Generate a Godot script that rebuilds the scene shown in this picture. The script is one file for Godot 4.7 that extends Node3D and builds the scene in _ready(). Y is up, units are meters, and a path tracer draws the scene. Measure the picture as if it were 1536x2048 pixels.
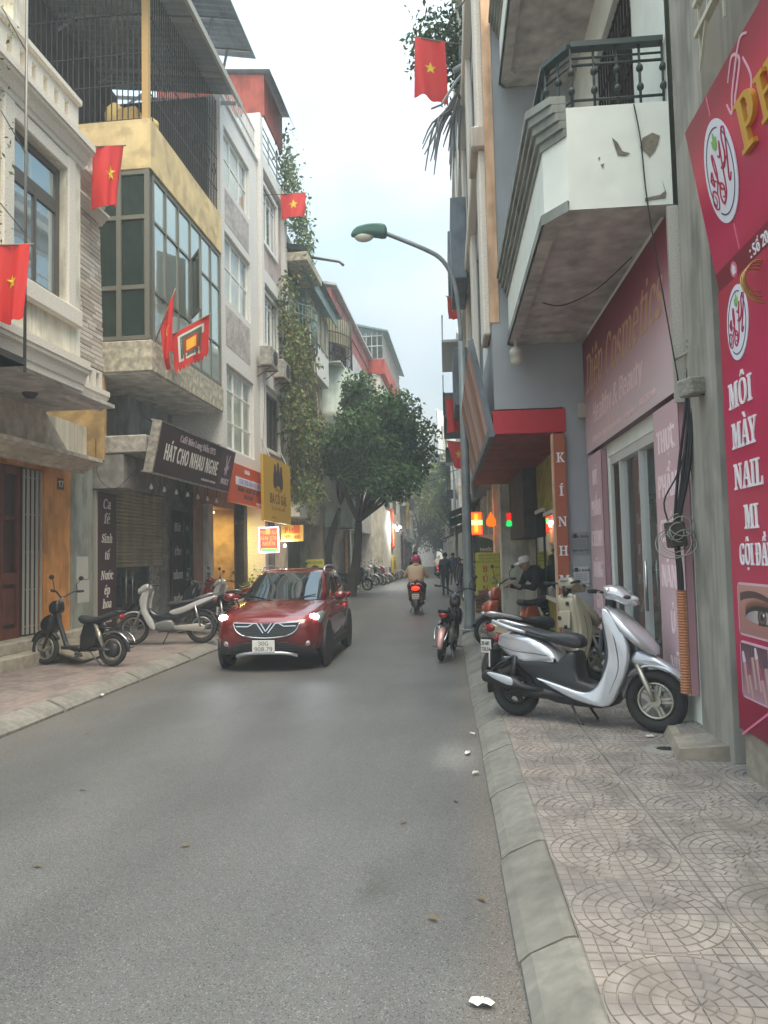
extends Node3D
# A narrow shopping street on a hazy overcast afternoon. x right, y up, -z down the street, metres, road surface at y = 0.

var used := {}
var mats := {}
var rng := RandomNumberGenerator.new()
var tx := {}
var sd := 1.0      # which side of the street the building being built stands on: 1 left, -1 right
var u0 := 0.0      # its near end, metres along the street

# ------------------------------------------------------------------ mesh builder
class B:
	var st := SurfaceTool.new()
	var xf := Transform3D.IDENTITY
	var uvs := false
	func _init(smooth := false) -> void:
		st.begin(Mesh.PRIMITIVE_TRIANGLES)
		sm(smooth)
	func sm(on: bool) -> B:
		st.set_smooth_group(0 if on else -1)
		return self
	func col(c: Color) -> B:
		st.set_color(c)
		return self
	func tri(a: Vector3, b: Vector3, c: Vector3) -> void:
		st.add_vertex(xf * a)
		st.add_vertex(xf * b)
		st.add_vertex(xf * c)
	func tri_out(a: Vector3, b: Vector3, c: Vector3, o: Vector3) -> void:
		if (a - c).cross(a - b).dot((a + b + c) / 3.0 - o) < 0.0:
			tri(a, c, b)
		else:
			tri(a, b, c)
	func quad(a: Vector3, b: Vector3, c: Vector3, d: Vector3) -> void:
		tri(a, b, c)
		tri(a, c, d)
	func quad_out(a: Vector3, b: Vector3, c: Vector3, d: Vector3, o: Vector3) -> void:
		tri_out(a, b, c, o)
		tri_out(a, c, d, o)
	func quad_uv(a: Vector3, b: Vector3, c: Vector3, d: Vector3, lo := Vector2.ZERO, hi := Vector2.ONE) -> void:
		var p := [a, b, c, a, c, d]
		var t := [Vector2(lo.x, hi.y), Vector2(hi.x, hi.y), Vector2(hi.x, lo.y), Vector2(lo.x, hi.y), Vector2(hi.x, lo.y), Vector2(lo.x, lo.y)]
		for i in 6:
			st.set_uv(t[i])
			st.add_vertex(xf * (p[i] as Vector3))
	func box(c: Vector3, s: Vector3, bs := Basis.IDENTITY) -> B:
		var h := s * 0.5
		for ax in 3:
			for sg in [-1.0, 1.0]:
				var n := Vector3.ZERO
				n[ax] = sg
				var u := Vector3.ZERO
				u[(ax + 1) % 3] = 1.0
				var v := Vector3.ZERO
				v[(ax + 2) % 3] = 1.0
				var o: Vector3 = n * h
				quad_out(c + bs * (o - u * h - v * h), c + bs * (o + u * h - v * h), c + bs * (o + u * h + v * h), c + bs * (o - u * h + v * h), c)
		return self
	func cbox(c: Vector3, s: Vector3, b: float, bs := Basis.IDENTITY) -> B:
		var h := s * 0.5
		b = minf(b, minf(h.x, minf(h.y, h.z)) * 0.9)
		for ax in 3:
			var a1 := (ax + 1) % 3
			var a2 := (ax + 2) % 3
			for sg in [-1.0, 1.0]:
				var q := []
				for k in [[-1, -1], [1, -1], [1, 1], [-1, 1]]:
					var p := Vector3.ZERO
					p[ax] = sg * h[ax]
					p[a1] = k[0] * (h[a1] - b)
					p[a2] = k[1] * (h[a2] - b)
					q.append(c + bs * p)
				quad_out(q[0], q[1], q[2], q[3], c)
			for s1 in [-1.0, 1.0]:
				for s2 in [-1.0, 1.0]:
					var e := []
					for k in [[-1.0, 0], [1.0, 0], [1.0, 1], [-1.0, 1]]:
						var p := Vector3.ZERO
						p[ax] = k[0] * (h[ax] - b)
						p[a1] = s1 * (h[a1] if k[1] == 0 else h[a1] - b)
						p[a2] = s2 * (h[a2] - b if k[1] == 0 else h[a2])
						e.append(c + bs * p)
					quad_out(e[0], e[1], e[2], e[3], c)
		for sx in [-1.0, 1.0]:
			for sy in [-1.0, 1.0]:
				for sz in [-1.0, 1.0]:
					var g := Vector3(sx, sy, sz)
					var i := h - Vector3.ONE * b
					tri_out(c + bs * (g * Vector3(h.x, i.y, i.z)), c + bs * (g * Vector3(i.x, h.y, i.z)), c + bs * (g * Vector3(i.x, i.y, h.z)), c)
		return self
	func bar(a: Vector3, b: Vector3, w: float, t: float, up := Vector3.UP) -> B:
		var d := b - a
		var z := d.normalized()
		if absf(z.dot(up)) > 0.98:
			up = Vector3(1, 0, 0)
		var x := up.cross(z).normalized()
		return box((a + b) * 0.5, Vector3(w, t, d.length()), Basis(x, z.cross(x), z))
	func tube(path: Array, r: Variant, sides := 6, cap := true) -> B:
		var n := path.size()
		var up := Vector3.UP
		var rings := []
		var prev := Vector3.ZERO
		for i in n:
			var t: Vector3 = (path[mini(i + 1, n - 1)] - path[maxi(i - 1, 0)]).normalized()
			if i == 0:
				prev = t.cross(Vector3(0.0, 1.0, 0.0) if absf(t.y) < 0.9 else Vector3(1.0, 0.0, 0.0)).normalized()
			prev = (prev - t * prev.dot(t)).normalized()
			var w := t.cross(prev)
			var rad: float = r[i] if r is Array else r
			var ring := []
			for k in sides:
				var a := TAU * k / sides
				ring.append(path[i] + (prev * cos(a) + w * sin(a)) * rad)
			rings.append(ring)
		loft(rings, true, cap)
		return self
	func loft(rings: Array, closed := true, cap := true) -> B:
		var m: int = rings[0].size()
		for i in rings.size() - 1:
			for k in (m if closed else m - 1):
				var k2 := (k + 1) % m
				quad(rings[i][k], rings[i + 1][k], rings[i + 1][k2], rings[i][k2])
		if cap:
			for e in [0, rings.size() - 1]:
				var c := Vector3.ZERO
				for p in rings[e]:
					c += p
				c /= m
				for k in m:
					if e == 0:
						tri(c, rings[e][k], rings[e][(k + 1) % m])
					else:
						tri(c, rings[e][(k + 1) % m], rings[e][k])
		return self
	func lathe(prof: Array, sides := 16, f := Transform3D.IDENTITY) -> B:   # prof: Vector2(radius, y)
		var rings := []
		for p in prof:
			var ring := []
			for k in sides:
				var a := -TAU * k / sides
				ring.append(f * Vector3(p.x * cos(a), p.y, p.x * sin(a)))
			rings.append(ring)
		return loft(rings, true, false)
	func ball(c: Vector3, r: Vector3, sides := 10, stacks := 6) -> B:
		var prof := []
		for i in stacks + 1:
			var a := -PI / 2 + PI * i / stacks
			prof.append(Vector2(maxf(cos(a), 0.001), sin(a)))
		return lathe(prof, sides, Transform3D(Basis.from_scale(r), c))
	func torus(c: Vector3, axis: Vector3, big: float, small: float, wide := 0.0, n := 24, m := 8) -> B:
		var z := axis.normalized()
		var x := z.cross(Vector3.UP if absf(z.y) < 0.9 else Vector3.RIGHT).normalized()
		var y := z.cross(x)
		if wide == 0.0:
			wide = small
		var rings := []
		for i in n + 1:
			var a := TAU * i / n
			var d := x * cos(a) + y * sin(a)
			var ring := []
			for k in m:
				var b := TAU * k / m
				ring.append(c + d * (big + small * cos(b)) + z * (wide * sin(b)))
			rings.append(ring)
		return loft(rings, true, false)
	func disc(c: Vector3, axis: Vector3, r: float, t: float, n := 20) -> B:
		var z := axis.normalized()
		var x := z.cross(Vector3.UP if absf(z.y) < 0.9 else Vector3.RIGHT).normalized()
		var y := z.cross(x)
		var rings := []
		for e in [-0.5, 0.5]:
			var ring := []
			for i in n:
				var a := TAU * i / n
				ring.append(c + (x * cos(a) + y * sin(a)) * r + z * t * e)
			rings.append(ring)
		return loft(rings)
	func prism(pts: Array, f: Transform3D, t0: float, t1: float) -> B:   # polygon in f's xy plane, thick from t0 to t1 along f's z
		var pv := PackedVector2Array(pts)
		if not Geometry2D.is_polygon_clockwise(pv):
			pv.reverse()
		var ix := Geometry2D.triangulate_polygon(pv)
		for e in [t0, t1]:
			for i in range(0, ix.size(), 3):
				var a := f * Vector3(pv[ix[i]].x, pv[ix[i]].y, e)
				var b := f * Vector3(pv[ix[i + 1]].x, pv[ix[i + 1]].y, e)
				var c := f * Vector3(pv[ix[i + 2]].x, pv[ix[i + 2]].y, e)
				var n := (a - c).cross(a - b)
				if n.dot(f.basis.z * (1.0 if e == t1 else -1.0) * signf(t1 - t0)) < 0.0:
					tri(a, c, b)
				else:
					tri(a, b, c)
		var m := pv.size()
		for i in m:
			var p := pv[i]
			var q := pv[(i + 1) % m]
			quad(f * Vector3(p.x, p.y, t0), f * Vector3(p.x, p.y, t1), f * Vector3(q.x, q.y, t1), f * Vector3(q.x, q.y, t0))
		return self
	# a side profile in xy given half-thickness w along z with rounded rims; wk [x, k, x, k ...] scales the thickness along x
	func pillow(pts: Array, w: float, rnd: float, zc := 0.0, wk := []) -> B:
		var pv := PackedVector2Array(pts)
		if Geometry2D.is_polygon_clockwise(pv):
			pv.reverse()
		var m := pv.size()
		var nrm := PackedVector2Array()
		for i in m:
			var e1 := (pv[i] - pv[(i + m - 1) % m]).normalized()
			var e2 := (pv[(i + 1) % m] - pv[i]).normalized()
			var t := (e1 + e2).normalized()
			nrm.append(Vector2(-t.y, t.x))
		var layers := [[rnd, -w], [rnd * 0.3, -w + rnd * 0.35], [0.0, -w + rnd], [0.0, w - rnd], [rnd * 0.3, w - rnd * 0.35], [rnd, w]]
		var rings := []
		for l in layers:
			var ring := []
			for i in m:
				var p: Vector2 = pv[i] + nrm[i] * l[0]
				var k := lin(pv[i].x, wk)
				ring.append(Vector3(p.x, p.y, zc + l[1] * k))
			rings.append(ring)
		loft(rings, true, false)
		var ix := Geometry2D.triangulate_polygon(pv)
		for e in [0, 5]:
			for i in range(0, ix.size(), 3):
				var a: Vector3 = rings[e][ix[i]]
				var b: Vector3 = rings[e][ix[i + 1]]
				var c: Vector3 = rings[e][ix[i + 2]]
				tri_out(a, b, c, (a + b + c) / 3.0 - Vector3(0, 0, -1.0 if e == 0 else 1.0))
		return self
	static func lin(x: float, a: Array) -> float:
		if a.is_empty():
			return 1.0
		for i in range(0, a.size() - 2, 2):
			if x <= a[i + 2]:
				return lerpf(a[i + 1], a[i + 3], clampf((x - a[i]) / (a[i + 2] - a[i]), 0.0, 1.0))
		return a[a.size() - 1]
	func mesh() -> ArrayMesh:
		st.generate_normals()
		st.index()
		return st.commit()

static func cr(pts: Array, n := 3, closed := true) -> Array:   # rounded curve through the points
	var out := []
	var m := pts.size()
	for i in (m if closed else m - 1):
		var a = pts[(i + m - 1) % m] if closed else pts[maxi(i - 1, 0)]
		var b = pts[i]
		var c = pts[(i + 1) % m]
		var d = pts[(i + 2) % m] if closed else pts[mini(i + 2, m - 1)]
		for k in n:
			out.append(b.cubic_interpolate(c, a, d, float(k) / n))
	if not closed:
		out.append(pts[m - 1])
	return out

static func v2(a: Array) -> Array:   # [x, y, x, y ...] to points
	var out := []
	for i in range(0, a.size(), 2):
		out.append(Vector2(a[i], a[i + 1]))
	return out

static func v3(a: Array) -> Array:
	var out := []
	for i in range(0, a.size(), 3):
		out.append(Vector3(a[i], a[i + 1], a[i + 2]))
	return out

# ------------------------------------------------------------------ things, parts, copies
func numbered(called: String) -> String:
	used[called] = used.get(called, -1) + 1
	return called if used[called] == 0 else "%s_%03d" % [called, used[called]]

func tag(o: Node3D, label: String, category := "", group := "", kind := "") -> Node3D:
	if label: o.set_meta("label", label)
	if category: o.set_meta("category", category)
	if group: o.set_meta("group", group)
	if kind: o.set_meta("kind", kind)
	return o

func thing(called: String, label: String, category: String, at := Vector3.ZERO, turn := 0.0, group := "") -> Node3D:
	var o := Node3D.new()
	o.name = numbered(called)
	add_child(o)
	o.position = at
	o.rotation.y = turn
	return tag(o, label, category, group)

func obj(called: String, b: B, m: Material, parent: Node3D = self) -> MeshInstance3D:
	var o := MeshInstance3D.new()
	o.name = numbered(called) if parent == self else called
	o.mesh = b.mesh()
	o.material_override = m
	parent.add_child(o, true)
	return o

func inst(called: String, me: Mesh, m: Material, parent: Node3D, f: Transform3D) -> MeshInstance3D:
	var o := MeshInstance3D.new()
	o.name = numbered(called) if parent == self else called
	o.mesh = me
	o.material_override = m
	o.transform = f
	parent.add_child(o, true)
	return o

func struct(called: String, b: B, m: Material) -> MeshInstance3D:
	var o := obj(called, b, m)
	o.set_meta("kind", "structure")
	return o

func dup(src: Node3D, at: Vector3, turn: float, label: String, group := "") -> Node3D:
	var r: Node3D = src.duplicate()
	r.name = numbered(str(src.name).rstrip("0123456789").rstrip("_"))
	add_child(r)
	r.position = at
	r.rotation.y = turn
	r.set_meta("label", label)
	if group: r.set_meta("group", group)
	return r

func repaint(o: Node, from: Material, to: Material) -> void:
	if o is MeshInstance3D and o.material_override == from:
		o.material_override = to
	for c in o.get_children():
		repaint(c, from, to)

# ------------------------------------------------------------------ materials
func noise_tex(freq: float, lo: float, hi: float, oct := 4, type := FastNoiseLite.TYPE_SIMPLEX, sed := 1) -> NoiseTexture2D:
	var n := FastNoiseLite.new()
	n.noise_type = type
	n.frequency = freq
	n.seed = sed
	n.fractal_octaves = oct
	var g := Gradient.new()
	g.set_color(0, Color(lo, lo, lo))
	g.set_color(1, Color(hi, hi, hi))
	var t := NoiseTexture2D.new()
	t.width = 512
	t.height = 512
	t.seamless = true
	t.noise = n
	t.color_ramp = g
	return t

func streak_tex() -> ImageTexture:
	var n := FastNoiseLite.new()
	n.seed = 7
	n.fractal_octaves = 3
	n.frequency = 0.02
	var im := Image.create(256, 256, false, Image.FORMAT_RGB8)
	for y in 256:
		for x in 256:
			var a := TAU * x / 256.0
			var b := TAU * y / 256.0
			var s := n.get_noise_3d(cos(a) * 160.0, sin(a) * 160.0, sin(b) * 14.0)
			var k := n.get_noise_3d(cos(a) * 40.0 + 300.0, sin(a) * 40.0, sin(b) * 40.0)
			var v := clampf(0.95 + 0.14 * minf(s, 0.1) + 0.10 * k, 0.6, 1.0)
			im.set_pixel(x, y, Color(v, v, v * 0.985))
	return ImageTexture.create_from_image(im)

func mt(key: String, c := Color.WHITE, rough := 0.8, metal := 0.0, tex := "", scale := 0.5) -> StandardMaterial3D:
	if mats.has(key):
		return mats[key]
	var m := StandardMaterial3D.new()
	m.resource_name = key
	m.albedo_color = c
	m.roughness = rough
	m.metallic = metal
	if tex:
		m.albedo_texture = tx[tex]
		m.uv1_triplanar = true
		m.uv1_world_triplanar = true
		m.uv1_scale = Vector3.ONE * scale
		if tex == "blotch" or tex == "streak":   # broad dirt over the finer mottling
			m.detail_enabled = true
			m.detail_blend_mode = BaseMaterial3D.BLEND_MODE_MUL
			m.detail_albedo = tx.grime
			m.detail_uv_layer = BaseMaterial3D.DETAIL_UV_2
			m.uv2_triplanar = true
			m.uv2_world_triplanar = true
			m.uv2_scale = Vector3(0.31, 0.17, 0.31) if tex == "streak" else Vector3.ONE * 0.27
	mats[key] = m
	return m

func local(m: StandardMaterial3D) -> StandardMaterial3D:   # texture stays with the thing when it moves
	m.uv1_world_triplanar = false
	return m

func pane_mat(key: String, a: float, tint := Color(0.8, 0.9, 0.88)) -> StandardMaterial3D:
	if mats.has(key):
		return mats[key]
	var m := mt(key, Color(tint.r, tint.g, tint.b, a), 0.02)
	m.transparency = BaseMaterial3D.TRANSPARENCY_ALPHA
	return m

func glow(key: String, c: Color, e: float) -> StandardMaterial3D:
	if mats.has(key):
		return mats[key]
	var m := mt(key, c * 0.5, 0.5)
	m.emission_enabled = true
	m.emission = c
	m.emission_energy_multiplier = e
	return m

func rgb(r: int, g: int, b: int) -> Color:
	return Color8(r, g, b)

# ------------------------------------------------------------------ facade frame: s along the street from the near end, y up, n out towards the road
func F(s: float, y: float, n: float) -> Vector3:
	return Vector3(n * sd, y, -(s - u0))

func fbox(b: B, s0: float, s1: float, y0: float, y1: float, n0: float, n1: float, bev := 0.0) -> B:
	var c := F((s0 + s1) / 2, (y0 + y1) / 2, (n0 + n1) / 2)
	var z := Vector3(absf(n1 - n0), absf(y1 - y0), absf(s1 - s0))
	return b.cbox(c, z, bev) if bev > 0.0 else b.box(c, z)

func fquad(b: B, s0: float, s1: float, y0: float, y1: float, n: float) -> void:
	b.quad_uv(F(s0, y0, n), F(s1, y0, n), F(s1, y1, n), F(s0, y1, n))

# front wall with openings [s0, s1, y0, y1]; reveals run d inwards from n
func fwall(b: B, s0: float, s1: float, y0: float, y1: float, n: float, holes: Array, d: float) -> B:
	var ss := [s0, s1]
	var ys := [y0, y1]
	for h in holes:
		for k in 2:
			if not ss.has(h[k]): ss.append(h[k])
			if not ys.has(h[k + 2]): ys.append(h[k + 2])
	ss.sort()
	ys.sort()
	for i in ss.size() - 1:
		for j in ys.size() - 1:
			var cs: float = (ss[i] + ss[i + 1]) / 2
			var cy: float = (ys[j] + ys[j + 1]) / 2
			var open := false
			for h in holes:
				open = open or (cs > h[0] and cs < h[1] and cy > h[2] and cy < h[3])
			if not open:
				b.quad_out(F(ss[i], ys[j], n), F(ss[i + 1], ys[j], n), F(ss[i + 1], ys[j + 1], n), F(ss[i], ys[j + 1], n), F(cs, cy, n - 1.0))
	for h in holes:
		var o := F((h[0] + h[1]) / 2, (h[2] + h[3]) / 2, n)
		var c := [[h[0], h[2]], [h[1], h[2]], [h[1], h[3]], [h[0], h[3]]]
		for k in 4:
			var p = c[k]
			var q = c[(k + 1) % 4]
			var mid := F((p[0] + q[0]) / 2, (p[1] + q[1]) / 2, n)
			b.quad_out(F(p[0], p[1], n), F(q[0], q[1], n), F(q[0], q[1], n - d), F(p[0], p[1], n - d), mid * 2.0 - o)
	return b

# a window in an opening: frame bars as the window's mesh, each pane a child; cuts as fractions
func window(parent: Node3D, s0: float, s1: float, y0: float, y1: float, n: float, cols: Array, rows: Array, bar: float, fm: Material, gm: Material, called := "window") -> MeshInstance3D:
	var b := B.new()
	var xs := [s0]
	for c in cols: xs.append(s0 + (s1 - s0) * c)
	xs.append(s1)
	var ys := [y0]
	for r in rows: ys.append(y0 + (y1 - y0) * r)
	ys.append(y1)
	var d := 0.05
	for i in xs.size():
		var w: float = bar * (0.5 if i > 0 and i < xs.size() - 1 else 1.0)
		var c: float = clampf(xs[i], s0 + w, s1 - w)
		fbox(b, c - w, c + w, y0, y1, n - d, n)
	for j in ys.size():
		var w: float = bar * (0.5 if j > 0 and j < ys.size() - 1 else 1.0)
		var c: float = clampf(ys[j], y0 + w, y1 - w)
		for i in xs.size() - 1:
			fbox(b, xs[i] + bar * 0.5, xs[i + 1] - bar * 0.5, c - w, c + w, n - d + 0.003, n - 0.003)
	var o := obj(called, b, fm, parent)
	for i in xs.size() - 1:
		for j in ys.size() - 1:
			var p := B.new()
			var tw := rng.randf_range(-0.006, 0.006)   # panes never sit perfectly parallel
			p.quad_uv(F(xs[i], ys[j], n - 0.028 + tw), F(xs[i + 1], ys[j], n - 0.028 - tw), F(xs[i + 1], ys[j + 1], n - 0.028 - tw * 0.5), F(xs[i], ys[j + 1], n - 0.028 + tw * 0.5))
			obj("pane", p, gm, o)
	return o

func building(called: String, label: String, side: float, near: float, v := 0.0) -> Node3D:
	sd = side
	u0 = near
	if side > 0:
		return thing(called, label, "building", Vector3(-5.75 + 0.03 * near + v, 0, -near), -0.03)
	return thing(called, label, "building", Vector3(v, 0, -near), 0.0)

# a thing hung on or standing by a facade, with its own origin but in the same axes
func at_facade(called: String, label: String, category: String, side: float, s: float, v: float, y := 0.0, group := "") -> Node3D:
	sd = side
	u0 = s
	if side > 0:
		return thing(called, label, category, Vector3(-5.75 + 0.03 * s + v, y, -s), -0.03, group)
	return thing(called, label, category, Vector3(v, y, -s), 0.0, group)

# ------------------------------------------------------------------ lettering
var fonts := {}
func font(which: String, bold := false) -> Font:
	var k := which + ("b" if bold else "")
	if not fonts.has(k):
		var f := SystemFont.new()
		f.font_names = PackedStringArray([which])
		if bold: f.font_weight = 700
		fonts[k] = f
	return fonts[k]

# Vietnamese letters that the fonts lack: plain letter, then its marks (h horn, ' acute, ` grave, ? hook, ~ tilde, . dot below)
const SPLIT := {"Ơ": "Oh", "Ư": "Uh", "ơ": "oh", "ư": "uh", "Ắ": "Ă'", "Ặ": "Ă.", "Ế": "Ê'", "Ố": "Ô'", "Ổ": "Ô?", "Ộ": "Ô.", "Ớ": "Oh'", "Ợ": "Oh.", "Ờ": "Oh`", "Ứ": "Uh'", "Ừ": "Uh`", "Ữ": "Uh~", "Ự": "Uh.", "Ậ": "Â.", "Ẩ": "Â?", "Ấ": "Â'", "Ầ": "Â`", "Ạ": "A.", "Ọ": "O.", "Ụ": "U.", "Ả": "A?", "Ủ": "U?", "Ẻ": "E?", "Ỹ": "Y~", "ệ": "ê.", "ế": "ê'", "ề": "ê`", "ố": "ô'", "ộ": "ô.", "ớ": "oh'", "ờ": "oh`", "ứ": "uh'", "ừ": "uh`", "ự": "uh.", "ậ": "â.", "ẩ": "â?", "ấ": "â'", "ầ": "â`", "ạ": "a.", "ọ": "o.", "ụ": "u.", "ả": "a?", "ủ": "u?", "ỹ": "y~", "ử": "uh?", "ặ": "ă.", "ồ": "ô`"}

func mark(b: B, kind: String, x: float, w: float, big: bool, hat: bool, d: float) -> void:
	var top := 15.5 if big else 8.5
	var pts := []
	match kind:
		".":
			pts = [Vector2(x - 2.2, -20.5), Vector2(x + 2.2, -20.5), Vector2(x + 2.2, -17), Vector2(x - 2.2, -17)]
		"h":
			var y := top - 5.0
			pts = [Vector2(x + w * 0.40, y), Vector2(x + w * 0.56, y + 2.0), Vector2(x + w * 0.58, y + 7.5), Vector2(x + w * 0.58 + 4.0, y + 7.5), Vector2(x + w * 0.58 + 3.6, y + 0.5), Vector2(x + w * 0.44, y - 2.8)]
		"~":
			var y := top + 3.0
			pts = [Vector2(x - 7, y), Vector2(x - 3.5, y + 4.5), Vector2(x + 2, y + 2.4), Vector2(x + 6, y + 4.5), Vector2(x + 6.5, y + 1.5), Vector2(x + 2, y - 1.2), Vector2(x - 3.5, y + 1.6), Vector2(x - 5, y - 1.0)]
		_:
			var y := top + (6.5 if hat else 2.0)
			if hat: x += 6.5
			match kind:
				"'": pts = [Vector2(x - 2.6, y), Vector2(x + 0.2, y), Vector2(x + 5.0, y + 7), Vector2(x + 0.6, y + 7)]
				"`": pts = [Vector2(x - 0.2, y), Vector2(x + 2.6, y), Vector2(x - 0.6, y + 7), Vector2(x - 5.0, y + 7)]
				"?": pts = [Vector2(x - 1.4, y), Vector2(x + 1.4, y), Vector2(x + 1.6, y + 2.0), Vector2(x + 4.0, y + 4.6), Vector2(x + 1.6, y + 8), Vector2(x - 3.2, y + 7.4), Vector2(x - 3.0, y + 5.4), Vector2(x + 0.6, y + 5.4), Vector2(x + 0.8, y + 4.4), Vector2(x - 1.4, y + 2.6)]
	b.prism(pts, Transform3D.IDENTITY, -d, d)

# letters h metres tall (cap height), in the xy plane of f, face towards f's z; wide stretches, lean slants
func text(parent: Node3D, s: String, h: float, f: Transform3D, m: Material, which := "Droid Sans", bold := true, wide := 1.0, lean := 0.0, depth := 0.006, called := "lettering") -> MeshInstance3D:
	var fo := font(which, bold)
	var plain := ""
	var marks := []
	for i in s.length():
		var c: String = SPLIT.get(s[i], s[i])
		if c.length() > 1:
			var x0 := fo.get_string_size(plain, HORIZONTAL_ALIGNMENT_LEFT, -1, 40).x
			var w := fo.get_string_size(c[0], HORIZONTAL_ALIGNMENT_LEFT, -1, 40).x
			for k in range(1, c.length()):
				marks.append([c[k], x0 + w * 0.5, w, s[i] == s[i].to_upper(), c[0] in "ĂÂÊÔăâêô"])
		plain += c[0]
	var t := TextMesh.new()
	t.text = plain
	t.font = fo
	t.font_size = 40
	t.pixel_size = h / 28.5
	t.depth = depth
	t.curve_step = 3.0
	t.horizontal_alignment = HORIZONTAL_ALIGNMENT_CENTER
	t.vertical_alignment = VERTICAL_ALIGNMENT_CENTER
	var k := Transform3D(Basis(Vector3(wide, 0, 0), Vector3(lean, 1, 0), Vector3(0, 0, 1)), Vector3.ZERO)
	var o := inst(called, t, m, parent, f * k)
	if marks:
		var b := B.new()
		var full := fo.get_string_size(plain, HORIZONTAL_ALIGNMENT_LEFT, -1, 40).x
		for q in marks: mark(b, q[0], q[1] - full * 0.5, q[2], q[3], q[4], depth * 0.5 * 28.5 / h)
		inst("accent_mark", b.mesh(), m, o, Transform3D(Basis.from_scale(Vector3(h / 28.5, h / 28.5, h / 28.5)), Vector3.ZERO))
	return o

# transform whose x runs along the facade as one reads it, y up, z out of the wall; centre at (s, y, n)
func TF(s: float, y: float, n: float) -> Transform3D:
	var o := Vector3(sd, 0, 0)
	return Transform3D(Basis(Vector3.UP.cross(o), Vector3.UP, o), F(s, y, n))

# transform facing back down the street towards the near end (boards and walls across the street)
func TN(s: float, y: float, n: float) -> Transform3D:
	return Transform3D(Basis.IDENTITY, F(s, y, n))

func stroke(b: B, pts: Array, f: Transform3D, w: float, t: float) -> void:   # brush line of a logo, flat, thick in the middle
	var c := cr(pts, 5, false)
	var n := c.size()
	for i in n - 1:
		var p: Vector2 = c[i]
		var q: Vector2 = c[i + 1]
		var d := (q - p).normalized()
		var x := Vector2(-d.y, d.x)
		var k := w * (0.55 + 0.45 * sin(PI * (i + 0.5) / n))
		b.prism([p - d * k * 0.3 + x * k, q + d * k * 0.3 + x * k, q + d * k * 0.3 - x * k, p - d * k * 0.3 - x * k], f, 0.0, t + 0.0002 * (i % 2))

func sky_image() -> Image:
	var n := FastNoiseLite.new()
	n.seed = 11
	n.frequency = 0.9
	n.fractal_octaves = 5
	var im := Image.create(512, 256, false, Image.FORMAT_RGBF)
	for y in 256:
		var el := PI / 2 - PI * (y + 0.5) / 256.0
		for x in 512:
			var az := TAU * (x + 0.5) / 512.0 - PI
			var d := Vector3(sin(az) * cos(el), sin(el), -cos(az) * cos(el))
			var k := n.get_noise_3d(d.x * 1.6, d.y * 3.2, d.z * 1.6)
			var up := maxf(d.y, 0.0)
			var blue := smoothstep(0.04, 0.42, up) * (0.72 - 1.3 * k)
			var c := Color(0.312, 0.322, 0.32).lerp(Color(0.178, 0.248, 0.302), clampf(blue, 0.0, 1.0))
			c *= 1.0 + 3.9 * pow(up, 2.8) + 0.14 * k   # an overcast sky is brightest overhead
			var glare := exp(-pow(d.angle_to(Vector3(-0.16, 0.56, -0.80)) / 0.34, 2.0))   # thin cloud
			c = c + Color(0.10, 0.065, 0.035) * glare
			im.set_pixel(x, y, c)
	return im

func _ready() -> void:
	rng.seed = 20
	var cam := Camera3D.new()
	cam.name = "camera"
	cam.position = Vector3(0, 1.6, 0)
	cam.basis = Basis(Vector3.UP, deg_to_rad(4.642)) * Basis(Vector3.RIGHT, deg_to_rad(3.388)) * Basis(Vector3.BACK, deg_to_rad(-1.3))
	cam.fov = 68.64
	cam.near = 0.05
	cam.far = 1200.0
	add_child(cam)
	cam.current = true
	var env := Environment.new()
	env.background_mode = Environment.BG_SKY
	env.sky = Sky.new()
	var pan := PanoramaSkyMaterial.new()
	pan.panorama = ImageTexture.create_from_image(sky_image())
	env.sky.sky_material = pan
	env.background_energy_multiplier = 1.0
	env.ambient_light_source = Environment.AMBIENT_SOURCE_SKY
	env.tonemap_mode = Environment.TONE_MAPPER_LINEAR
	env.tonemap_exposure = 3.12
	env.sdfgi_enabled = true
	env.ssao_enabled = true
	env.ssil_enabled = true
	env.fog_enabled = true
	env.fog_density = 0.0046
	env.fog_light_color = Color(0.86, 0.90, 0.92)
	var we := WorldEnvironment.new()
	we.name = "world"
	we.environment = env
	add_child(we)
	var sun := DirectionalLight3D.new()
	sun.name = "sun"
	sun.light_energy = 0.5
	sun.light_color = Color(1.0, 0.92, 0.80)
	sun.light_angular_distance = 40.0
	sun.shadow_enabled = true
	sun.look_at_from_position(Vector3.ZERO, Vector3(-0.2, -0.84, -0.36), Vector3.UP)
	add_child(sun)

	tx.blotch = noise_tex(0.012, 0.82, 1.0, 5)
	tx.fine = noise_tex(0.09, 0.86, 1.0, 3, FastNoiseLite.TYPE_SIMPLEX, 3)
	tx.grain = noise_tex(0.34, 0.55, 1.0, 2, FastNoiseLite.TYPE_VALUE, 5)
	tx.streak = streak_tex()
	tx.grime = noise_tex(0.011, 0.88, 1.0, 5, FastNoiseLite.TYPE_SIMPLEX, 21)
	tx.soft = noise_tex(0.008, 0.945, 1.0, 5, FastNoiseLite.TYPE_SIMPLEX, 23)
	tx.grime.color_ramp.set_offset(0, 0.22)
	tx.grime.color_ramp.set_offset(1, 0.52)
	tx.rust = noise_tex(0.02, 0.6, 1.0, 6, FastNoiseLite.TYPE_PERLIN, 9)
	mt("dark_metal", rgb(60, 60, 62), 0.4, 0.6)
	ground()
	left_side()
	right_side()
	street_things()

# ------------------------------------------------------------------ the setting
func kerb_left(u: float) -> float:
	return -4.22 + 0.008 * u

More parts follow.
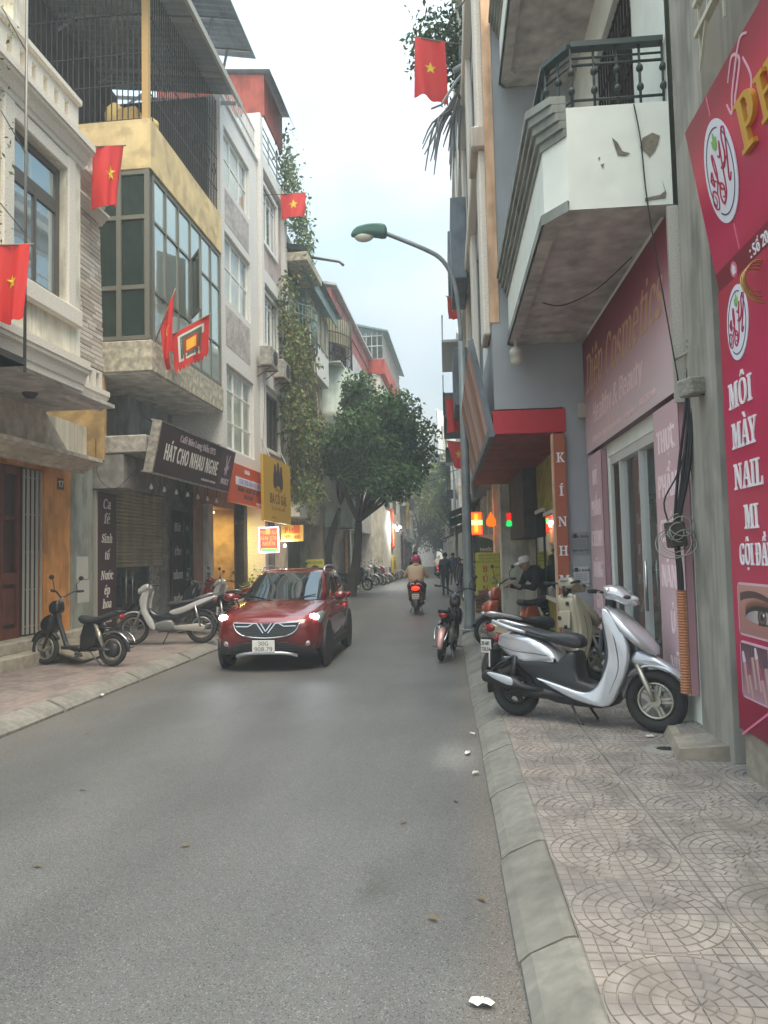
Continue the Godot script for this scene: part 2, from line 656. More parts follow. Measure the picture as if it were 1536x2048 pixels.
func ground() -> void:
	var g := B.new()
	g.quad(Vector3(-400, -0.04, 60), Vector3(-400, -0.04, -600), Vector3(400, -0.04, -600), Vector3(400, -0.04, 60))
	struct("ground", g, mt("earth", rgb(112, 106, 98), 0.95, 0, "blotch", 0.2))
	# asphalt: worn grey with dust gathered along both kerbs and a few dark damp patches
	var us := []
	var u := -6.0
	while u < 220.0:
		us.append(u)
		u += 0.22 if u < 14.0 else (1.0 if u < 40.0 else 8.0)
	var fr := []
	for i in 41: fr.append(i / 40.0)
	var n := FastNoiseLite.new()
	n.seed = 4
	n.frequency = 0.55
	n.fractal_octaves = 4
	var b := B.new(true)
	var spots := [[-0.39, 3.74, 0.13, 0.7], [0.05, 6.3, 0.35, -0.25], [0.0, 8.2, 0.5, 0.35], [-0.3, 12.6, 0.6, 0.4], [-0.05, 14.6, 0.9, 0.3], [-1.9, 8.3, 0.25, 0.3], [-3.3, 9.2, 0.22, 0.25], [-1.5, 13.9, 0.9, 0.15], [0.0, 6.0, 0.3, -0.35], [-0.15, 9.4, 0.4, 0.35], [-2.4, 6.4, 0.5, 0.12], [-3.6, 5.0, 0.7, 0.12], [-0.9, 2.9, 0.4, 0.1], [-0.4, 19.5, 1.2, 0.3], [-0.12, 4.9, 0.05, 0.6]]
	var grid := []
	for uu in us:
		var row := []
		for f in fr:
			var x0 := kerb_left(uu)
			var x: float = lerpf(x0, 0.27, f)
			var k := n.get_noise_2d(x, uu)
			var k2 := n.get_noise_2d(x * 0.25 + 50.0, uu * 0.12)
			var v := 0.262 + 0.045 * k + 0.055 * k2
			for tk in [-3.1, -1.75]: v *= 1.0 - 0.09 * exp(-pow((x - tk) / 0.3, 2.0))   # tyre tracks
			v *= 1.0 + 0.06 * exp(-pow((x + 2.4) / 0.35, 2.0))
			var c := Color(v * 1.0, v * 0.985, v * 0.945)
			var edge := smoothstep(0.30 + 0.10 * k, 0.02, 0.245 - x) * 0.62 + smoothstep(0.9, 0.05, x - x0) * 0.35
			c = c.lerp(Color(0.38, 0.32, 0.26), clampf(edge, 0.0, 1.0))
			for s in spots:
				var d := Vector2((x - s[0]) / s[2], (uu - s[1]) / (s[2] * 1.6)).length() + 0.5 * k
				c = c.lerp(Color(0.15, 0.145, 0.13) if s[3] > 0 else Color(0.8, 0.78, 0.7), absf(s[3]) * smoothstep(1.0, 0.3, d))
			row.append([Vector3(x, -0.006 * absf(f - 0.5) * 2.0 + 0.002 * k, -uu), c])
		grid.append(row)
	for i in grid.size() - 1:
		for j in fr.size() - 1:
			for q in [[i, j], [i + 1, j], [i + 1, j + 1], [i, j], [i + 1, j + 1], [i, j + 1]]:
				var e = grid[q[0]][q[1]]
				b.st.set_color(e[1])
				b.st.add_vertex(e[0])
	var am := mt("asphalt", Color.WHITE, 0.62, 0, "grain", 1.15)
	am.albedo_texture = asphalt_tex()
	am.vertex_color_use_as_albedo = true
	am.detail_enabled = true
	am.detail_blend_mode = BaseMaterial3D.BLEND_MODE_MUL
	am.detail_albedo = tx.soft
	am.detail_uv_layer = BaseMaterial3D.DETAIL_UV_2
	am.uv2_triplanar = true
	am.uv2_world_triplanar = true
	am.uv2_scale = Vector3(0.5, 0.5, 0.21)
	struct("road", b, am)
	# pavements
	var pr := B.new()
	pr.box(Vector3(3.46, 0.04, -95), Vector3(6.0, 0.13, 206))
	var pav := struct("pavement", pr, mt("mortar", rgb(112, 100, 90), 0.95, 0, "fine", 1.5))
	tiles(pav)
	var pl := B.new()
	for i in 30:
		var a := -6.0 + i * 7.0
		pl.quad(Vector3(-14, 0.115, -a), Vector3(-14, 0.115, -a - 7), Vector3(kerb_left(a + 7) - 0.24, 0.115, -a - 7), Vector3(kerb_left(a) - 0.24, 0.115, -a))
	struct("pavement", pl, mt("red_paving", rgb(136, 123, 116), 0.9, 0, "blotch", 0.9))
	# kerbs of bevelled concrete stones
	var km := [mt("kerb_a", rgb(134, 131, 122), 0.9, 0, "blotch", 1.3), mt("kerb_b", rgb(129, 126, 117), 0.9, 0, "blotch", 1.1), mt("kerb_c", rgb(137, 134, 125), 0.92, 0, "blotch", 1.6)]
	var kr := Node3D.new()
	kr.name = "kerb"
	add_child(kr)
	kr.set_meta("kind", "structure")
	var kl := Node3D.new()
	kl.name = "kerb_001"
	add_child(kl)
	kl.set_meta("kind", "structure")
	var uu := 0.1
	var i := 0
	while uu < 60.0:
		var l := 0.98 if uu < 30.0 else 4.0
		for side in 2:
			if side == 1 and uu < 5.0:
				continue
			var kb := B.new()
			var w := 0.23
			var j := rng.randf_range(-0.012, 0.012)
			var pts := v2([0, -0.05, 0.0, 0.02 + j * 0.4, 0.04, 0.055 + j * 0.5, w - 0.05, 0.118 + j * 0.3, w - 0.012, 0.122, w, 0.115, w, -0.05])
			if side == 0:
				kb.prism(pts, Transform3D(Basis(Vector3.RIGHT, Vector3.UP, Vector3.BACK), Vector3(0.243 + j * 0.6, 0, -uu)), -l + 0.018, 0.0)
				inst("kerb_stone", kb.mesh(), km[(i * 7 + i / 3) % 3], kr, Transform3D.IDENTITY)
			else:
				kb.prism(pts, Transform3D(Basis(Vector3.LEFT, Vector3.UP, Vector3.BACK), Vector3(kerb_left(uu) + j, 0, -uu)), -l + 0.018, 0.0)
				inst("kerb_stone", kb.mesh(), km[(i * 5 + i / 2) % 3], kl, Transform3D.IDENTITY)
		uu += l
		i += 1

func asphalt_tex() -> ImageTexture:
	var r := RandomNumberGenerator.new()
	r.seed = 77
	var n := 512
	var d := PackedByteArray()
	d.resize(n * n)
	for i in n * n:
		d[i] = int(150 + r.randf() * 40.0)
	for k in 16000:   # aggregate: light and dark chips a few millimetres across
		var x := r.randi() % n
		var y := r.randi() % n
		var q := r.randf()
		var v := int(228 + r.randf() * 27) if q > 0.88 else int(lerpf(70.0, 225.0, r.randf()))
		var s := 1 + r.randi() % 3
		for yy in s:
			for xx in s:
				d[((y + yy) % n) * n + (x + xx) % n] = v
	var im := Image.create_from_data(n, n, false, Image.FORMAT_L8, d)
	return ImageTexture.create_from_image(im)

# 31 cm pressed paving tiles, each a quarter of a fan of cast stones
func tile_mesh() -> ArrayMesh:
	var t := 0.313
	var polys := []
	var sq := PackedVector2Array([Vector2(0, 0), Vector2(t, 0), Vector2(t, t), Vector2(0, t)])
	var rings := [0.0, 0.052, 0.104, 0.156, 0.208, 0.26, 0.306]
	for k in 6:
		var n := k + 2 if k > 0 else 2
		for j in n:
			var a0 := PI / 2 * j / n
			var a1 := PI / 2 * (j + 1) / n
			var p := PackedVector2Array()
			var m := 3
			for q in m + 1:
				var a := lerpf(a0, a1, float(q) / m)
				p.append(Vector2(cos(a), sin(a)) * rings[k + 1])
			if k == 0:
				p.append(Vector2.ZERO)
			else:
				for q in m + 1:
					var a := lerpf(a1, a0, float(q) / m)
					p.append(Vector2(cos(a), sin(a)) * rings[k])
			polys.append(p)
	var circ := PackedVector2Array([Vector2.ZERO])
	for q in 25:
		circ.append(Vector2(cos(PI / 2 * q / 24), sin(PI / 2 * q / 24)) * 0.306)
	for i in 6:
		for j in 6:
			var c := PackedVector2Array([Vector2(i, j) * t / 6, Vector2(i + 1, j) * t / 6, Vector2(i + 1, j + 1) * t / 6, Vector2(i, j + 1) * t / 6])
			if Vector2(i + 1, j + 1).length() * t / 6 < 0.32:
				continue
			for o in Geometry2D.clip_polygons(c, circ):
				polys.append(o)
	var b := B.new()
	b.box(Vector3(t / 2, -0.004, t / 2), Vector3(t, 0.008, t))
	for p in polys:
		for c in Geometry2D.intersect_polygons(p, sq):
			var lo: Array = Geometry2D.offset_polygon(c, -0.0026)
			if lo.is_empty() or lo[0].size() < 3:
				continue
			var base: PackedVector2Array = lo[0]
			var o := Vector2.ZERO
			for v in base: o += v
			o /= base.size()
			var top := []
			var h := 0.0062
			for v in base:
				top.append(v.lerp(o, 0.0022 / maxf(v.distance_to(o), 0.004)))
			var ix := Geometry2D.triangulate_polygon(PackedVector2Array(top))
			for i in range(0, ix.size(), 3):
				b.tri_out(Vector3(top[ix[i]].x, h, top[ix[i]].y), Vector3(top[ix[i + 1]].x, h, top[ix[i + 1]].y), Vector3(top[ix[i + 2]].x, h, top[ix[i + 2]].y), Vector3(o.x, -1, o.y))
			for i in base.size():
				var e := (i + 1) % base.size()
				b.quad_out(Vector3(base[i].x, 0, base[i].y), Vector3(base[e].x, 0, base[e].y), Vector3(top[e].x, h, top[e].y), Vector3(top[i].x, h, top[i].y), Vector3(o.x, 0, o.y))
	return b.mesh()

func tiles(pav: Node3D) -> void:
	var me := tile_mesh()
	var ms := []
	for k in 4:
		ms.append(mt("tile%d" % k, [rgb(155, 146, 138), rgb(151, 142, 135), rgb(158, 148, 139), rgb(152, 144, 138)][k], 0.85, 0, "blotch", 0.8))
	var far_tiles := []
	for j in 70:
		for i in 5:
			var x := 0.470 + 0.315 * i
			var z := -(1.97 + 0.315 * j)
			# corners that meet in a fan's middle: odd lines
			var cx := i % 2 == 0
			var cz := j % 2 == 1
			var q := Basis.IDENTITY
			var at := Vector3(x, 0.1135 + rng.randf_range(-0.0015, 0.0015), z)
			# the tile spans x..x+t and z-t..z; its fan sits in one corner
			var ox := 1 if cx else 0
			var oz := 1 if cz else 0
			if ox == 0 and oz == 0: q = Basis(Vector3.UP, PI / 2)
			elif ox == 1 and oz == 0: q = Basis(Vector3.UP, PI)
			elif ox == 1 and oz == 1: q = Basis(Vector3.UP, -PI / 2)
			var f := Transform3D(q, at + Vector3(0.315 * ox, 0, -0.315 * oz))
			if j < 34:
				inst("tile", me, ms[rng.randi() % 4], pav, f)
			else:
				far_tiles.append(f)
	var mm := MultiMesh.new()
	mm.transform_format = MultiMesh.TRANSFORM_3D
	mm.mesh = me
	mm.instance_count = far_tiles.size()
	for i in far_tiles.size():
		mm.set_instance_transform(i, far_tiles[i])
	var mi := MultiMeshInstance3D.new()
	mi.name = "far_tiles"
	mi.multimesh = mm
	mi.material_override = ms[1]
	mi.set_meta("kind", "stuff")
	pav.add_child(mi)

# ------------------------------------------------------------------ the left side
func mould(b: B, s0: float, s1: float, prof: Array) -> B:   # profile of (n, y) pairs swept along the facade
	return b.prism(v2(prof), Transform3D(Basis(Vector3(sd, 0, 0), Vector3.UP, Vector3(0, 0, -1)), Vector3(0, 0, -(s0 - u0))), 0.0, s1 - s0)

func cornice(b: B, s0: float, s1: float, y: float, h: float, n: float, out: float) -> B:
	return mould(b, s0, s1, [n - 0.02, y, n + out * 0.22, y, n + out * 0.26, y + h * 0.2, n + out * 0.4, y + h * 0.24, n + out * 0.62, y + h * 0.52, n + out * 0.86, y + h * 0.6, n + out * 0.88, y + h * 0.72, n + out, y + h * 0.74, n + out, y + h, n - 0.02, y + h])

func left_side() -> void:
	cream_house()
	cafe()
	white_house()
	mauve_house()
	ivy_house()
	green_house()
	far_left()

func cream_house() -> void:
	var h := building("cream_townhouse", "cream townhouse with a projecting bay, stone cladding and orange pilasters", 1.0, 6.0)
	var cream := mt("cream", rgb(242, 234, 216), 0.85, 0, "streak", 0.45)
	var pale := mt("cream_trim", rgb(238, 230, 216), 0.8, 0, "fine", 0.6)
	var body := B.new()
	fbox(body, 6.0, 11.42, 7.5, 9.0, -6.0, -1.0)
	fbox(body, 6.0, 10.2, 9.0, 14.0, -6.0, -0.9)
	fbox(body, 6.0, 11.42, 4.12, 7.5, -6.0, -0.3)
	fbox(body, 6.0, 13.26, 3.55, 4.12, -6.0, -1.22)
	fbox(body, 10.2, 10.55, 9.0, 14.0, -1.2, -0.75)
	fwall(body, 6.0, 10.4, 4.12, 7.5, 0.2, [[8.72, 9.99, 5.24, 7.2]], 0.22)
	body.quad(F(10.4, 4.12, 0.2), F(10.4, 4.12, -0.3), F(10.4, 7.5, -0.3), F(10.4, 7.5, 0.2))
	fbox(body, 10.4, 11.42, 4.6, 7.05, -0.3, -0.06)
	obj("wall", body, cream, h)
	var sf := B.new()
	fbox(sf, 6.0, 11.5, 4.06, 4.115, -1.25, 0.19)
	obj("soffit", sf, mt("soffit_grey", rgb(206, 202, 196), 0.9, 0, "blotch", 0.5), h)
	var fr := B.new()
	for e in [[8.5, 8.72, 5.02, 7.42], [9.99, 10.2, 5.02, 7.42]]:
		fbox(fr, e[0], e[1], e[2], e[3], 0.19, 0.25, 0.015)
	fbox(fr, 8.722, 9.988, 7.202, 7.40, 0.19, 0.245, 0.015)
	fbox(fr, 8.4, 10.3, 4.98, 5.236, 0.19, 0.30, 0.02)
	obj("window_surround", fr, pale, h)
	window(h, 8.74, 9.97, 5.26, 6.62, 0.12, [0.52], [], 0.05, mt("bronze_frame", rgb(96, 92, 86), 0.45, 0.3), glass())
	window(h, 8.74, 9.97, 6.622, 7.18, 0.12, [], [], 0.045, mt("bronze_frame"), glass())
	for q in [[6.0, 10.44, 4.1, 0.42, 0.2, 0.14], [10.442, 11.5, 4.02, 0.30, -0.05, 0.16], [6.0, 10.44, 7.42, 0.34, 0.2, 0.22], [10.442, 11.5, 7.06, 0.16, -0.05, 0.16], [10.442, 11.55, 7.36, 0.22, -0.05, 0.24]]:
		var c := B.new()
		cornice(c, q[0], q[1], q[2], q[3], q[4], q[5])
		obj("cornice", c, pale, h)
	var bal := B.new()
	var holes := []
	for k in 14: holes.append([6.45 + k * 0.27, 6.56 + k * 0.27, 7.82, 8.25])
	fwall(bal, 6.0, 10.34, 7.76, 8.34, 0.2, holes, 0.14)
	fbox(bal, 6.0, 10.36, 8.342, 8.44, 0.05, 0.26, 0.015)
	bal.quad(F(10.34, 7.76, 0.2), F(10.34, 7.76, -0.9), F(10.34, 8.34, -0.9), F(10.34, 8.34, 0.2))
	obj("balustrade", bal, pale, h)
	bal = B.new()
	var h2 := []
	for k in 4: h2.append([10.55 + k * 0.24, 10.65 + k * 0.24, 7.64, 7.9])
	fwall(bal, 10.36, 11.5, 7.58, 7.98, -0.02, h2, 0.12)
	fbox(bal, 10.36, 11.52, 7.982, 8.06, -0.2, 0.03, 0.012)
	obj("balustrade", bal, pale, h)
	bal = B.new()
	var h3 := []
	for k in 4: h3.append([10.6 + k * 0.22, 10.71 + k * 0.22, 4.36, 4.6])
	fwall(bal, 10.42, 11.46, 4.32, 4.64, 0.0, h3, 0.12)
	obj("balustrade", bal, pale, h)
	# cladding of split stone strips, row upon row, the panel's far edge leaning out towards its foot
	var clad := B.new()
	fbox(clad, 10.42, 11.4, 4.66, 7.04, -0.07, -0.045)
	var cl := obj("stone_cladding", clad, mt("clad_mortar", rgb(120, 108, 96), 0.95), h)
	var stones := [mt("stone_a", rgb(220, 206, 190), 0.85, 0, "fine", 2.0), mt("stone_b", rgb(206, 190, 172), 0.85, 0, "fine", 2.0), mt("stone_c", rgb(192, 178, 162), 0.9, 0, "fine", 2.0), mt("stone_d", rgb(228, 216, 202), 0.85, 0, "fine", 2.0)]
	var y := 4.67
	while y < 7.0:
		var hh := 0.072
		var end := 11.42 + 0.14 * (7.0 - y) / 2.4
		var s := 10.425
		while s < end - 0.05:
			var l := minf(rng.randf_range(0.2, 0.5), end - s)
			var sb := B.new()
			fbox(sb, s, s + l - 0.006, y, y + hh - 0.007, -0.045, -0.022 + rng.randf_range(0, 0.009), 0.004)
			obj("stone", sb, stones[rng.randi() % 4], cl)
			s += l
		y += hh
	# ground floor: set back under the bay
	var g := B.new()
	fwall(g, 6.0, 13.26, 0.1, 3.55, -1.2, [[6.2, 11.82, 0.42, 3.16]], 0.5)
	obj("ground_wall", g, mt("orange_paint", rgb(226, 156, 84), 0.75, 0, "streak", 0.6), h)
	var pil := B.new()
	fbox(pil, 12.56, 13.3, 0.1, 3.5, -1.25, -1.12, 0.012)
	obj("pilaster", pil, mt("grey_green_render", rgb(160, 166, 158), 0.9, 0, "streak", 0.7), h)
	var pil2 := B.new()
	fbox(pil2, 11.84, 12.54, 0.3, 3.3, -1.22, -1.13, 0.012)
	obj("pilaster", pil2, mt("orange_paint"), h)
	var notes := mt("notice_paper", rgb(250, 248, 240), 0.9, 0, "grain", 5.0)
	for q in [[12.72, 13.12, 1.32, 1.72], [12.75, 13.16, 0.9, 1.30]]:
		var nb := B.new()
		fbox(nb, q[0], q[1], q[2], q[3], -1.12, -1.116)
		obj("pasted_notice", nb, notes, h)
	var wood := mt("brown_wood", rgb(112, 52, 26), 0.45, 0, "streak", 1.2)
	var dr := B.new()
	fbox(dr, 6.2, 11.9, 0.42, 3.16, -1.5, -1.345)  # runs on behind the gate as a dark sheet for the shade there
	var door := obj("door", dr, mt("dark_wood", rgb(70, 34, 20), 0.5, 0, "streak", 1.2), h)
	for k in 6:
		var fs := B.new()
		var a := 8.32 + k * 0.5
		for e in [[a, a + 0.07, 0.44, 3.14], [a + 0.41, a + 0.48, 0.44, 3.14], [a + 0.072, a + 0.408, 0.44, 0.62], [a + 0.072, a + 0.408, 1.3, 1.48], [a + 0.072, a + 0.408, 2.3, 2.36], [a + 0.072, a + 0.408, 3.02, 3.14]]:
			fbox(fs, e[0], e[1], e[2], e[3], -1.34, -1.285, 0.008)
		fbox(fs, a + 0.11, a + 0.37, 0.68, 1.24, -1.34, -1.30, 0.02)
		obj("door_leaf", fs, wood, door)
	var gate := B.new()
	for k in 9:
		var a := 11.34 + k * 0.062
		gate.bar(F(a, 0.5, -1.25 + 0.03 * (k % 2)), F(a, 3.12, -1.25 + 0.03 * (k % 2)), 0.036, 0.022)
	for yy in [0.62, 1.2, 1.8, 2.4, 3.0]:
		gate.bar(F(11.32, yy, -1.255), F(11.86, yy, -1.255), 0.012, 0.012)
	obj("folding_gate", gate, mt("white_metal", rgb(196, 192, 182), 0.5, 0.2, "fine", 1.0), h)
	# little gabled canopy over the door
	var ped := B.new()
	for q in [[0.0, -1.14, -0.16]]:
		ped.prism(v2([7.2, 3.28, 12.3, 3.28, 9.75, 5.3]), Transform3D(Basis(Vector3(0, 0, -1), Vector3.UP, Vector3(1, 0, 0)), Vector3(0, 0, 6.0)), -1.2, -0.9)
	cornice(ped, 7.1, 12.55, 3.16, 0.24, -0.95, 0.4)
	obj("pediment", ped, mt("pediment_cream", rgb(224, 212, 192), 0.85, 0, "blotch", 0.6), h)  # pediment in a slightly darker beige than the walls
	var st := B.new()
	fbox(st, 6.0, 12.75, 0.1, 0.3, -1.5, -0.62, 0.012)
	fbox(st, 6.0, 13.2, 0.3, 0.46, -1.5, -0.9, 0.012)
	obj("doorstep", st, mt("step_stone", rgb(186, 176, 158), 0.8, 0, "blotch", 0.8), h)
	var pl := B.new()
	fbox(pl, 12.1, 12.3, 2.86, 3.05, -1.13, -1.12)
	var plate := obj("number_plate", pl, mt("plate_dark", rgb(70, 74, 60), 0.5), h)
	text(plate, "17", 0.11, TF(12.2, 2.955, -1.119), mt("plate_text", rgb(214, 208, 180), 0.6))
	var lm := B.new(true)
	lm.lathe([Vector2(0.001, -0.08), Vector2(0.06, -0.075), Vector2(0.1, -0.03), Vector2(0.11, 0.0)], 12, Transform3D(Basis.IDENTITY, F(10.2, 4.06, -0.45)))
	obj("ceiling_light", lm, mt("dark_plastic", rgb(50, 48, 46), 0.4), h)
	# downpipe at the picture's near edge
	var dp := at_facade("downpipe", "thin grey pipe running down the near corner of the cream townhouse", "pipe", 1.0, 8.5, 0.52)
	var pb := B.new(true)
	pb.tube([F(8.5, 3.9, 0), F(8.5, 9.2, 0)], 0.018, 6)
	pb.tube([F(8.5, 5.6, 0.0), F(8.0, 5.75, 0.0)], 0.008, 5)
	pb.tube([F(8.5, 6.6, 0.0), F(8.0, 6.85, 0.0)], 0.008, 5)
	pb.tube([F(8.5, 7.9, 0.0), F(8.0, 8.1, 0.0)], 0.008, 5)
	obj("pipe", pb, mt("grey_metal", rgb(120, 118, 112), 0.5, 0.5), dp)
	var bb := B.new()
	for e in [[4.02, -0.3, 0.0], [4.02, 0.0, -0.3]]: fbox(bb, 7.4, 8.5, 3.98, 4.06, -0.35, 0.02)
	obj("bracket", bb, mt("grey_metal"), dp)
	var vine := at_facade("creeper", "thin creeper on the near corner wall of the cream townhouse", "plant", 1.0, 8.35, 0.3)
	var lv := B.new()
	for k in 130:
		leaf(lv, F(8.0 + rng.randf() * 0.5, 5.2 + rng.randf() * 4.6, rng.randf() * 0.14), 0.06, rng)
	obj("leaves", lv, leaf_mat(), vine)
	ramp()

func glass() -> StandardMaterial3D:   # coated window glass: dim room behind, bright sky in front
	if mats.has("window_glass"): return mats["window_glass"]
	var m := mt("window_glass", rgb(188, 200, 204), 0.03, 0.75)
	m.metallic_specular = 0.8
	return m

func ramp() -> void:
	var r := at_facade("ramp", "low wooden ramp leaning on the doorstep behind the black electric bike", "ramp", 1.0, 11.6, -0.35)
	for k in 3:
		var b := B.new()
		b.cbox(F(11.0 + k * 0.36, 0.27, 0.0), Vector3(0.75, 0.03, 0.34), 0.006, Basis(Vector3(0, 0, 1), -0.32))
		obj("plank", b, mt("grey_plank", rgb(138, 128, 112), 0.85, 0, "streak", 1.5), r)
	var rk := B.new(true)
	for k in 3: rk.tube([F(11.9, 0.14 + k * 0.01, 0.1 + k * 0.14), F(12.5, 0.16, 0.1 + k * 0.14)], 0.012, 5)
	obj("rail", rk, mt("rusty_metal", rgb(120, 84, 60), 0.7, 0.3, "rust", 2.0), r)

func leaf(b: B, p: Vector3, size: float, r: RandomNumberGenerator, droop := 0.3, tint := Color(0.11, 0.16, 0.05)) -> void:
	var d := Vector3(r.randfn(), r.randfn() - droop * 2.0, r.randfn()).normalized()
	var w := d.cross(Vector3(r.randfn(), r.randfn(), r.randfn())).normalized()
	var up := d.cross(w) * size * 0.12
	var l := size * r.randf_range(0.7, 1.3)
	var k := r.randf_range(0.55, 1.5)
	b.st.set_color(Color(tint.r * k * r.randf_range(0.85, 1.25), tint.g * k, tint.b * k))
	var m := p + d * l * 0.45 + up
	b.tri(p, m + w * l * 0.24, m)
	b.tri(p, m, m - w * l * 0.24)
	b.tri(p + d * l, m, m + w * l * 0.24)
	b.tri(p + d * l, m - w * l * 0.24, m)

func leaf_mat() -> StandardMaterial3D:
	if mats.has("leaves"): return mats["leaves"]
	var m := mt("leaves", Color.WHITE, 0.6)
	m.metallic_specular = 0.25
	m.vertex_color_use_as_albedo = true
	m.backlight_enabled = true
	m.backlight = Color(0.5, 0.55, 0.3)
	return m

func cafe() -> void:
	var h := building("yellow_cafe_building", "yellow café building with a glazed bay, a barred terrace and tin roofs", 1.0, 13.3)
	var yel := mt("yellow_paint", rgb(244, 218, 164), 0.85, 0, "blotch", 0.16)
	var conc := mt("stained_concrete", rgb(226, 218, 196), 0.9, 0, "rust", 0.8)
	var body := B.new()
	fbox(body, 13.3, 17.36, 0.1, 5.1, -6.0, -1.7)
	fbox(body, 13.3, 17.36, 5.7, 9.9, -6.0, -2.2)
	fbox(body, 13.3, 13.38, 3.5, 5.1, -1.7, -0.9)
	obj("wall", body, mt("ochre_wall", rgb(206, 172, 118), 0.9, 0, "blotch", 0.4), h)
	var tw := B.new()
	fbox(tw, 13.3, 17.36, 9.93, 13.14, -6.0, -2.6)
	fbox(tw, 17.28, 17.36, 9.93, 12.9, -2.6, -0.3)
	obj("terrace_wall", tw, mt("terrace_shade", rgb(88, 84, 80), 0.9, 0, "blotch", 0.5), h)  # wall coloured dark in place of the shade inside the terrace
	var gw := B.new()
	fbox(gw, 15.0, 17.36, 3.6, 5.1, -1.7, -1.25)
	obj("upper_wall", gw, mt("blue_grey_render", rgb(164, 172, 178), 0.9, 0, "streak", 0.5), h)
	var slab := B.new()
	fbox(slab, 13.25, 17.36, 5.12, 5.70, -2.2, 0.04, 0.015)
	obj("bay_slab", slab, conc, h)
	var sf := B.new()
	fbox(sf, 13.3, 17.3, 5.09, 5.118, -1.7, 0.0)
	obj("soffit", sf, mt("white_soffit", rgb(232, 230, 226), 0.9, 0, "blotch", 0.4), h)
	var band := B.new()
	fbox(band, 13.26, 17.37, 8.97, 9.94, -2.2, 0.03, 0.01)
	obj("yellow_band", band, yel, h)
	var fm := mt("grey_frame", rgb(124, 122, 112), 0.5, 0.3)
	var gg := mt("green_glass", rgb(38, 54, 50), 0.03)
	gg.metallic_specular = 0.9
	window(h, 13.42, 17.34, 5.72, 8.96, 0.0, [0.165, 0.33, 0.5, 0.665, 0.83], [0.30, 0.72], 0.045, fm, mt("green_mirror_glass", rgb(190, 202, 196), 0.03, 0.6), "glazed_front")
	# the bay's end wall of dark glass, facing up the street
	var eb := B.new()
	var xs := [-2.2, -1.4, -0.60, 0.0]
	for x in xs: eb.box(Vector3(clampf(x, -2.15, -0.05), 7.34, 0.0), Vector3(0.09, 3.24, 0.08))
	for y in [5.76, 6.72, 8.06, 8.92]: eb.box(Vector3(-1.1, y, -0.004), Vector3(2.1, 0.08, 0.06))
	var ew := obj("glazed_end", eb, fm, h)
	for i in 3:
		for j in 3:
			var p := B.new()
			var y0: float = [5.8, 6.72, 8.06][j]
			var y1: float = [6.72, 8.06, 8.9][j]
			p.quad_uv(Vector3(xs[i], y0, -0.01), Vector3(xs[i + 1], y0, -0.01 + rng.randf() * 0.006), Vector3(xs[i + 1], y1, -0.012), Vector3(xs[i], y1, -0.01))
			obj("pane", p, gg, ew)
	var cs := Node3D.new()
	cs.name = "open_casement"
	h.add_child(cs)
	cs.position = F(15.3, 6.74, 0.03)
	cs.rotation.y = 0.62
	var cf := B.new()
	cf.box(Vector3(0.02, 0.65, 0.03), Vector3(0.04, 1.3, 0.06))
	cf.box(Vector3(0.02, 0.65, 0.63), Vector3(0.04, 1.3, 0.06))
	cf.box(Vector3(0.018, 0.03, 0.33), Vector3(0.036, 0.06, 0.54))
	cf.box(Vector3(0.018, 1.27, 0.33), Vector3(0.036, 0.06, 0.54))
	obj("frame", cf, fm, cs)
	var cp := B.new()
	cp.quad_uv(Vector3(0.02, 0.05, 0.05), Vector3(0.02, 0.05, 0.61), Vector3(0.02, 1.25, 0.61), Vector3(0.02, 1.25, 0.05))
	obj("pane", cp, gg, cs)
	# terrace: iron grille, post, tin roofs
	var gr := B.new()
	for k in 36:
		var s := 13.36 + k * 0.112
		gr.bar(F(s, 9.94, -0.06), F(s, 12.8, -0.06), 0.018, 0.018)
	for y in [10.0, 10.55, 11.35, 12.1]:
		gr.bar(F(13.36, y, -0.06), F(17.34, y, -0.06), 0.022, 0.02)
	for k in 28:
		var x := -0.12 - k * 0.11
		gr.bar(Vector3(x, 9.94, -0.06), Vector3(x, 12.8, -0.06), 0.018, 0.018)
	for y in [10.0, 10.7, 11.3, 12.1]:
		gr.bar(Vector3(-0.06, y, -0.06), Vector3(-3.2, y, -0.06), 0.022, 0.02)
	for k in 9:
		var s := 13.7 + k * 0.42
		gr.torus(F(s, 10.95 - 0.02 * (k % 2), -0.05), Vector3(1, 0, 0), 0.13, 0.01, 0.01, 12, 4)
	obj("grille", gr, mt("dark_iron", rgb(58, 54, 52), 0.6, 0.4), h)
	var po := B.new()
	fbox(po, 13.32, 13.44, 9.94, 12.85, -0.16, -0.04)
	obj("post", po, mt("yellow_post", rgb(196, 160, 104), 0.8), h)
	var tin := mt("tin_roof", rgb(150, 160, 168), 0.5, 0.2, "streak", 0.4)
	corrugated(h, 12.6, 17.2, -3.6, 0.42, 13.4, 12.84, tin)
	corrugated(h, 12.2, 17.75, -3.4, 0.82, 14.9, 14.08, tin)
	var gt := B.new()
	mould(gt, 13.8, 17.6, [0.42, 12.76, 0.5, 12.74, 0.52, 12.86, 0.42, 12.86])
	obj("gutter", gt, mt("white_metal"), h)
	var tr := B.new()
	for s in [13.0, 14.6, 16.4, 17.5]:
		tr.bar(F(s, 12.9, -2.6), F(s, 14.4, -0.2), 0.05, 0.05)
		tr.bar(F(s, 12.9, -0.1), F(s, 14.3, 0.2), 0.05, 0.05)
		tr.bar(F(s, 14.85, -3.3), F(s, 14.12, 0.75), 0.05, 0.08)
		tr.bar(F(s, 13.36, -3.5), F(s, 12.8, 0.38), 0.05, 0.08)
	obj("roof_truss", tr, mt("truss", rgb(170, 172, 172), 0.5, 0.3), h)
	# ground floor
	var can := B.new()
	fbox(can, 13.32, 17.4, 3.62, 3.95, -1.7, -0.1, 0.02)
	obj("canopy_slab", can, mt("weathered_white", rgb(212, 206, 194), 0.9, 0, "rust", 0.7), h)
	var g := B.new()
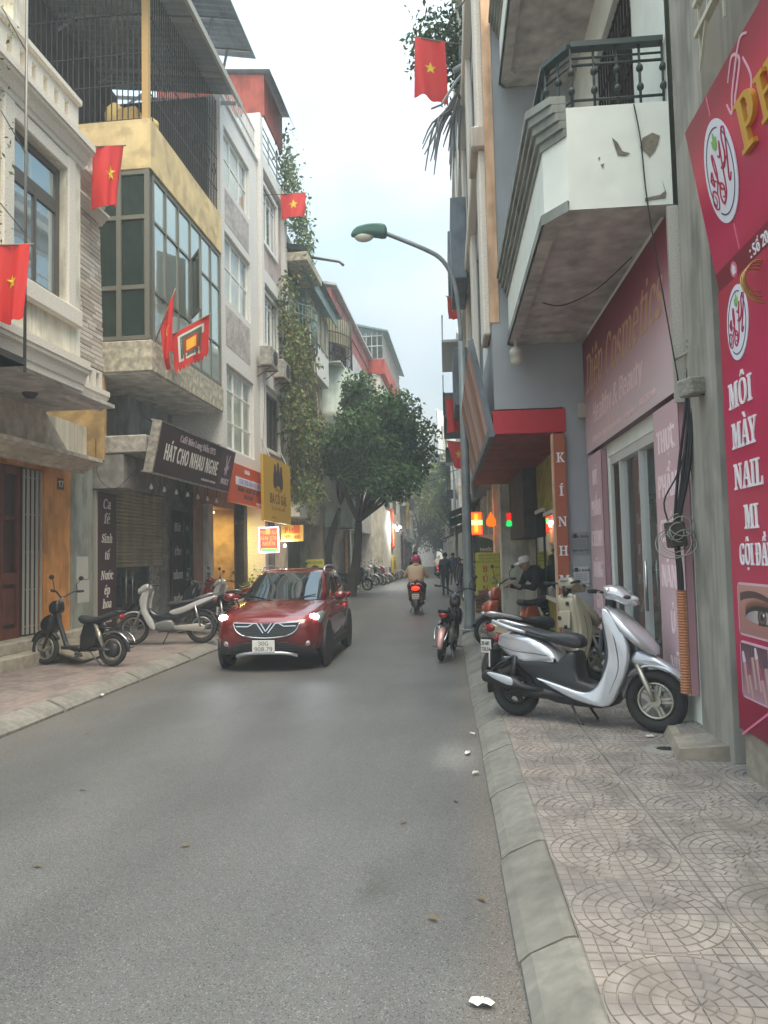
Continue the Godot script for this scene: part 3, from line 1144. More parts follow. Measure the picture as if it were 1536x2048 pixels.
	fwall(g, 13.3, 18.6, 0.1, 3.6, -1.2, [[14.32, 16.84, 0.14, 3.1]], 0.2)
	fbox(g, 13.34, 14.3, 2.98, 3.6, -1.2, -0.55)
	obj("shop_front", g, mt("cafe_grey", rgb(158, 154, 148), 0.85, 0, "blotch", 0.6), h)
	var slats := Node3D.new()
	slats.name = "roller_shutter"
	h.add_child(slats)
	var sm := mt("shutter", rgb(206, 196, 170), 0.55, 0.2, "streak", 0.7)
	var one := B.new()
	mould(one, 14.32, 16.84, [-1.33, 0.0, -1.29, 0.012, -1.275, 0.035, -1.29, 0.062, -1.33, 0.074])
	var sme := one.mesh()
	for k in 21:
		inst("slat", sme, sm, slats, Transform3D(Basis.IDENTITY, Vector3(0, 1.5 + k * 0.076, 0)))
	var gl := B.new()
	fbox(gl, 14.32, 16.84, 0.14, 1.52, -1.42, -1.39)
	obj("glass_door", gl, gg, h)
	var hd := B.new(true)
	for s in [15.1, 15.4]: hd.tube([F(s, 0.75, -1.34), F(s, 1.42, -1.34)], 0.018, 6)
	obj("door_handle", hd, mt("chrome", rgb(200, 200, 200), 0.2, 0.9), h)
	var fl := B.new()
	fbox(fl, 16.3, 16.82, 0.14, 1.5, -1.38, -1.35)
	obj("door_post", fl, mt("weathered_white"), h)
	# vertical board: Ca fé / Sinh tố / Nước ép hoa quả
	var maroon := mt("maroon_board", rgb(66, 40, 44), 0.55, 0, "fine", 1.0)
	var ink := mt("white_ink", rgb(240, 234, 228), 0.6)
	var s1 := at_facade("vertical_menu_board", "tall maroon board of drinks reading Ca fé at its top, left of the shutter", "sign", 1.0, 13.52, -1.17, 0.0)
	var vb := B.new()
	fbox(vb, 13.5, 14.26, 0.35, 2.94, 0.0, 0.05, 0.006)
	obj("board", vb, maroon, s1)
	var words := ["Ca", "fé", "Sinh", "tố", "Nước", "ép", "hoa", "quả"]
	var ys := [2.72, 2.44, 2.06, 1.74, 1.36, 1.08, 0.82, 0.55]
	for k in 8: text(s1, words[k], 0.19 if k < 2 else 0.165, TF(13.88, ys[k], 0.052), ink, "Droid Serif", true, 0.95 if k < 2 else 0.82, 0.18)
	var rim := B.new()
	fbox(rim, 13.42, 13.49, 0.3, 2.96, 0.0, 0.06)
	obj("edge_strip", rim, mt("white_metal"), s1)
	var s2 := at_facade("vertical_song_board", "tall maroon board reading Hát cho nhau nghe right of the shutter", "sign", 1.0, 17.1, -1.17, 0.0)
	var v2b := B.new()
	fbox(v2b, 17.05, 17.75, 0.25, 2.8, 0.0, 0.05, 0.006)
	fbox(v2b, 17.86, 18.2, 0.25, 2.8, 0.0, 0.04, 0.006)
	obj("board", v2b, maroon, s2)
	var w2 := ["Hát", "cho", "nhau", "nghe"]
	for k in 4:
		text(s2, w2[k], 0.2, TF(17.4, 2.4 - k * 0.56, 0.052), ink, "Droid Serif", true, 0.8, 0.1)
		text(s2, ["in", "an", "ún", "pi"][k], 0.13, TF(18.03, 2.4 - k * 0.56, 0.042), ink, "Droid Serif", true, 0.7, 0.1)
	# slanted main sign
	var sg := at_facade("cafe_sign_box", "long dark maroon café sign box reading Hát cho nhau nghe, leaning outwards", "sign", 1.0, 13.05, 0.12, 3.22)
	sg.rotate_object_local(Vector3(0, 0, 1), -0.20)
	var fc := B.new()
	fbox(fc, 13.05, 17.35, 0.0, 0.92, -0.02, 0.02, 0.006)
	obj("board", fc, maroon, sg)
	var pur := B.new()
	fbox(pur, 16.45, 17.33, 0.02, 0.9, 0.02, 0.024)
	obj("purple_panel", pur, mt("purple_print", rgb(86, 52, 70), 0.5), sg)
	var sdb := B.new()
	fbox(sdb, 13.0, 13.05, -0.02, 0.94, -0.14, 0.03)
	fbox(sdb, 13.05, 17.35, 0.925, 0.945, -0.2, 0.03)
	fbox(sdb, 13.05, 17.35, -0.03, -0.005, -0.2, 0.03)
	obj("sign_frame", sdb, mt("rusty_white", rgb(188, 182, 170), 0.7, 0.1, "rust", 1.2), sg)
	text(sg, "HÁT CHO NHAU NGHE", 0.3, TF(14.85, 0.42, 0.022), ink, "Droid Sans", true, 0.67)
	text(sg, "Café Mèo Long Điền 1975", 0.13, TF(15.0, 0.76, 0.022), mt("pale_ink", rgb(200, 186, 190), 0.6), "Droid Serif", true, 0.88)
	text(sg, "ĐT: 098.888.1975 - 0912.888.975", 0.045, TF(15.9, 0.11, 0.022), mt("pale_ink"), "Droid Sans", true, 0.95)
	text(sg, "VOICE", 0.13, TF(16.92, 0.2, 0.026), mt("pale_ink"), "Droid Sans", true, 1.0, 0.25)
	var hb := B.new()
	var tf := TF(16.88, 0.55, 0.025)
	for q in [[[-0.05, -0.2], [-0.03, 0.0], [-0.09, 0.24]], [[0.06, -0.2], [0.04, 0.02], [0.13, 0.26]], [[-0.12, -0.05], [0.0, -0.12], [0.16, 0.02]]]:
		stroke(hb, q.map(func(p): return Vector2(p[0], p[1])), tf, 0.028, 0.003)
	obj("logo", hb, mt("pale_ink"), sg)
	var bm := mt("bulb_glass", rgb(200, 196, 186), 0.15)
	for k in 7:
		var bl := at_facade("hanging_bulb", ["first", "second", "third", "fourth", "fifth", "sixth", "last"][k] + " clear bulb hanging under the café sign box, counted from the near end", "light bulb", 1.0, 13.35 + k * 0.6, -0.02, 2.98, "bulbs hanging under the café sign")
		var bb := B.new(true)
		bb.lathe([Vector2(0.001, -0.06), Vector2(0.035, -0.045), Vector2(0.04, -0.02), Vector2(0.02, 0.02), Vector2(0.016, 0.05)], 8)
		obj("bulb", bb, bm, bl)
		var wr := B.new(true)
		wr.tube([Vector3(0, 0.05, 0), Vector3(0, 0.26, 0)], 0.008, 5)
		obj("cord", wr, mt("dark_plastic"), bl)

func corrugated(h: Node3D, s0: float, s1: float, n0: float, n1: float, y0: float, y1: float, m: Material) -> void:
	var b := B.new()
	var top := []
	var bot := []
	var k := int((s1 - s0) / 0.09)
	for e in [0.0, 0.02]:
		for i in k:
			var a := s0 + (s1 - s0) * i / k
			var c := s0 + (s1 - s0) * (i + 1) / k
			var ya := 0.012 * (1 if i % 2 == 0 else -1)
			b.quad(F(a, y0 + ya + e, n0), F(c, y0 - ya + e, n0), F(c, y1 - ya + e, n1), F(a, y1 + ya + e, n1))
	fbox(b, s0, s1, y1 - 0.014, y1 + 0.03, n1 - 0.012, n1 + 0.006)
	obj("tin_roof", b, m, h)

func white_house() -> void:
	var h := building("white_townhouse", "narrow white townhouse with tall gridded windows and grey panels between storeys", 1.0, 17.4)
	var wh := mt("white_wall", rgb(236, 234, 229), 0.85, 0, "fine", 0.35)
	var b := B.new()
	var wn := [[17.66, 19.86, 10.95, 12.4], [17.66, 19.86, 8.02, 9.72], [17.72, 20.05, 4.3, 6.42]]
	fwall(b, 17.4, 20.6, 3.75, 13.0, 0.0, wn, 0.2)
	fbox(b, 17.4, 20.6, 3.75, 13.0, -6.0, -0.35)
	fbox(b, 17.4, 17.43, 3.75, 13.0, -0.35, -0.003)
	fbox(b, 17.4, 20.6, 0.1, 3.74, -6.0, -2.0)
	obj("wall", b, wh, h)
	for q in [[9.95, 10.8], [6.85, 7.85]]:
		var gp := B.new()
		fbox(gp, 17.7, 19.75, q[0], q[1], -0.1, 0.006)
		obj("render_panel", gp, mt("grey_mauve_render", rgb(206, 198, 194), 0.9, 0, "blotch", 0.9), h)
	var cur := mt("curtain", rgb(214, 220, 210), 0.9)
	var fm := mt("white_frame", rgb(236, 236, 232), 0.5)
	for k in 3:
		var w: Array = wn[k]
		var win := window(h, w[0] + 0.02, w[1] - 0.02, w[2] + 0.02, w[3] - 0.02, -0.08, [0.33, 0.68], [0.52] if k < 2 else [0.34, 0.72], 0.035, fm, pane_mat("clear_pane", 0.06))
		var cb := B.new(true)
		var row := []
		var n := 60
		for e in 2:
			var r := []
			for i in n + 1:
				r.append(F(lerpf(w[0], w[1], float(i) / n), w[2] if e == 0 else w[3], -0.24 + 0.03 * sin(i * 1.3) + 0.012 * sin(i * 3.1)))
			row.append(r)
		cb.loft(row, false, false)
		obj("curtain", cb, cur, win)
	var rl := B.new()
	fbox(rl, 17.4, 20.6, 13.0, 13.1, -0.2, 0.06, 0.01)
	obj("parapet", rl, wh, h)
	var rr := B.new()
	for k in 24: rr.bar(F(17.5 + k * 0.13, 13.1, -0.05), F(17.5 + k * 0.13, 13.95, -0.05), 0.018, 0.018)
	for y in [13.5, 13.95]: rr.bar(F(17.4, y, -0.05), F(20.6, y, -0.05), 0.04, 0.04)
	obj("railing", rr, mt("pale_rail", rgb(176, 176, 172), 0.5, 0.4), h)
	# shop at street level
	var g := B.new()
	fwall(g, 17.4, 20.6, 0.1, 3.74, -0.75, [[18.5, 20.5, 0.15, 3.0]], 1.2)
	obj("shop_front", g, mt("brown_render", rgb(150, 118, 98), 0.85, 0, "blotch", 0.6), h)
	var col := B.new()
	fbox(col, 18.05, 18.45, 0.1, 3.0, -0.76, -0.62, 0.01)
	obj("pillar", col, mt("grey_pillar", rgb(186, 184, 182), 0.8, 0, "streak", 0.6), h)
	var iw := B.new()
	iw.quad(F(18.5, 0.15, -1.95), F(20.5, 0.15, -1.95), F(20.5, 3.0, -1.95), F(18.5, 3.0, -1.95))
	obj("shop_interior", iw, mt("shop_yellow", rgb(222, 206, 84), 0.8, 0, "blotch", 1.0), h)
	var lp := B.new()
	fbox(lp, 18.9, 20.2, 2.9, 2.94, -1.5, -1.2)
	obj("ceiling_lamp", lp, glow("warm_tube", Color(1.0, 0.86, 0.5), 3.0), h)
	area(h, F(19.55, 2.88, -1.35), Vector2(1.3, 0.3), Color(1.0, 0.92, 0.5), 3.0)
	var ps := B.new()
	for k in 5: fbox(ps, 18.56 + k * 0.36, 18.84 + k * 0.36, 0.9, 1.32, -1.9, -1.88)
	fbox(ps, 18.5, 18.62, 0.2, 2.9, -0.9, -0.85)
	obj("red_poster", ps, mt("red_print", rgb(196, 52, 44), 0.6, 0, "grain", 3.0), h)
	# orange sign across the shop
	var s := at_facade("orange_shop_sign", "orange shop sign with white and dark lettering below the gridded windows", "sign", 1.0, 17.45, 0.06, 2.98)
	var sb := B.new()
	fbox(sb, 17.45, 20.2, 0.0, 0.98, 0.0, 0.1, 0.01)
	obj("board", sb, mt("orange_print", rgb(218, 84, 40), 0.5, 0, "fine", 1.0), s)
	var wi := mt("sign_white", rgb(232, 230, 232), 0.5)
	var wb := B.new()
	fbox(wb, 17.85, 20.05, 0.46, 0.66, 0.1, 0.112)
	obj("white_band", wb, wi, s)
	text(s, "ITALIA", 0.1, TF(18.8, 0.84, 0.102), wi)
	text(s, "NHANH - NGON - BỔ - RẺ", 0.1, TF(18.9, 0.36, 0.102), mt("dark_ink", rgb(50, 34, 34), 0.6), "Droid Sans", true, 1.1)
	text(s, "ĂN LÀ NHỚ", 0.1, TF(18.9, 0.2, 0.102), mt("dark_ink"))
	text(s, "CƠM TRƯA VĂN PHÒNG", 0.12, TF(18.95, 0.56, 0.114), mt("lilac_ink", rgb(150, 140, 190), 0.5), "Droid Sans", true, 0.95)
	text(s, "0966.898.888", 0.07, TF(19.85, 0.08, 0.102), wi, "Droid Sans", true, 0.7)

func area(h: Node3D, at: Vector3, size: Vector2, c: Color, e: float, turn := Basis(Vector3.RIGHT, -PI / 2)) -> void:
	var l := AreaLight3D.new()
	l.name = "lamp_light"
	l.area_size = size
	l.light_color = c
	l.light_energy = e
	l.area_range = 8.0
	l.shadow_enabled = true
	l.transform = Transform3D(turn, at)
	h.add_child(l, true)

func mauve_house() -> void:
	var h := building("mauve_townhouse", "white and mauve townhouse with two air conditioners and a red rooftop shed", 1.0, 20.6)
	var wh := mt("white_wall")
	var mv := mt("mauve_wall", rgb(196, 180, 176), 0.88, 0, "streak", 0.4)
	var b := B.new()
	var wn := [[21.0, 22.95, 11.05, 12.75], [21.15, 22.85, 7.95, 9.45], [21.05, 22.9, 4.85, 6.5]]
	fwall(b, 20.9, 23.6, 3.8, 13.3, -0.06, wn, 0.2)
	fbox(b, 20.62, 23.98, 3.8, 13.3, -6.0, -0.4)
	obj("wall", b, mv, h)
	var pl := B.new()
	fbox(pl, 20.62, 20.9, 0.1, 14.5, -0.4, 0.12, 0.01)
	fbox(pl, 23.6, 24.0, 3.8, 13.3, -0.4, 0.06, 0.01)
	for y in [13.28, 9.86, 6.86, 3.74]:
		fbox(pl, 20.902, 23.99, y - 0.24, y + 0.16, -0.35, 0.10, 0.01)
	fbox(pl, 20.62, 24.0, 0.1, 3.5, -6.0, -2.2)
	obj("white_band", pl, wh, h)
	for k in 3:
		var w: Array = wn[k]
		var fb := B.new()
		for e in [[w[0] - 0.1, w[0], w[2] - 0.1, w[3] + 0.1], [w[1], w[1] + 0.1, w[2] - 0.1, w[3] + 0.1]]:
			fbox(fb, e[0], e[1], e[2], e[3], -0.08, 0.0)
		fbox(fb, w[0] + 0.001, w[1] - 0.001, w[3], w[3] + 0.1, -0.08, -0.002)
		fbox(fb, w[0] + 0.001, w[1] - 0.001, w[2] - 0.1, w[2], -0.08, -0.002)
		obj("window_surround", fb, mt("white_frame"), h)
		window(h, w[0], w[1], w[2], w[3], -0.1, [0.25, 0.5, 0.75], [0.82] if k < 2 else [], 0.03, mt("dark_frame", rgb(96, 96, 96), 0.5, 0.3) if k == 2 else mt("white_frame"), glass() if k < 2 else mt("shutter_dark", rgb(66, 64, 62), 0.5, 0.1, "streak", 1.0))
	var rr := B.new()
	for y in [13.7, 13.95, 14.2, 14.42]: rr.bar(F(20.92, y, 0.02), F(24.0, y, 0.02), 0.03, 0.03)
	for s in [21.9, 22.9, 23.96]: rr.bar(F(s, 13.4, 0.02), F(s, 14.45, 0.02), 0.04, 0.04)
	obj("railing", rr, mt("pale_rail"), h)
	# rooftop shed: red boards under a grey hood
	var rd := mt("red_board", rgb(176, 84, 70), 0.75, 0, "streak", 0.5)
	var sh := B.new()
	sh.prism(v2([-3.2, 15.2, 0.1, 14.75, 0.1, 16.0, -3.2, 16.35]), Transform3D(Basis.IDENTITY, Vector3(0, 0, -0.6)), -0.06, 0.0)
	fbox(sh, 21.22, 24.6, 13.4, 16.0, -3.2, -1.6)
	fbox(sh, 21.22, 23.4, 14.75, 16.0, 0.04, 0.1)
	obj("rooftop_shed", sh, rd, h)
	var hoodb := B.new()
	hoodb.quad(F(21.1, 16.45, -3.4), F(23.6, 16.45, -3.4), F(23.6, 16.1, 0.3), F(21.1, 16.1, 0.3))
	hoodb.quad(F(21.1, 16.09, 0.3), F(23.6, 16.09, 0.3), F(23.6, 15.3, 0.62), F(21.1, 15.3, 0.62))
	obj("hood", hoodb, mt("tin_roof"), h)
	# street level
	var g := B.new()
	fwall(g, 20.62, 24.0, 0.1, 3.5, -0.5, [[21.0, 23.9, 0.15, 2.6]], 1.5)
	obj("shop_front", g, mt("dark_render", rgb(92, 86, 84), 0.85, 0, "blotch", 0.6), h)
	var sl := B.new()
	for k in 6: fbox(sl, 21.0 + k * 0.48, 21.46 + k * 0.48, 0.15, 2.6, -1.1, -1.05, 0.01)
	obj("folding_door", sl, mt("door_grey", rgb(112, 106, 110), 0.6, 0.1, "streak", 0.8), h)
	air_con(20.25, "boxy white air conditioner on a bracket, nearer of the two under the mauve house window")
	air_con(21.75, "boxy white air conditioner on a bracket, farther of the two under the mauve house window")
	# tall yellow banner
	var s := at_facade("yellow_banner_sign", "tall yellow sign reading BA CÔ GÁI with a dark emblem of three figures", "sign", 1.0, 19.55, 0.3, 2.62)
	var sb := B.new()
	fbox(sb, 19.55, 22.6, 0.0, 1.8, 0.0, 0.08, 0.01)
	obj("board", sb, mt("yellow_print", rgb(214, 168, 44), 0.5, 0, "fine", 0.8), s)
	text(s, "BA CÔ GÁI", 0.27, TF(21.1, 0.66, 0.082), mt("brown_ink", rgb(92, 46, 24), 0.6))
	text(s, "Bún chả - Nem cua bể", 0.1, TF(21.1, 0.40, 0.082), mt("ochre_ink", rgb(160, 116, 30), 0.6))
	text(s, "0988.456.123", 0.06, TF(20.6, 0.14, 0.082), mt("ochre_ink"))
	var em := B.new()
	for k in 3:
		var c := (k - 1) * 0.34
		em.prism(cr(v2([c - 0.16, 0.0, c + 0.16, 0.0, c + 0.19, 0.3, c + 0.1, 0.46, c - 0.1, 0.46, c - 0.19, 0.3]), 3), TF(21.1, 1.0 + (0.08 if k == 1 else 0.0), 0.08), 0.0, 0.004 + 0.001 * k)
		em.prism(cr(v2([c - 0.1, 0.44, c + 0.1, 0.44, c + 0.11, 0.58, c, 0.66, c - 0.11, 0.58]), 3), TF(21.1, 1.0 + (0.08 if k == 1 else 0.0), 0.08), 0.0, 0.0065 + 0.001 * k)
	obj("emblem", em, mt("dark_brown_ink", rgb(58, 34, 30), 0.6), s)
	text(s, "TRUYỀN THỐNG", 0.07, TF(21.1, 0.93, 0.082), mt("ochre_ink"))
	var st := B.new()
	for q in [20.3, 22.2]: st.bar(F(q, 1.82, 0.05), F(q + 0.3, 2.35, -0.25), 0.02, 0.02)
	obj("stay", st, mt("pale_rail"), s)
	# lit LED board with a white tube frame
	var led := at_facade("led_menu_board", "lit red LED board in a white glowing frame below the tall yellow sign", "sign", 1.0, 20.2, 0.1, 1.78)
	var lb := B.new()
	lb.cbox(Vector3(0.24, 0.34, 0.0), Vector3(0.5, 0.66, 0.08), 0.01)
	obj("panel", lb, glow("led_red", Color(0.95, 0.10, 0.04), 0.42), led)
	var tf := Transform3D(Basis.IDENTITY, Vector3(0.24, 0.34, 0.042))
	for k in 3: text(led, ["PHỞ GÀ", "BÚN CHẢ", "MIẾN"][k], 0.1, tf.translated(Vector3(0, 0.2 - k * 0.15, 0)), glow("led_amber", Color(1.0, 0.5, 0.08), 0.6))
	var lt := B.new(true)
	var ring := v3([-0.03, 0.0, 0.05, 0.51, 0.0, 0.05, 0.51, 0.68, 0.05, -0.03, 0.68, 0.05, -0.03, 0.0, 0.05])
	lt.tube(ring, 0.014, 6)
	obj("light_tube", lt, glow("tube_white", Color(0.85, 0.9, 1.0), 4.0), led)
	var gb := B.new()
	gb.box(Vector3(0.24, 0.06, 0.045), Vector3(0.42, 0.09, 0.012))
	obj("green_strip", gb, glow("led_green", Color(0.1, 0.9, 0.4), 0.45), led)
	area(led, Vector3(0.24, 0.34, 0.1), Vector2(0.5, 0.66), Color(1.0, 0.75, 0.72), 0.35, Basis.IDENTITY)
	var ly := at_facade("small_yellow_sign", "small yellow double sided sign hanging out past the glowing LED board", "sign", 1.0, 23.0, -0.1, 2.12)
	var lyb := B.new()
	lyb.cbox(Vector3(0.42, 0.26, 0), Vector3(0.72, 0.5, 0.07), 0.01)
	obj("board", lyb, mt("pale_yellow_print", rgb(224, 180, 92), 0.5), ly)
	text(ly, "PHỞ", 0.16, Transform3D(Basis.IDENTITY, Vector3(0.42, 0.34, 0.037)), mt("orange_ink", rgb(204, 92, 30), 0.6))
	text(ly, "BÒ - GÀ", 0.09, Transform3D(Basis.IDENTITY, Vector3(0.42, 0.13, 0.037)), mt("orange_ink"))
	var bulb := at_facade("shop_bulb", "bare glowing white bulb under the small yellow sign", "light bulb", 1.0, 22.9, 0.1, 2.0)
	var bb := B.new(true)
	bb.ball(Vector3.ZERO, Vector3(0.04, 0.05, 0.04), 10, 6)
	obj("bulb", bb, glow("bulb_glow", Color(1, 0.97, 0.9), 8.0), bulb)
	var cd := B.new()
	cd.bar(Vector3(0, 0.05, 0), Vector3(-0.3, 0.35, 0), 0.01, 0.01)
	obj("cord", cd, mt("dark_plastic"), bulb)
	var om := OmniLight3D.new()
	om.name = "bulb_light"
	om.light_energy = 0.7
	om.light_color = Color(1, 0.95, 0.85)
	om.light_size = 0.04
	om.omni_range = 8.0
	om.omni_attenuation = 2.0
	om.shadow_enabled = true
	om.position = Vector3(0, 0, 0)
	bulb.add_child(om)

func air_con(s: float, label: String) -> void:
	var a := at_facade("air_conditioner", label, "air conditioner", 1.0, s, 0.12, 7.0, "air conditioners on the mauve house")
	var b := B.new()
	fbox(b, s, s + 0.85, 0.0, 0.55, 0.0, 0.32, 0.02)
	obj("casing", b, mt("ac_white", rgb(200, 196, 186), 0.6, 0, "rust", 0.8), a)
	var g := B.new(true)
	g.torus(F(s + 0.5, 0.28, 0.325), Vector3(1, 0, 0), 0.2, 0.012, 0.01, 20, 5)
	g.sm(false)
	for k in 6: g.bar(F(s + 0.5, 0.28, 0.325), F(s + 0.5 + 0.2 * cos(k * PI / 3), 0.28 + 0.2 * sin(k * PI / 3), 0.325), 0.01, 0.01)
	g.disc(F(s + 0.5, 0.28, 0.322), Vector3(1, 0, 0), 0.2, 0.006)
	obj("fan_grille", g, mt("dark_iron"), a)
	var k := B.new()
	for q in [0.12, 0.72]:
		k.bar(F(s + q, -0.02, -0.1), F(s + q, -0.02, 0.34), 0.03, 0.03)
		k.bar(F(s + q, -0.3, -0.1), F(s + q, -0.02, 0.3), 0.025, 0.025)
	obj("bracket", k, mt("rusty_metal"), a)

func ivy_house() -> void:
	var h := building("ivy_covered_house", "dim brown house overgrown with ivy under a sloping tin roof", 1.0, 24.0)
	var w := mt("brown_grey_wall", rgb(196, 184, 174), 0.9, 0, "streak", 0.4)
	var b := B.new()
	fwall(b, 24.02, 31.0, 0.1, 11.0, -0.2, [[25.8, 27.2, 9.2, 10.7], [27.8, 29.6, 6.2, 8.6], [24.6, 26.9, 4.4, 6.4], [24.5, 30.5, 0.15, 2.9]], 0.6)
	fbox(b, 24.02, 31.0, 2.95, 11.0, -6.0, -0.85)
	fbox(b, 24.02, 31.0, 0.1, 2.9, -6.0, -1.8)
	obj("wall", b, w, h)
	window(h, 27.82, 29.58, 6.22, 8.58, -0.45, [0.33, 0.66], [0.6], 0.06, mt("white_frame"), glass())
	window(h, 24.62, 26.88, 4.42, 6.38, -0.5, [0.5], [], 0.06, mt("dark_frame"), glass())
	var lw := B.new()
	fbox(lw, 26.9, 31.0, 8.7, 10.0, -0.2, 0.1, 0.02)
	obj("pale_parapet", lw, mt("white_wall"), h)
	var rf := B.new()
	rf.quad(F(23.9, 12.6, -3.0), F(31.2, 12.6, -3.0), F(31.2, 11.75, 0.66), F(23.9, 11.9, 0.66))
	rf.quad(F(23.9, 12.54, -3.0), F(31.2, 12.54, -3.0), F(31.2, 11.69, 0.64), F(23.9, 11.84, 0.64))
	fbox(rf, 24.4, 31.0, 11.3, 11.72, 0.45, 0.5)
	obj("tin_roof", rf, mt("teal_tin", rgb(122, 146, 146), 0.6, 0.1, "streak", 0.5), h)
	var cu := B.new()
	for k in 5: fbox(cu, 26.6 + k * 0.9, 27.2 + k * 0.9, 9.95, 11.4, 0.1 - 0.04 * (k % 2), 0.14)
	obj("bamboo_blind", cu, mt("blind", rgb(176, 168, 150), 0.9, 0, "streak", 2.0), h)
	var pp := B.new(true)
	pp.tube([F(24.9, 11.95, 0.4), F(25.2, 11.8, 1.6), F(25.2, 11.65, 1.75)], 0.05, 6)
	obj("roof_pipe", pp, mt("grey_metal"), h)
	var rl := B.new(true)
	for y in [8.9, 9.9, 10.25]:
		var pts := []
		for k in 9: pts.append(F(24.6 + k * 0.29, y, 0.15 + 0.5 * sin(PI * k / 8.0)))
		rl.tube(pts, 0.03, 5)
	for k in 17:
		var q := k / 16.0
		rl.tube([F(24.6 + q * 2.32, 8.9, 0.15 + 0.5 * sin(PI * q)), F(24.6 + q * 2.32 , 10.25, 0.15 + 0.5 * sin(PI * q))], 0.013, 4)
	obj("balcony_railing", rl, mt("teal_iron", rgb(120, 146, 146), 0.6, 0.2), h)
	var ba := B.new(true)
	for k in 7: ba.lathe([Vector2(0.05, 0), Vector2(0.09, 0.15), Vector2(0.05, 0.35), Vector2(0.06, 0.6)], 8, Transform3D(Basis.IDENTITY, F(24.7 + k * 0.26, 3.5, 0.1)))
	ba.sm(false)
	fbox(ba, 24.5, 26.6, 4.1, 4.22, 0.0, 0.22)
	fbox(ba, 24.5, 26.6, 3.0, 3.5, -0.2, 0.22)
	obj("balustrade", ba, mt("white_wall"), h)
	var iv := at_facade("ivy", "thick green ivy hanging down the front of the brown house", "ivy", 1.0, 24.0, 0.15)
	var lb := B.new()
	var r := RandomNumberGenerator.new()
	r.seed = 5
	for k in 4600:
		var s := 22.5 + pow(r.randf(), 1.2) * 4.5
		var top := 9.9 + 0.6 * sin(s * 2.3) - maxf(s - 25.2, 0.0) * 1.5
		var y := lerpf(3.3 + 0.5 * sin(s * 3.1) + maxf(0, 24.2 - s) * 1.2, top, r.randf())
		var n := 0.05 + 0.35 * absf(sin(s * 1.7 + y * 0.9) * sin(y * 1.3)) + r.randfn() * 0.14
		var t := Color(0.15, 0.205, 0.085) if r.randf() > 0.18 else Color(0.22, 0.2, 0.1)
		leaf(lb, F(s, y, n), 0.17, r, 0.6, t)
	obj("leaves", lb, leaf_mat(), iv)
	var ib := B.new(true)
	for k in 40:
		var s := 22.8 + r.randf() * 4.8
		ib.tube([F(s, 9.5, 0.05), F(s + r.randfn() * 0.2, 7.0, 0.2), F(s + r.randfn() * 0.3, 3.6 + r.randf(), 0.25)], 0.012, 4)
	obj("stems", ib, mt("bark", rgb(104, 88, 72), 0.95, 0, "streak", 2.0), iv)
	var tb := at_facade("rooftop_creeper", "light green creeper spilling over the roof edge beside the red shed", "plant", 1.0, 23.0, 0.2, 11.6)
	var pb := B.new()
	for k in 1500:
		var q := r.randf()
		var cen := F(22.9 + q * 2.0, 0.3 + 2.6 * (1.0 - q) + r.randfn() * 0.5, 0.05 + 0.3 * q + r.randfn() * 0.18)
		leaf(pb, cen, 0.16, r, 0.3, Color(0.2, 0.27, 0.15))
	obj("leaves", pb, leaf_mat(), tb)
	var sl := B.new()
	fbox(sl, 23.9, 26.4, -0.2, 0.1, -0.4, 0.55, 0.02)
	fbox(sl, 23.9, 26.4, -0.2, 0.9, -0.4, -0.2, 0.02)
	obj("planter", sl, mt("stained_concrete"), tb)
	shop_board("yellow_upright_sign", "olive yellow shop sign with dark letters beside the ivy", 24.0, 1.7, 3.4, 4.05, 0.1, rgb(196, 178, 70), "CƠM PHỞ", rgb(110, 74, 30))
	# shop shutters at street level
	sd = 1.0
	u0 = 24.0
	var sh := B.new()
	for k in 12: fbox(sh, 24.5 + k * 0.5, 24.97 + k * 0.5, 0.15, 2.9, -1.2, -1.15, 0.01)
	obj("folding_door", sh, mt("door_dark", rgb(84, 78, 76), 0.6, 0.1, "streak", 0.8), h)

func shop_board(called: String, label: String, s: float, l: float, y0: float, y1: float, v: float, c: Color, words: String, ink: Color, side := 1.0, lit := 0.0) -> Node3D:
	var o := at_facade(called, label, "sign", side, s, v, y0)
	var b := B.new()
	fbox(b, s, s + l, 0.0, y1 - y0, 0.0, 0.08, 0.01)
	obj("board", b, mt("print_" + c.to_html(), c, 0.55, 0, "fine", 1.0) if lit == 0.0 else glow("lit_" + c.to_html(), c, lit), o)
	var im := mt("ink_" + ink.to_html(), ink, 0.6)
	var hh := (y1 - y0)
	if hh > l * 1.4:
		var n := words.length()
		for k in n:
			text(o, words[k], minf(hh / n * 0.6, l * 0.6), TF(s + l / 2, hh - hh * (k + 0.5) / n, 0.083), im)
	else:
		text(o, words, minf(hh * 0.5, l * 1.2 / words.length()), TF(s + l / 2, hh * 0.5, 0.083), im)
	return o

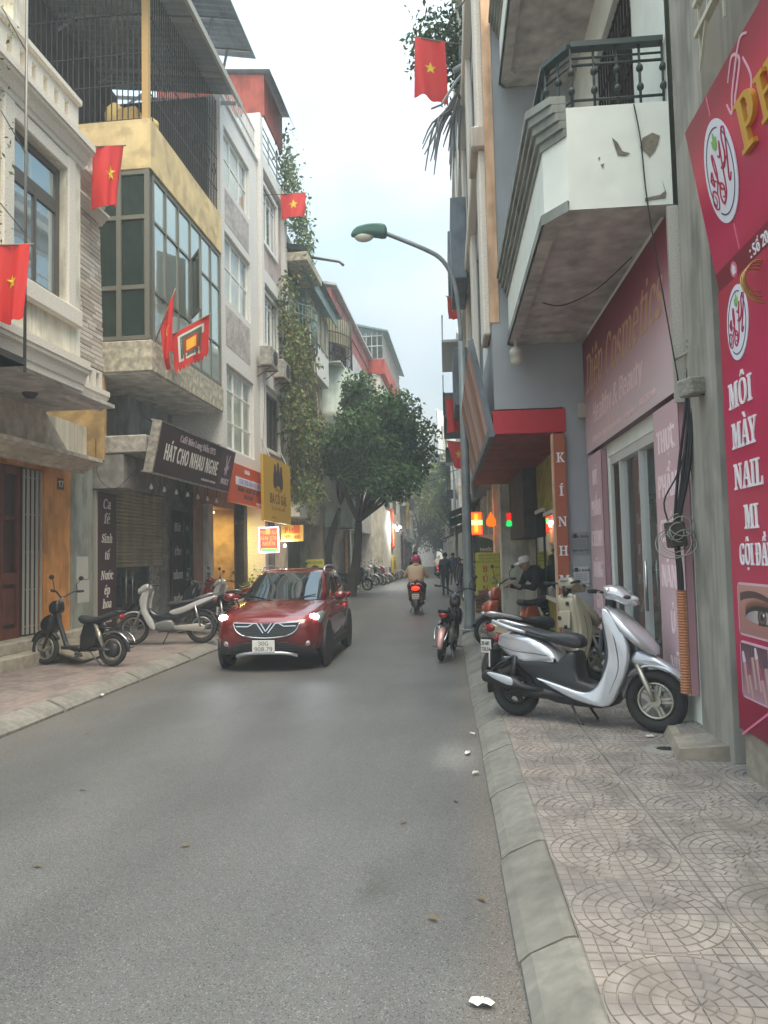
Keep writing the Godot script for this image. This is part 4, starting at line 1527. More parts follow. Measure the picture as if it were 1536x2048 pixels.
# ordinary tube house: storeys of windows over a shop front
func tube_house(label: String, side: float, s0: float, l: float, v: float, top: float, wall: Material, storeys: int, cols: int, sed: int, cap := 0) -> Node3D:
	var r := RandomNumberGenerator.new()
	r.seed = sed
	var h := building("townhouse", label, side, s0, v)
	var s1 := s0 + l
	var base := 3.6
	var sh := (top - base) / storeys
	var holes := []
	for j in storeys:
		for i in cols:
			var w := l / cols
			holes.append([s0 + w * (i + 0.2), s0 + w * (i + 0.8), base + sh * (j + 0.25), base + sh * (j + 0.84)])
	var b := B.new()
	fwall(b, s0 + 0.02, s1, base, top, 0.0, holes, 0.3)
	fbox(b, s0 + 0.02, s1, base, top, -8.0, -0.32)
	fbox(b, s0 + 0.02, s0 + 0.05, base, top, -0.32, -0.002)
	fbox(b, s0 + 0.02, s1, 0.1, base - 0.01, -8.0, -2.0)
	fbox(b, s0 + 0.02, s0 + 0.3, 0.1, base, -2.0, -0.3)
	fbox(b, s1 - 0.28, s1, 0.1, base, -2.0, -0.3)
	obj("wall", b, wall, h)
	for j in storeys + 1:
		var tr := B.new()
		var yb := base + sh * j
		fbox(tr, s0, s1 + 0.02, yb - (0.1 if j < storeys else 0.0), yb + (0.12 if j < storeys else 0.25), -0.2, 0.14, 0.02)
		obj("floor_band", tr, mt("white_wall"), h)
	var fm: Material = mt("white_frame") if r.randf() > 0.4 else mt("dark_frame")
	for q in holes:
		if r.randf() > 0.3:
			window(h, q[0], q[1], q[2], q[3], -0.12, [0.5], [0.7], 0.05, fm, glass())
		else:
			var sb := B.new()
			for k in 2:
				var a: float = lerpf(q[0], q[1], k * 0.5)
				fbox(sb, a + 0.01, a + (q[1] - q[0]) * 0.5 - 0.01, q[2], q[3], -0.1, -0.04, 0.01)
			obj("shutter", sb, mt("green_shutter", rgb(96, 120, 108), 0.7, 0, "streak", 1.0), h)
	# balconies on some storeys
	for j in range(1, storeys):
		if r.randf() > 0.45:
			continue
		var y := base + sh * j
		var bb := B.new()
		fbox(bb, s0 + 0.3, s1 - 0.3, y - 0.02, y + 0.1, 0.14, 0.9, 0.02)
		for k in int(l * 5.0):
			bb.bar(F(s0 + 0.35 + k * 0.2 * (l - 0.7) / (l - 0.2), y + 0.1, 0.86), F(s0 + 0.35 + k * 0.2 * (l - 0.7) / (l - 0.2), y + 0.95, 0.86), 0.025, 0.025)
		bb.bar(F(s0 + 0.3, y + 0.96, 0.86), F(s1 - 0.3, y + 0.96, 0.86), 0.05, 0.05)
		obj("balcony", bb, mt("pale_rail") if r.randf() > 0.5 else mt("dark_iron"), h)
	var fr := B.new()
	for k in int(l / 0.55):
		fbox(fr, s0 + 0.32 + k * 0.55, s0 + 0.32 + k * 0.55 + 0.52, 0.15, 2.7, -1.5, -1.45, 0.01)
	obj("folding_door", fr, [mt("door_grey"), mt("door_dark"), mt("brown_wood")][r.randi() % 3], h)
	var aw := B.new()
	aw.quad(F(s0 + 0.1, 3.5, -0.3), F(s1 - 0.1, 3.5, -0.3), F(s1 - 0.1, 3.1, 0.8), F(s0 + 0.1, 3.1, 0.8))
	aw.quad(F(s0 + 0.1, 3.1, 0.8), F(s1 - 0.1, 3.1, 0.8), F(s1 - 0.1, 2.85, 0.82), F(s0 + 0.1, 2.85, 0.82))
	obj("awning", aw, [mt("awning_grey", rgb(140, 140, 136), 0.8), mt("awning_green", rgb(72, 108, 90), 0.8), mt("awning_red", rgb(150, 62, 54), 0.8)][r.randi() % 3], h)
	if cap == 1:
		var rb := B.new()
		rb.prism(v2([-4.0, top + 1.0, 0.4, top + 0.3, 0.4, top + 0.36, -1.8, top + 2.6, -4.0, top + 1.1]), Transform3D(Basis(Vector3(sd, 0, 0), Vector3.UP, Vector3(0, 0, -1)), Vector3.ZERO), 0.0, l)
		obj("roof", rb, mt("teal_tin"), h)
	return h

func green_house() -> void:
	var h := building("green_round_bay_house", "pale green house with a rounded bay, an iron balcony and red boards under the eaves", 1.0, 31.0)
	var gr := mt("pale_green_wall", rgb(214, 224, 214), 0.85, 0, "streak", 0.35)
	var b := B.new(true)
	var ring := []
	for e in [2.9, 7.6, 7.75, 7.9, 9.9]:
		var row := []
		for k in 13:
			var a := PI * k / 12.0
			var rad := 1.75 + (0.1 if e == 7.75 else 0.0)
			row.append(F(33.2 - cos(a) * 2.0 * rad / 1.75, e, -0.9 + sin(a) * rad))
		ring.append(row)
	b.loft(ring, false, false)
	b.sm(false)
	fbox(b, 31.02, 35.2, 0.1, 9.9, -6.0, -0.9)
	fbox(b, 31.02, 35.2, 9.84, 9.9, -0.9, 0.6)
	obj("rounded_bay", b, gr, h)
	var rl := B.new(true)
	for y in [10.4, 10.9, 11.4]:
		var pts := []
		for k in 13: pts.append(F(33.2 - cos(PI * k / 12.0) * 1.9, y, -0.9 + sin(PI * k / 12.0) * 1.65))
		rl.tube(pts, 0.03, 4)
	for k in 37: rl.tube([F(33.2 - cos(PI * k / 36.0) * 1.9, 9.9, -0.9 + sin(PI * k / 36.0) * 1.65), F(33.2 - cos(PI * k / 36.0) * 1.9, 12.2, -0.9 + sin(PI * k / 36.0) * 1.65)], 0.016, 4)
	obj("balcony_cage", rl, mt("dark_iron"), h)
	var sc := B.new(true)
	var row := []
	for e in [10.9, 12.1]:
		var rw := []
		for k in 9: rw.append(F(33.2 - cos(PI * (k + 0.5) / 12.0) * 1.8, e, -0.9 + sin(PI * (k + 0.5) / 12.0) * 1.55))
		row.append(rw)
	sc.loft(row, false, false)
	obj("reed_screen", sc, mt("reed", rgb(182, 174, 142), 0.9, 0, "streak", 2.0), h)
	var w := B.new()
	fwall(w, 35.2, 43.0, 0.1, 11.9, 0.2, [[35.9, 37.6, 4.4, 6.2], [39.0, 41.0, 4.4, 6.2], [35.6, 42.6, 0.15, 2.9]], 0.6)
	fbox(w, 35.2, 43.0, 2.95, 11.9, -6.0, -0.5)
	obj("wall", w, mt("grey_sheet_wall", rgb(208, 204, 206), 0.7, 0.1, "streak", 0.6), h)
	window(h, 35.92, 37.58, 4.42, 6.18, 0.0, [0.5], [0.7], 0.06, mt("white_frame"), glass())
	window(h, 39.02, 40.98, 4.42, 6.18, 0.0, [0.5], [0.7], 0.06, mt("white_frame"), glass())
	var rb := B.new()
	fbox(rb, 31.1, 43.0, 12.55, 13.1, -0.3, 0.25)
	fbox(rb, 31.02, 31.1, 12.2, 13.1, -4.0, 0.25)
	fbox(rb, 35.2, 43.0, 11.9, 12.54, -0.5, 0.19)
	obj("red_boards", rb, mt("red_faded", rgb(172, 92, 88), 0.8, 0, "streak", 0.5), h)
	var rf := B.new()
	rf.prism(v2([-5.0, 14.2, 0.5, 13.12, 0.5, 13.22, -5.0, 14.3]), Transform3D(Basis(Vector3(sd, 0, 0), Vector3.UP, Vector3(0, 0, -1)), Vector3(0, 0, 0.1)), 0.0, 12.2)
	obj("roof", rf, mt("pale_tin", rgb(196, 190, 190), 0.6, 0.1, "streak", 0.6), h)
	var fn := B.new(true)
	fn.lathe([Vector2(0.16, 0), Vector2(0.1, 0.3), Vector2(0.12, 0.45), Vector2(0.03, 0.7), Vector2(0.005, 1.3)], 8, Transform3D(Basis.IDENTITY, F(32.6, 13.5, -1.2)))
	obj("roof_finial", fn, mt("finial", rgb(120, 92, 92), 0.8), h)
	# teal shed-roofed house beyond it, stepping towards the road
	var h2 := building("teal_roof_house", "cream house with a teal tin roof, a caged terrace and a red awning band", 1.0, 43.1)
	var b2 := B.new()
	fbox(b2, 43.1, 54.0, 0.1, 12.2, -6.0, 0.9)
	fbox(b2, 44.0, 54.0, 12.2, 13.9, -6.0, -0.6)
	obj("wall", b2, mt("pale_cream", rgb(230, 226, 214), 0.85, 0, "streak", 0.35), h2)
	var rd := B.new()
	fbox(rd, 43.02, 54.0, 12.22, 13.1, 0.7, 1.2)
	fbox(rd, 43.0, 43.06, 12.22, 13.1, -2.4, 1.2)
	obj("red_band", rd, mt("red_strong", rgb(190, 74, 64), 0.8, 0, "streak", 0.5), h2)
	var cg := B.new()
	for k in 11: cg.bar(F(43.1, 13.1, 1.1 - k * 0.32), F(43.1, 14.7, 1.1 - k * 0.32), 0.04, 0.04)
	for k in 24: cg.bar(F(43.1 + k * 0.45, 13.1, 1.1), F(43.1 + k * 0.45, 14.6, 1.1), 0.04, 0.04)
	for y in [13.12, 13.9, 14.5]:
		cg.bar(F(43.1, y, 1.1), F(43.1, y, -2.4), 0.05, 0.05)
		cg.bar(F(43.1, y, 1.1), F(54, y, 1.1), 0.05, 0.05)
	obj("terrace_cage", cg, mt("pale_rail"), h2)
	var r2 := B.new()
	r2.prism(v2([-3.4, 15.9, 1.45, 14.65, 1.45, 14.75, -3.4, 16.0]), Transform3D(Basis(Vector3(sd, 0, 0), Vector3.UP, Vector3(0, 0, -1)), Vector3(0, 0, 0.2)), 0.0, 11.2)
	r2.prism(v2([-3.4, 15.9, 1.4, 14.66, -3.4, 14.3]), Transform3D(Basis(Vector3(sd, 0, 0), Vector3.UP, Vector3(0, 0, -1)), Vector3(0, 0, -0.2)), 0.0, 0.05)
	obj("roof", r2, mt("teal_tin"), h2)
	var op := B.new()
	fbox(op, 43.05, 43.1, 10.2, 12.1, -1.6, 0.3)
	fbox(op, 44.4, 47.0, 4.4, 6.4, 0.88, 0.91)
	fbox(op, 48.6, 51.0, 4.4, 6.4, 0.88, 0.91)
	fbox(op, 44.4, 47.0, 8.0, 10.0, 0.88, 0.91)
	fbox(op, 48.6, 51.0, 8.0, 10.0, 0.88, 0.91)
	obj("window", op, mt("window_glass"), h2)
	shop_board("wide_shop_sign", "faded green shop sign over the shop under the rounded bay", 31.4, 5.0, 3.0, 3.6, 0.25, rgb(90, 128, 104), "TẠP HÓA", rgb(220, 214, 190))

func far_left() -> void:
	var cream := mt("pale_cream")
	var grey := mt("far_grey", rgb(206, 205, 203), 0.85, 0, "streak", 0.35)
	var yel := mt("far_ochre", rgb(226, 208, 164), 0.85, 0, "streak", 0.35)
	var pink := mt("far_pink", rgb(220, 194, 184), 0.85, 0, "streak", 0.35)
	tube_house("pale ochre townhouse in the row beyond the teal tin roof", 1.0, 54.2, 5.0, 0.3, 13.5, yel, 3, 2, 31)
	tube_house("grey four storey townhouse beyond the ochre one on the left row", 1.0, 59.4, 4.5, 0.0, 15.0, grey, 4, 2, 32)
	tube_house("pinkish townhouse partly behind the dark tree on the left row", 1.0, 64.2, 5.5, -0.3, 12.5, pink, 3, 2, 33)
	tube_house("cream townhouse with a tin roof far down the left row", 1.0, 70.0, 6.0, -0.5, 14.0, cream, 4, 2, 34, 1)
	tube_house("tall grey townhouse far down the left row near the bend", 1.0, 76.5, 6.0, -0.6, 17.0, grey, 4, 2, 35)
	tube_house("cream townhouse at the far end of the left row", 1.0, 83.0, 9.0, -0.8, 15.0, cream, 4, 3, 36)
	tube_house("pale tower closing the view at the far left of the bend", 1.0, 100.0, 10.0, 1.4, 19.0, mt("far_white", rgb(236, 236, 234), 0.85), 5, 3, 37)
	shop_board("tall_gold_sign", "tall tan sign with gold letters between the tree trunks", 34.5, 0.9, 0.7, 2.8, 0.0, rgb(150, 104, 76), "VÀNGBẠC", rgb(220, 180, 90))
	shop_board("red_upright_sign", "red upright sign above the row of parked motorbikes", 47.0, 1.4, 2.1, 4.6, 0.95, rgb(186, 50, 36), "PHỞ", rgb(236, 200, 90))
	shop_board("yellow_low_sign", "low yellow sign behind the row of parked motorbikes", 46.8, 2.4, 0.5, 1.6, 0.95, rgb(214, 190, 70), "BIA", rgb(110, 70, 20))
	shop_board("purple_upright_sign", "purple upright shop sign far down the left row", 58.0, 1.3, 0.9, 3.2, 0.6, rgb(92, 70, 130), "KARA", rgb(230, 220, 240))
	shop_board("narrow_red_sign", "narrow red sign beside the purple one far down the left row", 60.5, 1.3, 0.8, 3.6, 0.45, rgb(180, 40, 60), "NHÀ", rgb(240, 220, 220))
	shop_board("yellow_high_sign", "narrow yellow sign hung high far down the left row", 66.0, 1.8, 4.0, 6.4, 0.4, rgb(226, 190, 40), "ĂN", rgb(120, 60, 20))
	for k in 3:
		var l := at_facade("shop_lamp", ["white glowing shop lamp, left of three under the dark tree", "white glowing shop lamp, middle of three under the dark tree", "white glowing shop lamp, right of three under the dark tree"][k], "lamp", 1.0, 46.0 + k * 0.7, 1.25 + 0.1 * k, 3.25 + 0.18 * (1 - k % 2), "glowing shop lamps under the tree")
		var b := B.new(true)
		b.ball(Vector3.ZERO, Vector3(0.1, 0.1, 0.1), 8, 6)
		obj("bulb", b, glow("bulb_glow", Color(1, 0.97, 0.9), 8.0), l)
		var c := B.new()
		c.bar(Vector3(0, 0.1, 0), Vector3(-0.25, 0.3, 0), 0.02, 0.02)
		obj("arm", c, mt("grey_metal"), l)
		var om := OmniLight3D.new()
		om.name = "bulb_light"
		om.light_energy = 0.8
		om.light_size = 0.09
		om.omni_range = 8.0
		om.omni_attenuation = 2.0
		om.shadow_enabled = true
		l.add_child(om)

# ------------------------------------------------------------------ the right side
func right_side() -> void:
	concrete_house()
	nail_salon()
	cosmetics_shop()
	optician()
	far_right()

func concrete_house() -> void:
	var h := building("concrete_house", "bare grey concrete house behind the big red nail salon sign", -1.0, 1.5, 2.05)
	var cm := mt("raw_concrete", rgb(158, 153, 144), 0.92, 0, "streak", 0.4)
	var b := B.new()
	fwall(b, 1.5, 5.45, 0.0, 9.5, -0.05, [[2.2, 5.0, 0.45, 3.3]], 0.5)
	fbox(b, 1.5, 5.45, 3.4, 9.5, -5.0, -0.3)
	fbox(b, 1.5, 5.45, 0.0, 3.3, -5.0, -1.5)
	obj("wall", b, cm, h)
	var p := B.new()
	fbox(p, 5.45, 6.05, 0.0, 9.5, -0.8, 0.12, 0.02)
	obj("pilaster", p, mt("pilaster_concrete", rgb(166, 161, 152), 0.92, 0, "streak", 0.5), h)
	var ft := B.new()
	fbox(ft, 1.5, 5.2, 0.0, 0.46, -0.2, 0.13, 0.03)
	obj("plinth", ft, mt("plinth_concrete", rgb(164, 154, 138), 0.95, 0, "blotch", 1.2), h)
	var sh := B.new()
	fbox(sh, 5.3, 5.42, 0.2, 2.75, -0.04, 0.03, 0.006)
	fbox(sh, 5.22, 5.28, 0.2, 2.75, -0.06, 0.0, 0.006)
	obj("shutter_rail", sh, mt("galvanised", rgb(150, 158, 164), 0.4, 0.6, "streak", 1.0), h)
	var sl := B.new()
	for k in 34: fbox(sl, 2.2, 5.2, 0.46 + k * 0.083, 0.54 + k * 0.083, -0.2, -0.18 + 0.015, 0.008)
	obj("roller_shutter", sl, mt("galvanised"), h)
	var rl := B.new()
	for y in [5.28, 5.5, 5.62]: rl.bar(F(5.35, y, 0.15), F(1.5, y, 0.15), 0.05, 0.04)
	for k in 9: rl.bar(F(5.3 - k * 0.45, 5.05, 0.15), F(5.3 - k * 0.45, 5.6, 0.15), 0.014, 0.014)
	rl.bar(F(5.32, 5.0, 0.15), F(5.0, 5.55, 0.15), 0.02, 0.02)
	obj("terrace_rail", rl, mt("cream_metal", rgb(196, 192, 170), 0.4, 0.3), h)
	# ramp of concrete faced with old tiles, and step
	var r := Node3D.new()
	r.name = numbered("doorstep_ramp")
	add_child(r)
	tag(r, "low concrete ramp with broken tile facing at the foot of the grey pilaster", "ramp")
	r.position = Vector3(1.92, 0.12, -5.9)
	var rb := B.new()
	rb.prism(v2([-0.2, 0.0, -0.17, 0.075, 0.2, 0.115, 0.4, 0.115, 0.4, 0.0]), Transform3D(Basis(Vector3(0.98, 0, 0.17), Vector3.UP, Vector3(-0.17, 0, 0.98)), Vector3(0.0, 0, -0.45)), 0.0, 0.86)
	obj("slab", rb, mt("plinth_concrete"), r)
	var me := tile_mesh()
	for k in 2: inst("tile", me, mt("tile1"), r, Transform3D(Basis(Vector3.UP, -0.17) * Basis(Vector3.BACK, 0.106).scaled(Vector3(0.9, 1, 1.15)), Vector3(-0.12 + 0.005 * k, 0.083, -0.4 + k * 0.38)))

func cream_logo(parent: Node3D, f: Transform3D, r: float, stretch: float) -> void:
	var lg := Node3D.new()
	lg.name = "logo"
	parent.add_child(lg, true)
	lg.transform = f * Transform3D(Basis.from_scale(Vector3(r, r * stretch, 1)), Vector3.ZERO)
	var d := B.new()
	var c := []
	for k in 40: c.append(Vector2(cos(TAU * k / 40), sin(TAU * k / 40)))
	d.prism(c, Transform3D.IDENTITY, 0.0, 0.006)
	obj("white_disc", d, mt("logo_white", rgb(222, 222, 232), 0.5), lg)
	var ring := B.new()
	for k in 70:
		if (k > 8 and k < 13) or (k > 41 and k < 46): continue
		var a := TAU * k / 70
		var e := TAU * (k + 1) / 70
		ring.prism([Vector2(cos(a), sin(a)) * 0.82, Vector2(cos(e), sin(e)) * 0.82, Vector2(cos(e), sin(e)) * 0.845, Vector2(cos(a), sin(a)) * 0.845], Transform3D.IDENTITY, 0.005, 0.009)
	obj("dark_ring", ring, mt("logo_navy", rgb(52, 54, 76), 0.5), lg)
	var s := B.new()
	var t := Transform3D(Basis.IDENTITY, Vector3(0, 0, 0.006))
	# flourished A
	stroke(s, v2([-0.62, -0.28, -0.55, -0.42, -0.7, -0.5, -0.78, -0.36, -0.66, -0.18, -0.42, -0.34, -0.5, -0.58, -0.72, -0.52]), t, 0.0210, 0.004)
	stroke(s, v2([-0.42, -0.3, -0.2, 0.0, -0.24, 0.38, -0.32, 0.4, -0.3, 0.1, -0.12, -0.3, 0.05, -0.34]), t, 0.0228, 0.005)
	stroke(s, v2([-0.66, 0.02, -0.5, 0.16, -0.5, -0.12, -0.64, 0.06, -0.3, -0.1]), t, 0.0180, 0.006)
	# flourished H
	stroke(s, v2([0.05, 0.3, 0.16, 0.24, 0.3, 0.5, 0.22, 0.1, 0.14, -0.42, -0.12, -0.6, -0.26, -0.42, -0.14, -0.2, 0.04, -0.3, 0.0, -0.5, -0.12, -0.46]), t, 0.0240, 0.0045)
	stroke(s, v2([0.62, 0.66, 0.74, 0.56, 0.6, 0.1, 0.46, -0.26, 0.5, -0.34, 0.62, -0.24]), t, 0.0240, 0.0055)
	stroke(s, v2([0.62, 0.66, 0.5, 0.5, 0.5, 0.2, 0.34, 0.0, 0.14, 0.02, 0.4, 0.06, 0.56, 0.1]), t, 0.0180, 0.0065)
	obj("monogram", s, mt("logo_crimson", rgb(176, 34, 72), 0.5), lg)
	var lf := B.new()
	for q in [[0.0, 0.36], [-0.55, 0.28], [0.55, 0.28]]:
		lf.prism(cr([Vector2(0, 0), Vector2(0.07, q[1] * 0.5), Vector2(0, q[1]), Vector2(-0.07, q[1] * 0.5)], 4), t * Transform3D(Basis(Vector3.BACK, -q[0]), Vector3(0.02, 0.42, 0)), 0.0, 0.004 + absf(q[0]) * 0.001)
	obj("leaf_mark", lf, mt("logo_green", rgb(124, 178, 92), 0.5), lg)

func nail_salon() -> void:
	var red := mt("crimson_print", rgb(178, 34, 68), 0.42)
	red.albedo_color = Color.WHITE
	red.vertex_color_use_as_albedo = true
	var white := mt("sign_white")
	# big leaning fascia sign
	var s := at_facade("salon_fascia_sign", "big crimson fascia sign with a round white monogram, leaning out over the pavement", "sign", -1.0, 5.3, 1.98, 3.36)
	s.rotate_object_local(Vector3(0, 0, 1), 0.155)
	var b := B.new()
	printed(b, 2.6, 5.3, 0.0, 1.2, 0.03, [rgb(150, 34, 56), rgb(196, 50, 88), rgb(178, 38, 78), rgb(205, 56, 80), rgb(146, 40, 58)])
	fbox(b.col(rgb(120, 24, 44).srgb_to_linear()), 2.6, 5.3, 0.0, 1.2, -0.08, 0.02)
	obj("board", b, red, s)
	var lk := mt("pink_line", rgb(220, 120, 148), 0.5)
	cream_logo(s, TF(4.88, 0.69, 0.032), 0.235, 1.42)
	for q in [[1.06, 1.19], [0.16, 0.33]]:
		var ln := B.new()
		fbox(ln, 4.86, 4.872, q[0], q[1], 0.03, 0.034)
		obj("line", ln, lk, s)
	text(s, "P", 0.30, TF(4.38, 0.74, 0.035), mt("gold_letter", rgb(214, 166, 62), 0.35, 0.3), "Droid Serif", true, 1.0, 0.0, 0.05)
	text(s, "HUN XĂM", 0.26, TF(3.4, 0.74, 0.035), mt("gold_letter"), "Droid Serif", true, 0.9, 0.0, 0.05)
	var bar := B.new()
	fbox(bar, 2.6, 5.29, 0.002, 0.15, 0.03, 0.033)
	obj("address_band", bar, mt("dark_crimson", rgb(128, 34, 52), 0.45), s)
	text(s, ": Số 20 ngõ 154 ngách", 0.072, TF(4.28, 0.075, 0.034), white, "Droid Sans", true, 0.9)
	var hm := B.new()
	var tf := TF(5.0, 0.075, 0.033)
	hm.prism(range(16).map(func(k): return Vector2(cos(TAU * k / 16), sin(TAU * k / 16)) * 0.052), tf, 0.0, 0.002)
	obj("house_ring", hm, lk, s)
	var hh := B.new()
	hh.prism(v2([-0.025, -0.03, 0.025, -0.03, 0.025, 0.0, 0.035, 0.0, 0.0, 0.035, -0.035, 0.0, -0.025, 0.0]), tf, 0.0, 0.004)
	obj("house_mark", hh, white, s)
	var sc := B.new()
	var ts := TF(4.42, 0.98, 0.03)
	stroke(sc, v2([-0.13, 0.1, -0.02, 0.19, 0.06, 0.12, -0.02, 0.03, -0.1, -0.06, 0.0, -0.17, 0.14, -0.06, 0.1, 0.1]), ts, 0.011, 0.003)
	stroke(sc, v2([0.0, -0.17, 0.05, -0.24, -0.02, -0.27, -0.03, -0.2, 0.1, -0.18]), ts, 0.009, 0.004)
	stroke(sc, v2([-0.2, 0.0, -0.16, -0.08, -0.1, 0.02, 0.1, 0.2, 0.2, 0.18]), ts, 0.009, 0.005)
	obj("flourish", sc, mt("pale_pink_ink", rgb(226, 176, 194), 0.5), s)
	# tall price panel under it
	var p := at_facade("salon_vertical_panel", "tall crimson panel listing services in white letters over two framed photographs", "sign", -1.0, 5.2, 1.93, 0.42)
	var pb := B.new()
	printed(pb, 4.3, 5.2, 0.0, 2.92, 0.03, [rgb(120, 24, 48), rgb(182, 34, 78), rgb(176, 30, 70), rgb(190, 34, 84), rgb(172, 44, 66)])
	fbox(pb.col(rgb(120, 24, 44).srgb_to_linear()), 4.3, 5.2, 0.0, 2.92, -0.03, 0.02)
	obj("board", pb, red, p)
	cream_logo(p, TF(4.88, 2.62, 0.032), 0.17, 1.42)
	var words := ["MÔI", "MÀY", "NAIL", "MI", "GỘI ĐẦU"]
	for k in 5: text(p, words[k], [0.165, 0.165, 0.165, 0.15, 0.135][k], TF([4.9, 4.87, 4.84, 4.82, 4.78][k], 2.17 - k * 0.265 + (0.03 if k == 4 else 0.0), 0.036), white, "Droid Serif", true, [0.76, 0.7, 0.74, 0.76, 0.6][k], 0.0, 0.008)
	for k in 2:
		var ph := Node3D.new()
		ph.name = "photograph"
		p.add_child(ph, true)
		var y0: float = [0.62, 0.22][k]
		var y1: float = [0.96, 0.585][k]
		var fr := B.new()
		fr.prism(round_rect(0.62, y1 - y0, 0.04), TF(4.8, (y0 + y1) / 2, 0.03), 0.0, 0.004)
		obj("border", fr, mt("photo_border", rgb(214, 176, 190), 0.5), ph)
		var im := B.new()
		im.quad_uv(F(5.095, y0 + 0.014, 0.0365), F(4.5, y0 + 0.014, 0.0365), F(4.5, y1 - 0.014, 0.0365), F(5.095, y1 - 0.014, 0.0365))
		var m := mt("photo_print%d" % k, Color.WHITE, 0.4)
		m.albedo_texture = ImageTexture.create_from_image(eye_print() if k == 0 else nails_print())
		obj("print", im, m, ph)
	var dl := B.new()
	dl.prism(v2([-0.4, -0.16, 0.3, 0.2, 0.3, 0.217, -0.4, -0.143]), TF(4.75, 0.12, 0.03), 0.0, 0.004)
	obj("line", dl, lk, p)
	var wr := at_facade("wire_coil", "coil of wires on the grey post beside the round monogram", "wire", -1.0, 4.5, 1.9, 3.2)
	var wb := B.new(true)
	for k in 4: wb.torus(Vector3(-0.02, -0.02 * k, 0.0), Vector3(0.3, 0.2 * k - 0.3, 1), 0.09 + 0.01 * k, 0.005, 0.005, 16, 5)
	obj("wire", wb, mt("brass_wire", rgb(170, 140, 80), 0.5, 0.5), wr)
	var sp := B.new()
	sp.bar(Vector3(0.03, -2.7, 0), Vector3(0.03, 0.1, 0), 0.05, 0.05)
	obj("post", sp, mt("galvanised"), wr)

func round_rect(w: float, h: float, r: float) -> Array:
	var out := []
	for q in [[1, -1, -90], [1, 1, 0], [-1, 1, 90], [-1, -1, 180]]:
		for k in 5:
			var a := deg_to_rad(q[2] + 22.5 * k)
			out.append(Vector2(q[0] * (w / 2 - r) + r * cos(a), q[1] * (h / 2 - r) + r * sin(a)))
	return out

# printed board whose ink runs through these colours from bottom to top, with a slant
func printed(b: B, s0: float, s1: float, y0: float, y1: float, n: float, cols: Array) -> void:
	var nx := 10
	var ny := 14
	for i in nx:
		for j in ny:
			for q in [[0, 0], [1, 0], [1, 1], [0, 0], [1, 1], [0, 1]]:
				var u: float = float(i + q[0]) / nx
				var v: float = float(j + q[1]) / ny
				var t := clampf(v + 0.14 * (u - 0.5), 0.0, 0.999) * (cols.size() - 1)
				b.st.set_color((cols[int(t)] as Color).lerp(cols[int(t) + 1], t - int(t)).srgb_to_linear())
				b.st.add_vertex(F(lerpf(s0, s1, u), lerpf(y0, y1, v), n))

func eye_print() -> Image:   # a made-up eye, printed on the panel
	var w := 160
	var h := 90
	var im := Image.create(w, h, false, Image.FORMAT_RGB8)
	var skin := rgb(170, 118, 108)
	for y in h:
		for x in w:
			var u := x / float(w)
			var v := y / float(h)
			var c := skin.lerp(rgb(150, 100, 96), clampf((v - 0.3) * 0.8, 0, 1)).lerp(rgb(206, 160, 150), clampf(0.5 - v, 0, 1) * 0.6)
			var brow := 0.34 - 0.5 * (u - 0.15) + 0.62 * pow(u, 2.0)
			var bt := 0.085 * (1.0 - u * 0.5)
			if absf(v - brow + 0.14) < bt and u > 0.05: c = c.lerp(rgb(52, 34, 34), 0.85)
			var ex := (u - 0.58) / 0.4
			var lid := 0.62 - 0.19 * sqrt(maxf(0.0, 1.0 - ex * ex))
			var low := 0.62 + 0.12 * sqrt(maxf(0.0, 1.0 - ex * ex))
			if absf(ex) < 1.0:
				if v < lid and v > lid - 0.2: c = c.lerp(rgb(104, 58, 30), clampf(1.1 - (lid - v) / 0.2, 0, 1))
				if v > lid and v < low:
					c = rgb(186, 174, 174).darkened(0.25 * absf(ex))
					var d := Vector2((u - 0.6) * 1.78, v - 0.6).length()
					if d < 0.19: c = rgb(104, 84, 74).lerp(rgb(40, 34, 36), clampf((d - 0.1) / 0.07, 0, 1))
					if d < 0.075: c = rgb(12, 12, 14)
					if Vector2((u - 0.64) * 1.78, v - 0.55).length() < 0.03: c = Color.WHITE
				if absf(v - lid) < 0.045 or (absf(v - low) < 0.02 and u > 0.5): c = rgb(18, 14, 16)
				if v < lid and v > lid - 0.13 and fposmod(u * 26.0 + v * 9.0, 1.0) < 0.3: c = c.lerp(rgb(20, 16, 18), 0.8)
			im.set_pixel(x, y, c)
	return im

func nails_print() -> Image:   # painted nails, printed on the panel
	var w := 160
	var h := 96
	var im := Image.create(w, h, false, Image.FORMAT_RGB8)
	for y in h:
		for x in w:
			im.set_pixel(x, y, rgb(92, 58, 70).lerp(rgb(176, 132, 148), y / float(h)))
	for k in 9:
		var o := Vector2(12 + k * 17.5, 30 + 22.0 * sin(k * 1.9))
		var d := Vector2(0.25 + 0.08 * sin(k * 2.0), 1.0).normalized()
		for y in h:
			for x in w:
				var p := Vector2(x, y) - o
				var a := p.dot(d)
				var c := absf(p.dot(Vector2(-d.y, d.x)))
				if a > -16 and a < 60 and c < 7.0 - maxf(0.0, -a) * 0.2:
					im.set_pixel(x, y, rgb(206, 160, 158).darkened(c * 0.035) if a > 4 else [rgb(206, 190, 202), rgb(150, 50, 84), rgb(60, 44, 58)][k % 3].lightened(0.3 if c < 1.5 else 0.0))
	return im

